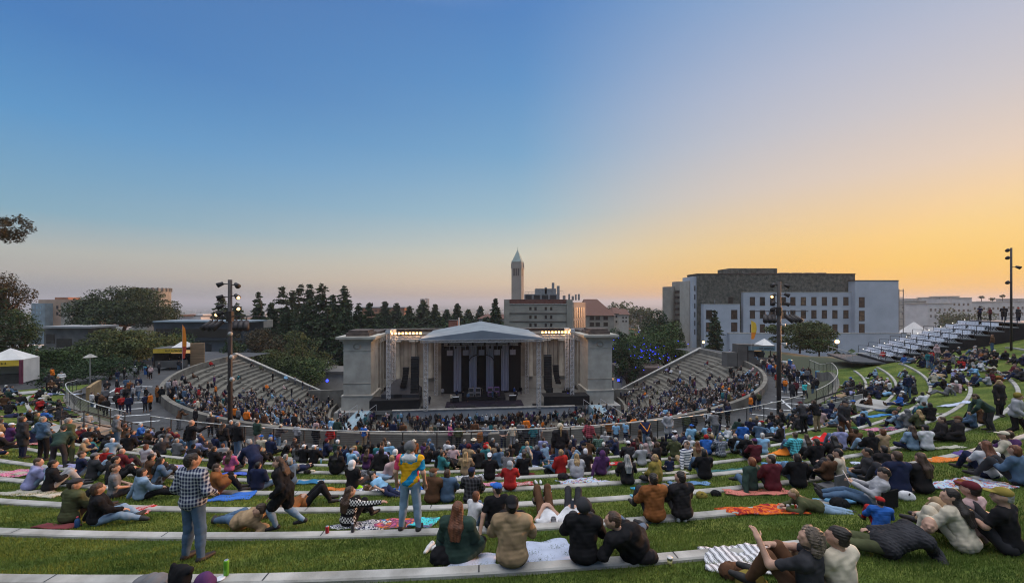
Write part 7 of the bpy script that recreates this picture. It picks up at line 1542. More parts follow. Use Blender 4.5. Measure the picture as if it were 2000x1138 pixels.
# ---- the rest of the nearer crowd, each one placed on the terraces
RN = random.Random(2024)
TOPS = ['black', 'charcoal', 'dark', 'navy', 'dark', 'charcoal', 'grey', 'brown', 'black', 'black', 'charcoal', 'charcoal', 'dark', 'navy', 'navy', 'grey', 'lightgrey', 'white', 'brown', 'maroon', 'olive', 'denim', 'denim', 'paledenim', 'blue', 'teal', 'rust', 'red', 'tan', 'cream', 'darkgreen', 'purple', 'lavender', 'palepink', 'skyblue', 'orange']
KIND = ['jacket', 'jacket', 'hoodie', 'sweater', 'sweater', 'tee', 'coat', 'puffer']; LEGS = ['denim', 'denim', 'black', 'charcoal', 'navy', 'tan', 'paledenim', 'grey']
HK = ['short', 'short', 'short', 'long', 'bob', 'wavy', 'ponytail', 'cropped']; HC = ['darkhair', 'darkhair', 'black', 'brown', 'brown', 'auburn', 'blond', 'greyhair', 'greyhair', 'white']
HAT = [None]*11+[('cap', 'black'), ('cap', 'white'), ('cap', 'blue'), ('cap', 'red'), ('beanie', 'grey'), ('beanie', 'maroon'), ('sunhat', 'cream'), ('hood', None)]
PW = dict(kneesup='sitting with knees up', hug='sitting hunched', cross='sitting cross-legged', legsout='sitting with legs out', back='leaning back on the hands', side='sitting sideways', lie='lying with knees up', lieflat='lying flat', lieside='lying on one side', stand='standing', pockets='standing', crossed='standing with folded arms', phone='standing with a raised phone', walk='walking', rail='leaning forward', bend='bending down', chair='sitting')
KW = dict(tee='T-shirt', puffer='padded jacket')
SEEN = {}
def cw(c): return CW.get(c, c)
def auto(loc, rz, pose, place, group, colours=None, **k):
    for _ in range(200):
        tk = RN.choice(KIND); tc = RN.choice(colours or TOPS); lc = RN.choice(LEGS); hk = RN.choice(HK); hc = RN.choice(HC); hat = RN.choice(HAT)
        if hat and hat[1] is None: hat = ('hood', tc)
        hw = ('%s %s' % (cw(hat[1]), {'cap': 'cap', 'beanie': 'knitted hat', 'sunhat': 'sun hat', 'hood': 'hood'}[hat[0]])) if hat else WORD[hc]+(' ponytail' if hk == 'ponytail' else '')
        hw = hw.replace('haired ponytail', 'ponytail')
        lb = '%s %s, %s, %s %s' % (cw(tc), KW.get(tk, tk), hw, PW[pose], place)
        if lb not in SEEN: break
    SEEN[lb] = 1
    return person(loc, rz, pose, (tk, tc), ('trousers', lc), (hk, hc), hat, yaw=RN.choice((0, 0, -30, 30, 60, -60)), skin=RN.choice((0, 0, 0, 1, 1, 2)), shoe=RN.choice((0, 1, 2)), sc=RN.uniform(.9, 1.04), label=lb, group=group, **k)
def free(x, y, d=.62): return all((x-a)**2+(y-b)**2 > d*d for a, b in PLACED)
SIT = ['kneesup', 'kneesup', 'hug', 'cross', 'legsout', 'back', 'side', 'kneesup']
def fill(r0, r1, p0, p1, n, place, poses=SIT, group=LAWN, z=None, face=0, spread=35, d=.66, colours=None):
    c = 0; tries = 0
    while c < n and tries < n*30:
        tries += 1; r = RN.uniform(r0, r1); p = RN.uniform(p0, p1)
        if min(abs(r-k) for k in KERB) < .22 and z is None: continue
        x, y = pol(r, p)
        if not free(x, y, d): continue
        zz = lawn_z(r, p) if z is None else z
        rz = R(5.5+p)+R(face)+R(RN.gauss(0, spread)); auto((x, y, zz), rz, RN.choice(poses), place, group, colours); c += 1
fill(50.2, 51.3, -24, 26, 28, 'on the lowest lawn strip')
fill(52.0, 53.2, -26, 28, 17, 'on the second lowest lawn strip')
fill(53.9, 55.1, -30, 30, 10, 'on the third lowest lawn strip')
fill(50.3, 55.0, -50, -31, 10, 'beyond the left stair', SIT+['lieside', 'lieflat'])
fill(55.8, 60.0, -38, -24, 8, 'on the left middle lawn', SIT)
fill(50.3, 52.9, 33, 46, 5, 'by the right curved railing')
fill(53.7, 58.8, 28, 46, 16, 'in the right lawn cluster', SIT+['lieside', 'back', 'lieflat'], spread=60)
fill(55.5, 62.5, 44, 54, 6, 'below the bleacher at the right', SIT+['lieflat', 'stand'], spread=70)
fill(44.3, 48.6, -58, -44, 2, 'on the left concourse', ['stand', 'pockets', 'walk', 'crossed', 'phone'], ROAD, ZC, 0, 80, .8)
fill(44.3, 48.4, 46, 62, 2, 'on the right concourse', ['stand', 'pockets', 'walk', 'crossed', 'stand'], ROAD, ZC, 0, 80, .8)
fill(44.2, 45.2, -34, 36, 4, 'along the bowl parapet', ['stand', 'rail', 'crossed', 'pockets'], ROAD, ZC, 0, 25, .9)
fill(50.2, 51.6, -58, -52, 4, 'above the ochre-lit wall at the left', ['stand', 'pockets', 'crossed'], LAWN, -8.7, 0, 60, .55, ['rust', 'lightgrey', 'white', 'charcoal', 'maroon', 'brown'])
fill(44.5, 50, -84, -70, 1, 'queueing at the yellow-signed stand', ['stand', 'pockets'], ROAD, ZC+.02, 0, 90, .7)
fill(44.5, 49, 74, 88, 1, 'queueing at the teal-signed stand', ['stand', 'pockets'], ROAD, ZC+.02, 0, 90, .7)
for k, (px, py) in enumerate(((1867, 621), (1896, 627), (1918, 628), (1933, 629), (1945, 640), (1981, 640), (1990, 655), (1860, 634))):
    q = bp(R0+DR*(NR+1)+.5+.5*k, (-3, -2.2, -1, .2, 2, 3, 3.2, -3.3)[k], Z0+DZ*(NR+1)); auto(q, R(60*k), RN.choice(['stand', 'pockets', 'crossed']), 'on the top deck of the bleacher', 'people on the bleacher', ['charcoal', 'maroon', 'dark', 'navy'])
q = bp(R0+.2, 2.6, Z0); auto(q, R(100), 'chair', 'in the front row of the bleacher', 'people on the bleacher', ['red'])
_np = sum(1 for o in COL.objects if o.name.startswith('person')); print('PEOPLE', _np, 'hand', nhand, flush=True)

# ---- the dense crowd in the bowl and before the stage: far past three hundred more, one mass
def lowpoly(pose):
    p = POSE[pose]; out = []
    for kind, f, vx in (('skin', body_field(p, 0, False), .065), ('top', shirt_field(p, 'jacket', 3), .075), ('leg', trouser_field(p, 'trousers', 5), .075), ('hair', hair_field(p, 0, 'short', 7), .055)):
        f.noise = None; V, Fq = polygonise(f, vx); out.append((kind, V, Fq))
    return out
LP = {k: lowpoly(k) for k in ('kneesup', 'chair', 'stand', 'hug', 'crossed')}
tops = sorted(set(TOPS)); hcs = sorted(HN); mats_ = [cloth(c) for c in tops]+[hairm(c) for c in hcs]+SK; ti = {c: i for i, c in enumerate(tops)}; hi_ = {c: len(tops)+i for i, c in enumerate(hcs)}; si = len(tops)+len(hcs)
ti.update({c: i for i, c in enumerate(tops)})
Vs, Fs_, Ms = [], [], []; nb = 0
def addp(x, y, z, rz, pose, sc=1.0):
    global nb
    ca, sa = math.cos(rz)*sc, math.sin(rz)*sc; tc = RN.choice(TOPS) if RN.random() < .55 else RN.choice(['black', 'charcoal', 'dark', 'navy']); lc = RN.choice(['black', 'denim', 'charcoal', 'navy', 'dark']); hc = RN.choice(HC); sk = si+RN.choice((0, 0, 1, 2)); hm = ti[RN.choice(('white', 'black', 'black', 'grey'))] if RN.random() < .15 else hi_[hc]
    for kind, V, Fq in LP[pose]:
        W = np.empty_like(V); W[:, 0] = V[:, 0]*ca-V[:, 1]*sa+x; W[:, 1] = V[:, 0]*sa+V[:, 1]*ca+y; W[:, 2] = V[:, 2]*sc+z
        Vs.append(W); Fs_.append(Fq+nb); nb += len(V); Ms.append(np.full(len(Fq), {'skin': sk, 'top': ti[tc], 'leg': ti.get(lc, 0), 'hair': hm}[kind]))
def visible(x, y, z):
    a = x*x+y*y; b = x*CX+y*CY; c = CX*CX+CY*CY-43.2**2; disc = b*b-a*c
    if disc <= 0: return True
    t = (b-math.sqrt(disc))/a
    return t > 1 or z*t > -9.25
LPF = {}
for k in ('kneesup', 'cross', 'side', 'hug', 'legsout', 'lieside'):
    p = POSE[k]; LPF[k+'_n'] = []
    for kind, f, vx in (('skin', body_field(p, 0, False), .034), ('top', shirt_field(p, 'jacket', 3), .036), ('leg', trouser_field(p, 'trousers', 5), .036), ('hair', hair_field(p, 0, 'short', 7), .028)): V, Fq = polygonise(f, vx); LPF[k+'_n'].append((kind, V, Fq))
LP.update(LPF); cnt = 0
for (r0, r1, p0, p1, n) in ((50.2, 51.4, -27, 28, 34), (52, 53.2, -28, 26, 34), (53.9, 55.1, -29, 27, 26), (55.9, 57, -34, 8, 10), (50.2, 55, -52, -31, 32), (50.2, 55, 33, 42, 26), (55.8, 61.5, 36, 54, 56), (50.2, 51.3, -24, 26, 8), (57.7, 58.8, -34, -6, 5)):
    c = 0
    for _ in range(1500):
        if c >= n: break
        r = RN.uniform(r0, r1); p = RN.uniform(p0, p1); x, y = pol(r, p)
        if min(abs(r-k) for k in KERB) < .22 or not free(x, y, .55): continue
        PLACED.append((x, y)); addp(x, y, lawn_z(r, p), R(5.5+p)+R(RN.gauss(0, 40)), RN.choice(['kneesup_n', 'kneesup_n', 'cross_n', 'side_n', 'hug_n', 'legsout_n', 'lieside_n']), RN.uniform(.9, 1.03)); c += 1; cnt += 1
for i in range(NT):
    r = 42.9-.8*i-.45; z = -10.1-.38*i; n = int(2*math.pi*r*186/360/.62)
    for j in range(n):
        p = -92+184*(j+RN.random()*.5)/n; s = abs(p)
        left = p < 0
        dens = .62 if s < 60 else (.50 if s < 66 else (.28 if s < 74 else .10))
        if s >= 60 and r > 36: dens *= .35
        if r < 30 and s > 60: dens = max(dens, .30)
        if RN.random() > dens: continue
        x, y = pol(r, p)
        if visible(x, y, z+1.0): addp(x, y, z-(.0 if RN.random() < .8 else 0), R(5.5+p)+R(RN.gauss(0, 14)), RN.choice(['chair']*5+['hug', 'stand']) if r > 26 else 'stand', RN.uniform(.9, 1.03)); cnt += 1
for i in range(620):
    r = math.sqrt(RN.uniform(6**2, 24**2)); p = RN.uniform(-80, 80); x, y = pol(r, p); z = low_z(r) if r > 11 else -19.7
    z = -18.75-.06*int(24.9-r) if r > 10.9 else -19.7
    if visible(x, y, z+1.2): addp(x, y, z, R(5.5+p*.6)+R(RN.gauss(0, 22)), RN.choice(['stand', 'stand', 'chair', 'crossed', 'chair']), RN.uniform(.92, 1.03)); cnt += 1
for (u0, u1, v0, v1, n) in ((-23, -18, -13, -7, 9), (18, 24, -12, -6, 14), (-17, 17, -9.5, -7.6, 22)):
    for i in range(n): x, y = uv(RN.uniform(u0, u1), RN.uniform(v0, v1)); addp(x, y, -19.6, R(RN.uniform(0, 360)), 'stand'); cnt += 1
for i in range(13): x, y = uv(RN.uniform(-9, 10), RN.uniform(-4, 3)); addp(x, y, ST+.1, R(RN.uniform(0, 360)), 'stand'); cnt += 1
for (r0, r1, p0, p1, n) in ((44.2, 48.6, -60, -44, 24), (44.0, 44.8, -34, 36, 14), (44.2, 48.6, 40, 60, 14), (44.2, 48.2, 48, 70, 26), (44.4, 52, -86, -66, 16), (44.4, 50, 70, 90, 22), (43.9, 45.2, 60, 84, 16)):
    for i in range(n):
        x, y = pol(RN.uniform(r0, r1), RN.uniform(p0, p1))
        if free(x, y, .6): addp(x, y, ZC, R(RN.uniform(0, 360)), RN.choice(['stand', 'crossed'])); cnt += 1
print('MASS', cnt)
V = np.concatenate(Vs); Fq = np.concatenate(Fs_); o = obj_np('crowd', V, Fq, mats_, smooth=True, mi=np.concatenate(Ms)); tag(o, 'dense mass of people filling the theatre bowl and the floor before the stage', kind='stuff')
# ---------------------------------------------------------------- blankets, bottles, bags
def pattern(name, cols, scale=6, kind='noise', stretch=None):
    if name in MATS: return MATS[name]
    m, t, p = newmat(name); L = t.links.new; tcn = t.nodes.new('ShaderNodeTexCoord'); src = tcn.outputs['Object']
    if stretch: mp = t.nodes.new('ShaderNodeMapping'); mp.inputs['Scale'].default_value = stretch; L(src, mp.inputs[0]); src = mp.outputs[0]
    if kind == 'noise': n = t.nodes.new('ShaderNodeTexNoise'); n.inputs['Scale'].default_value = scale; n.inputs['Detail'].default_value = 4; n.inputs['Distortion'].default_value = 1.2; out = n.outputs[0]
    elif kind == 'wave': n = t.nodes.new('ShaderNodeTexWave'); n.inputs['Scale'].default_value = scale; n.inputs['Distortion'].default_value = .6; out = n.outputs['Fac']
    else: n = t.nodes.new('ShaderNodeTexVoronoi'); n.inputs['Scale'].default_value = scale; out = n.outputs['Distance']
    L(src, n.inputs['Vector']); r = t.nodes.new('ShaderNodeValToRGB'); cr = r.color_ramp; cr.interpolation = 'CONSTANT' if kind != 'noise' else 'LINEAR'
    for i, c in enumerate(cols):
        e = cr.elements[i] if i < 2 else cr.elements.new(1); e.position = (i/len(cols)) if kind != 'noise' else .30+.42*i/(len(cols)-1); e.color = (*CN.get(c, c if not isinstance(c, str) else (0, 0, 0)), 1)
    L(out, r.inputs[0]); L(r.outputs[0], p.inputs['Base Color']); p.inputs['Roughness'].default_value = .95; p.inputs['Specular IOR Level'].default_value = .1; MATS[name] = m; return m
def lz2(x, y):
    r, ph = rphi(x, y); return lawn_z(r, ph)
def blanket(px, py, w_, h, rot, m, label, seed=0, mound=0.0, name='blanket', fold=.02):
    x0, y0, _ = hit(px, py); rg = np.random.default_rng(seed); nx, ny = int(w_/.055)+3, int(h/.055)+3; ca, sa = math.cos(R(rot)), math.sin(R(rot)); V = []
    ph = rg.uniform(0, 6, 6); fr = rg.uniform(3, 9, 6)
    for j in range(ny):
        for i in range(nx):
            u, v = (i/(nx-1)-.5), (j/(ny-1)-.5); eu = 1+.05*math.sin(7*v+ph[0])+.03*math.sin(17*v+ph[1]); ev = 1+.06*math.sin(6*u+ph[2])+.03*math.sin(15*u+ph[3])
            a, b = u*w_*eu, v*h*ev; x, y = x0+a*ca-b*sa, y0+a*sa+b*ca
            z = lz2(x, y)+.045+fold*(math.sin(fr[0]*a*2+fr[1]*b+ph[4])+math.sin(fr[2]*b*2.4-fr[3]*a+ph[5]))*.6+mound*math.exp(-(u*u+v*v)*9)*(1+.3*math.sin(14*a+ph[0]))
            V.append((x-x0, y-y0, z))
    z0 = V[len(V)//2][2]; V = [(a, b, c-z0) for a, b, c in V]; n = len(V); V += [(a, b, c-.03) for a, b, c in V]; Fs = []
    for j in range(ny-1):
        for i in range(nx-1):
            q = (j*nx+i, j*nx+i+1, (j+1)*nx+i+1, (j+1)*nx+i); Fs += [q, tuple(n+k for k in q[::-1])]
    for i in range(nx-1): Fs += [(i+1, i, n+i, n+i+1), ((ny-1)*nx+i, (ny-1)*nx+i+1, n+(ny-1)*nx+i+1, n+(ny-1)*nx+i)]
    for j in range(ny-1): Fs += [(j*nx, (j+1)*nx, n+(j+1)*nx, n+j*nx), ((j+1)*nx+nx-1, j*nx+nx-1, n+j*nx+nx-1, n+(j+1)*nx+nx-1)]
    o = obj_np(name, np.array(V), Fs, m, smooth=True, loc=(x0, y0, z0)); return tag(o, label, 'blanket', 'blankets on the lawn')
WN = pattern('blanket_navy_white', ['white', 'navy', 'white', 'navy'], 14, 'vor'); RB = pattern('blanket_rainbow', ['orange', 'pink', 'purple', 'orange', 'blue', 'aqua'], 3.4); AQ = pattern('blanket_aqua_tie', ['blue', 'aqua', 'purple', 'skyblue'], 4)
RW = pattern('blanket_red_white', ['red', 'red', 'palepink', 'red'], 9, 'noise'); RO = pattern('blanket_red_orange', ['maroon', 'red', 'orange', 'red', 'palepink'], 7); PP_ = pattern('blanket_pink_dots', ['palepink', 'pink', 'palepink'], 16, 'vor'); ST_ = pattern('blanket_striped', ['white', 'white', 'navy', 'white', 'grey'], 3.2, 'wave'); OR = pattern('blanket_orange_fur', ['rust', 'orange', 'tan'], 9); MX = pattern('blanket_mixed', ['cream', 'red', 'skyblue', 'cream', 'mustard'], 9)
W_ = mat('blanket_white', (.42, .47, .60), .9, .12, 3, .4, 8); CR = mat('blanket_cream', (.36, .34, .28), .95, .2, 4)
BL = [(706, 1027, 1.05, .55, -6, WN, 'navy and white patterned blanket under the knitted sweater'), (772, 1024, .75, .55, 4, RB, 'orange, pink and purple rainbow blanket left of the tie-dye shirt'), (828, 1022, .5, .62, -8, AQ, 'blue and aqua tie-dye blanket right of the tie-dye shirt'),
 (1062, 1082, 1.0, 1.05, 12, W_, 'crumpled white sheet right of the tan jacket'), (925, 1098, .7, .5, 0, W_, 'bunched white cloth between the green coat and the tan jacket'), (1485, 992, 1.5, .62, -8, RO, 'red and orange patterned blanket lying empty on the lawn'), (455, 972, .95, .7, 14, mat('blanket_blue', (.03, .13, .48), .8, .1, 3), 'bright blue sheet beside the rust-brown coat'),
 (248, 1002, .9, .5, 14, RW, 'red and white blanket by the pale jeans'), (110, 1030, .8, .3, -4, mat('blanket_dark_red', (.16, .03, .035), .9, .2, 3), 'dark red blanket under the olive jacket'), (70, 965, 1.7, .6, -6, CR, 'cream blanket under the lavender hoodie'), (20, 925, 1.1, .4, 0, CR, 'cream blanket at the far left edge'), (350, 914, 1.2, .6, -5, pattern('blanket_lilac', ['palepink', 'lavender', 'pink'], 6), 'pink and lilac blanket right of the long black hair'),
 (470, 926, 1.3, .5, 8, mat('blanket_blue2', (.04, .09, .42), .8, .1, 3), 'deep blue blanket under the bright pink jacket'), (605, 944, .8, .3, 6, mat('blanket_teal', (.02, .14, .28), .8, .1, 3), 'small teal-blue roll of cloth left of the hooded vest'), (655, 957, .9, .4, 0, OR, 'orange cloth by the hooded vest'), (950, 947, 1.1, .5, 0, PP_, 'pink dotted blanket behind the black checked shirt'), (1175, 943, .9, .3, 4, W_, 'pale sheet beside the dark purple hoodie'), (1268, 955, .9, .4, 8, mat('blanket_cyan', (.03, .28, .50), .8, .1, 3), 'cyan blanket by the mustard shawl'),
 (1250, 968, .5, .3, 0, mat('blanket_paleblue', (.14, .36, .50), .8, .1, 3), 'small pale turquoise cloth left of the orange-brown jacket'), (1480, 963, 1.5, .5, -6, mat('blanket_coral', (.50, .16, .13), .9, .1, 3), 'coral blanket under the red-haired one'), (1650, 974, 1.1, .5, -8, mat('blanket_sky', (.14, .36, .58), .9, .1, 3), 'sky blue towel under the reader'), (1447, 1096, 1.0, .9, -18, ST_, 'white blanket with navy stripes left of the curly hair'), (1868, 946, 1.9, .8, -10, MX, 'red, cream and blue patterned blanket at the right'), (1870, 899, 1.9, .5, -12, OR, 'fluffy orange-brown blanket at the right'), (1900, 888, 1.2, .4, -12, mat('blanket_violet', (.08, .05, .20), .9, .1, 3), 'dark violet blanket beside the orange-brown one'),
 (1110, 889, 1.0, .4, 0, mat('blanket_aqua', (.03, .45, .42), .9, .1, 3), 'aqua blanket right of the blond ponytail'), (1065, 901, 1.4, .5, 4, mat('blanket_steel', (.08, .18, .28), .9, .2, 3), 'steel blue blanket left of the blond ponytail'), (860, 900, 1.6, .5, 0, MX, 'multicoloured blanket near the red bag'), (1010, 946, 1.0, .5, 0, RW, 'red and white cloth by the raised hood'), (1155, 912, 1.2, .5, 0, pattern('blanket_maroon_check', ['maroon', 'palepink', 'maroon'], 10), 'maroon checked blanket behind the light grey wrap'), (1195, 905, .9, .4, 0, mat('blanket_red', (.42, .02, .025), .9, .1, 3), 'bright red blanket in the middle of the right lawn'), (1300, 925, 1.4, .4, -4, CR, 'cream blanket under the child'), (1345, 945, 1.1, .4, -20, mat('blanket_slate', (.10, .20, .36), .9, .1, 3), 'slate blue blanket by the black-haired one'),
 (1420, 920, 1.2, .4, -6, mat('blanket_seagreen', (.03, .12, .13), .9, .1, 3), 'dark sea-green blanket left of the red-haired one'), (1530, 905, 1.3, .4, -6, mat('blanket_steel2', (.10, .26, .46), .9, .1, 3), 'light blue blanket under the sky blue wrap'), (1640, 920, 1.2, .4, -8, W_, 'white and blue sheet by the hunched black coat'), (1700, 905, 1.0, .4, -8, W_, 'crumpled white sheet beside the black-clad one with the cup'), (1835, 876, 1.3, .4, -8, CR, 'cream blanket under the dark brown jackets'), (1715, 812, 1.4, .7, 0, mat('blanket_blue3', (.05, .20, .45), .9, .1, 3), 'blue blanket at the first right kerb'), (1870, 790, 1.8, .7, 0, W_, 'pale sheet in the right lawn cluster'), (1880, 720, 2.2, .8, 20, W_, 'pale sheet on the upper right lawn below the bleacher'), (1950, 740, 2.0, .8, 10, mat('blanket_azure', (.05, .25, .62), .9, .1, 3), 'azure blanket on the upper right lawn'), (100, 795, 1.6, .7, 0, CR, 'cream blanket inside the left kerb arc'), (130, 770, 2.0, .8, 0, W_, 'white blanket on the left lawn behind the kerb arc'), (160, 820, 1.8, .8, 8, CR, 'cream towel by the left railing'), (8, 790, 1.0, .6, 0, CR, 'pale towel cut by the left edge')]
for k, (px, py, w_, h, ro, m, lb) in enumerate(BL): blanket(px, py, w_, h, ro, m, lb, k)
blanket(1540, 884, 1.3, .8, -8, mat('blanket_bright_orange', (.72, .20, .02), .9, .1, 3), 'bright orange blanket mounded over legs', 99, .42)
blanket(1605, 868, 1.5, .8, -8, mat('blanket_scarlet', (.60, .02, .02), .9, .1, 3), 'scarlet blanket mounded over legs on the right lawn', 98, .40)
blanket(205, 858, .9, .5, 0, mat('blanket_turq', (.03, .48, .44), .9, .1, 3), 'bunched turquoise cloth by the paper bag', 97, .22)
RN2 = random.Random(31); used = set(); strips = [(50.7, 'lowest'), (52.6, 'second lowest'), (54.5, 'third lowest'), (56.4, 'fourth lowest'), (58.3, 'fifth lowest')]
zones = [(-30, -19, 'at the left'), (-18, -7, 'left of the middle'), (-6, 6, 'at the middle'), (7, 18, 'right of the middle'), (19, 32, 'at the right')]
PT = [(RW, 'red and white patterned'), (MX, 'multicoloured'), (PP_, 'pink dotted'), (WN, 'navy and white patterned'), (CR, 'cream'), (W_, 'white'), (cloth('blue'), 'plain blue'), (cloth('maroon'), 'plain maroon'), (cloth('teal'), 'plain teal'), (cloth('lavender'), 'plain lavender')]
for k in range(46):
    (r, sn), (a, b, zn), (m, cn_) = RN2.choice(strips), RN2.choice(zones), RN2.choice(PT)
    if (sn, zn, cn_) in used or (r > 57 and a > 6): continue
    used.add((sn, zn, cn_)); x, y = pol(r-.1, RN2.uniform(a, b)); z = lz2(x, y); blanket(1000+F*x/y, HZ-F*z/y, RN2.uniform(.8, 1.5), RN2.uniform(.7, 1.1), RN2.uniform(-20, 20), m, '%s picnic blanket %s of the %s lawn strip' % (cn_, zn, sn), 200+k, 0, 'blanket', .03)
def small(name, px, py, label, cat, group=None, dz=0.03):
    x, y, z = hit(px, py); r_ = empty(name, (x, y, z+dz)); tag(r_, label, cat, group); return r_
def bottle(px, py, c1, c2, label, h=.24, r=.036, clear=False):
    o = small('drink_bottle', px, py, label, 'bottle', 'drinks on the kerbs'); m1 = mat('bot_%s' % label[:18].replace(' ', '_'), c1, .3, .1, 5, spec=.5)
    mb = MB(); mb.lathe((0, 0, 0), [(r*.9, 0), (r, .01), (r, h*.68), (r*.5, h*.82), (r*.38, h*.86), (r*.38, h*.92)], 14); mb.build('bottle_body', m1, o, True)
    mb = MB(); mb.lathe((0, 0, h*.9), [(r*.48, 0), (r*.48, h*.1), (r*.3, h*.11)], 12); mb.build('bottle_cap', mat('cap_%s' % label[:18].replace(' ', '_'), c2, .4, .1, 5), o, True)
def can(px, py, c, label, h=.125, top=(.5, .5, .5)):
    o = small('drink_can', px, py, label, 'can', 'drinks on the kerbs'); mb = MB(); mb.lathe((0, 0, 0), [(.026, 0), (.033, .01), (.033, h-.012), (.027, h)], 14); mb.build('can_body', mat('can_%s' % label[:14].replace(' ', '_'), c, .3, .1, 5, metal=.3), o, True); mb = MB(); mb.lathe((0, 0, h), [(.026, 0), (.025, .003)], 12); mb.build('lid', mat('can_lid', top, .3, .1, 5, metal=.8), o)
bottle(151, 1031, (.02, .07, .20), (.45, .06, .09), 'navy blue bottle with pink cap on the kerb', .21, .042); bottle(1325, 1020, (.42, .44, .46), (.5, .5, .5), 'clear water bottle on the kerb, left one of two'); bottle(1338, 1020, (.43, .44, .46), (.5, .5, .5), 'clear water bottle, right one of two on the kerb')
can(442, 1127, (.12, .35, .03), 'tall green can on the nearest kerb', .21); can(639, 1043, (.35, .03, .04), 'red can on the second kerb'); can(689, 1041, (.06, .06, .07), 'dark grey can on the second kerb', .16); can(1548, 1002, (.10, .16, .03), 'green and yellow can right of the empty red blanket', .16); can(1539, 999, (.35, .36, .36), 'silver can right of the empty red blanket'); bottle(1573, 1000, (.42, .36, .32), (.4, .34, .3), 'pale pink tumbler by the olive hoodie', .17, .04)
can(1062, 972, (.03, .12, .05), 'left green can by the bare knees', .16); can(1076, 972, (.03, .13, .05), 'right green can by the bare knees', .16); bottle(627, 906, (.25, .45, .55), (.5, .5, .5), 'pale blue bottle by the white caps', .26, .04); bottle(950, 929, (.02, .02, .025), (.02, .02, .02), 'black flask by the white cap', .26, .04)
o = small('plastic_cup', 1308, 1106, 'clear plastic cup of pale drink on the nearest kerb', 'cup'); mb = MB(); mb.lathe((0, 0, 0), [(.027, 0), (.036, .075)], 14); mb.build('drink', mat('pale_drink', (.45, .42, .18), .2, .1, 4), o, True); mb = MB(); mb.lathe((0, 0, .075), [(.036, 0), (.041, .035), (.043, .036), (.043, .040)], 14); mb.build('rim', mat('cup_rim', (.5, .5, .5), .15, .05, 4), o, True)
def shoe_at(px, py, rz, m, label):
    x, y, z = hit(px, py); f = Fld(.014); f.cone((0, -.10, .05), (0, .02, .04), .042, .036); f.cone((0, 0, .035), (0, .12, .03), .038, .030); f.ell((0, -.07, .10), (.022, .04, .04), None, True)
    me = mesh_of('loose_shoe', f, .010); o = bpy.data.objects.new('loose_shoe', me); link(o); me.materials[0] = m; T(o, (x, y, z+.03), R(rz)); tag(o, label, 'shoe', 'loose shoes')
shoe_at(838, 1076, 160, M_shoe[1], 'left white sneaker of the pair lying by the green coat'); shoe_at(856, 1073, 120, M_shoe[1], 'right white sneaker of the pair lying by the green coat'); shoe_at(1047, 945, 10, M_shoe[1], 'left white trainer on the grass left of the light grey wrap'); shoe_at(1056, 945, 0, M_shoe[1], 'right white trainer on the grass left of the light grey wrap')
def blob(name, px, py, parts, m, label, cat, vox=.014, noise=(.006, 22, 4), rz=0, dz=0.0, kids=()):
    x, y, z = hit(px, py); f = Fld(.02)
    for c, r in parts: f.ell(c, r)
    f.noise = noise; me = mesh_of(name, f, vox); o = bpy.data.objects.new(name, me); link(o); me.materials[0] = m; T(o, (x, y, z+dz), R(rz)); tag(o, label, cat)
    for (nm_, a, b, r, mm) in kids: mb = MB(); mb.tube(a, b, r, n=6); mb.build(nm_, mm, o, True)
    return o
BLK = cloth('black'); STR = lambda *p: ('strap', p[0], p[1], .012, BLK)
blob('grey_bundle', 292, 1150, [((0, 0, .08), (.22, .16, .10)), ((.12, .03, .06), (.16, .12, .08))], cloth('grey'), 'rumpled grey-brown bundle at the bottom left beside the black bag', 'bundle')
blob('black_bag', 352, 1152, [((0, 0, .16), (.13, .11, .18)), ((-.10, 0, .30), (.03, .03, .06)), ((.12, 0, .27), (.05, .04, .05))], BLK, 'black bag with floppy handles at the bottom edge', 'bag', kids=(STR((-.1, 0, .3), (.05, 0, .3)),))
blob('dark_cap', 398, 1156, [((0, 0, .16), (.10, .10, .10)), ((0, .02, .10), (.12, .13, .06)), ((.02, -.12, .13), (.07, .09, .012))], cloth('purple'), 'dark purple cap on a pile at the bottom edge', 'cap', noise=(.002, 22, 4))
o = small('white_plate', 430, 1134, 'small white lid on the nearest kerb', 'lid'); mb = MB(); mb.lathe((0, 0, 0), [(.05, 0), (.06, .008), (.055, .012)], 18); mb.build('dish', M_chair, o, True)
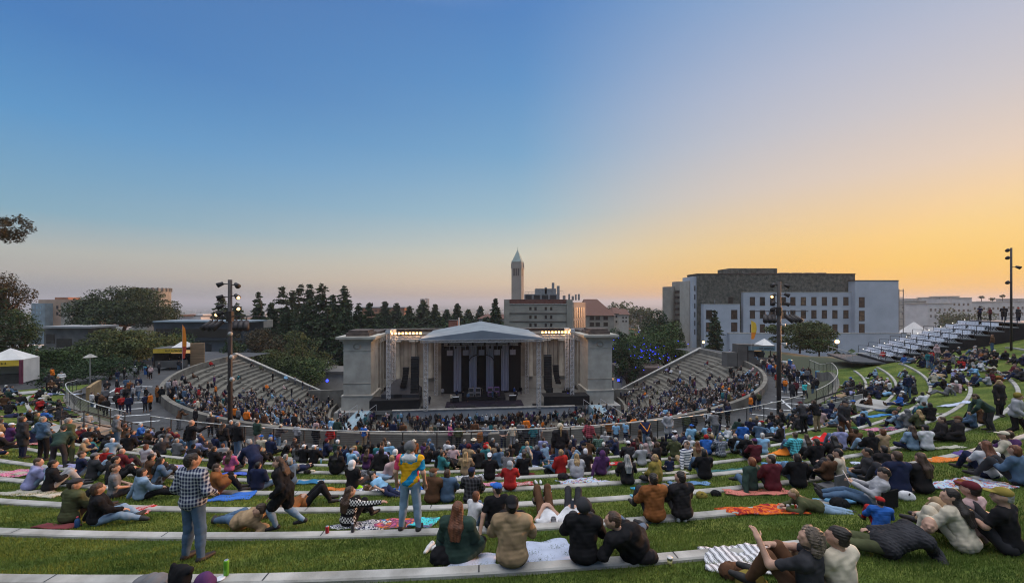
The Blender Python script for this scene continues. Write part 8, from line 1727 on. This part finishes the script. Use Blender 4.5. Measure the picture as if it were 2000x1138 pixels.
for (px, py, c, sz, lb, rz) in ((470, 1008, 'tan', .7, 'small tan bag behind the reclining tan jacket', 0), (508, 1012, 'charcoal', 1.2, 'charcoal backpack left of the striding woman', 20), (720, 958, 'brown', .9, 'brown bag right of the hooded vest', 10), (700, 955, 'neon', .6, 'lime green bag by the hooded vest', 0), (600, 925, 'dark', .7, 'small dark bag on the empty left lawn strip', 0), (868, 982, 'olive', .0, '', 0), (1072, 925, 'black', 1.1, 'black bag with a yellow strap left of the blond ponytail', 0), (1100, 936, 'dark', 1.1, 'dark jacket heap at the feet of the blond ponytail', 0), (1770, 976, 'white', 1.0, 'white plastic bag below the navy jacket', 0), (1640, 992, 'black', 1.1, 'black bag at the feet of the reader', 0), (1745, 902, 'brown', 1.3, 'rusty brown fluffy bag left of the light denim jacket', 0), (1610, 918, 'maroon', .9, 'maroon and white bag by the hunched black coat', 0), (1150, 1003, 'black', .7, 'small black bag left of the beanie', 0), (1370, 972, 'mustard', .8, 'mustard bag right of the dark brown hoodie', 0), (1398, 968, 'black', .7, 'small black bag farther right of the dark brown hoodie', 0), (1880, 950, 'rust', .9, 'rust bag on the patterned blanket at the right', 0), (610, 922, 'cream', .5, 'patterned cream pouch on the left lawn', 0), (184, 905, 'olive', .9, 'olive bag left of the pale stair wall', 0), (1430, 1128, 'brown', 1.0, 'brown cloth heap beside the striped blanket', 0), (1465, 1150, 'mustard', 1.1, 'spotted mustard cloth at the bottom edge', 0), (1010, 1012, 'charcoal', .9, 'charcoal backpack beside the bare knees', 0), (1260, 1096, 'dark', 1.0, 'dark brown scarf heap right of the black fleece', 0), (868, 1100, 'black', 1.3, 'black jacket heap left of the green coat', 0), (235, 820, 'white', .8, 'white tote beside the left railing', 0)):
    if sz: blob('bag' if 'heap' not in lb and 'cloth' not in lb else 'cloth_heap', px, py, [((0, 0, .09*sz), (.16*sz, .11*sz, .11*sz)), ((.08*sz, .03, .06*sz), (.12*sz, .09*sz, .08*sz)), ((-.07*sz, -.02, .10*sz), (.09*sz, .08*sz, .10*sz))], cloth(c), lb, 'bag' if 'heap' not in lb and 'cloth' not in lb else 'clothing', .018, (.008, 26, int(px)), rz, kids=(STR((-.1*sz, -.08*sz, .05), (-.02*sz, -.10*sz, .2*sz)),) if 'bag' in lb else ())
x, y, z = hit(187, 856); r_ = empty('paper_bag', (x, y, z)); tag(r_, 'upright brown paper bag by the turquoise cloth', 'bag'); mb = MB(); mb.add([(-.13, -.08, 0), (.13, -.08, 0), (.13, .08, 0), (-.13, .08, 0), (-.14, -.09, .33), (.14, -.09, .34), (.14, .09, .33), (-.14, .09, .34)], [(3, 2, 1, 0), (0, 1, 5, 4), (1, 2, 6, 5), (2, 3, 7, 6), (3, 0, 4, 7)]); mb.build('sack', mat('kraft_paper', (.27, .18, .10), .9, .1, 4), r_); mb = MB(); mb.box((0, 0, .29), (.2, .12, .05)); mb.build('filling', M_kerb, r_)
mb = MB(); x, y = pol(43.42, -2.6-12.5); mb.box((x, y, -9.62), (1.15, .05, .42), R(5.5-15)); mb.box((x, y, -9.4), (1.2, .07, .04), R(5.5-15)); o = mb.build('wall_plaque', mat('plaque_grey', (.10, .12, .14), .5, .1, 4)); tag(o, 'grey notice plate fixed to the outer face of the parapet', 'sign')
# low grey camp chair behind the brown-dressed one and the reader's black chair back
for (px, py, c, lb) in ((1622, 952, 'grey', 'low grey camp chair back among the right lawn crowd'), (1708, 988, 'black', 'low black seat back behind the reader')):
    x, y, z = hit(px, py); r_ = empty('camp_chair', (x, y-.12, z), R(20)); tag(r_, lb, 'chair', 'camp chairs'); mb = MB(); mb.box((0, -.16, .28), (.5, .035, .36)); mb.build('backrest', cloth(c), r_); mb = MB(); mb.box((0, .06, .07), (.5, .42, .04)); mb.build('seat', cloth(c), r_)

# ---------------------------------------------------------------- grass blades on the nearer lawn
rg = np.random.default_rng(12); Bx = []
def seg(d0, d1, dens):
    y0, y1 = d0, d1; area = (y1-y0)*2*1.42*(y0+y1)/2; n = int(area*dens); y = rg.uniform(y0, y1, n); x = rg.uniform(-1.42, 1.42, n)*y; return x, y
xs, ys = [], []
for a, b, de in ((3.6, 5, 3200), (5, 7, 2600), (7, 9.5, 1300), (9.5, 13, 600), (13, 19, 240)): x, y = seg(a, b, de); xs.append(x); ys.append(y)
xs = np.concatenate(xs); ys = np.concatenate(ys); dx, dy = xs-CX, ys-CY; u_ = dx*UU[0]+dy*UU[1]; b_ = dx*BB[0]+dy*BB[1]; rr_ = np.hypot(u_, b_); pp = np.degrees(np.arctan2(u_, b_))
kk = np.array(sorted(KERB)); keep = (np.abs(rr_[:, None]-kk[None]).min(1) > .135) | ((rr_ > 64.5) & (rr_ < 65.1) & (pp > 4.6)) | ((rr_ > 66.3) & (rr_ < 67.1) & (pp > 3.8)); keep &= (rr_ > 50) & (rr_ < KERB[0]+4)
xs, ys, rr_, pp = xs[keep], ys[keep], rr_[keep], pp[keep]
up_k = np.array([kk[np.searchsorted(kk, r)] if r < kk[-1] else r for r in rr_]); dn_k = up_k-1.9; cn = lambda r: -(2.2+.29*(70.2-r)); t_ = np.clip((rr_-dn_k-.1)/1.7, 0, 1); zz_ = (cn(dn_k)-.025)*(1-t_)+(cn(up_k)-.12)*t_
s_ = np.clip((-pp-44)/16, 0, 1); s_ = s_*s_*(3-2*s_); zz_ = zz_*(1-s_)+np.minimum(zz_, -9.1)*s_; big = rr_ > KERB[0]; zz_[big] = cn(rr_[big])
n = len(xs); hh = rg.uniform(.025, .062, n)*np.where(ys > 9.5, 1.25, 1); ww = rg.uniform(.0022, .0042, n)*np.maximum(1, ys/6); an = rg.uniform(0, 6.283, n); le = rg.uniform(0, .035, n); la = rg.uniform(0, 6.283, n)
B = np.stack([xs, ys, zz_], 1); dxy = np.stack([np.cos(an), np.sin(an), 0*an], 1)*ww[:, None]; tip = B+np.stack([np.cos(la)*le, np.sin(la)*le, hh], 1); mid_ = B+np.stack([np.cos(la)*le*.3, np.sin(la)*le*.3, hh*.55], 1)
B[:, 2] -= .01; V = np.stack([B-dxy, B+dxy, mid_+dxy*.8, tip, mid_-dxy*.8], 1).reshape(-1, 3); Fc = np.arange(5*n, dtype=np.int32).reshape(n, 5)
tag(obj_np('grass', V, Fc, M_blade), 'short green turf blades covering the near lawn terraces', kind='stuff'); print('BLADES', n)
# ---------------------------------------------------------------- haze: the air itself
mb = MB(); mb.b2((-17500, -17500, -150), (17500, 17500, 64)); hz = mb.build('haze', [])
hm = bpy.data.materials.new('haze_air'); hm.use_nodes = True; t = hm.node_tree; t.nodes.remove(t.nodes['Principled BSDF'])
pv = t.nodes.new('ShaderNodeVolumePrincipled'); pv.inputs['Density'].default_value = 0.00023; pv.inputs['Color'].default_value = (.66, .71, .78, 1); pv.inputs['Anisotropy'].default_value = .25
t.links.new(pv.outputs[0], t.nodes['Material Output'].inputs['Volume']); hz.data.materials.append(hm)
tag(hz, 'thin evening haze over the far town', kind='stuff')
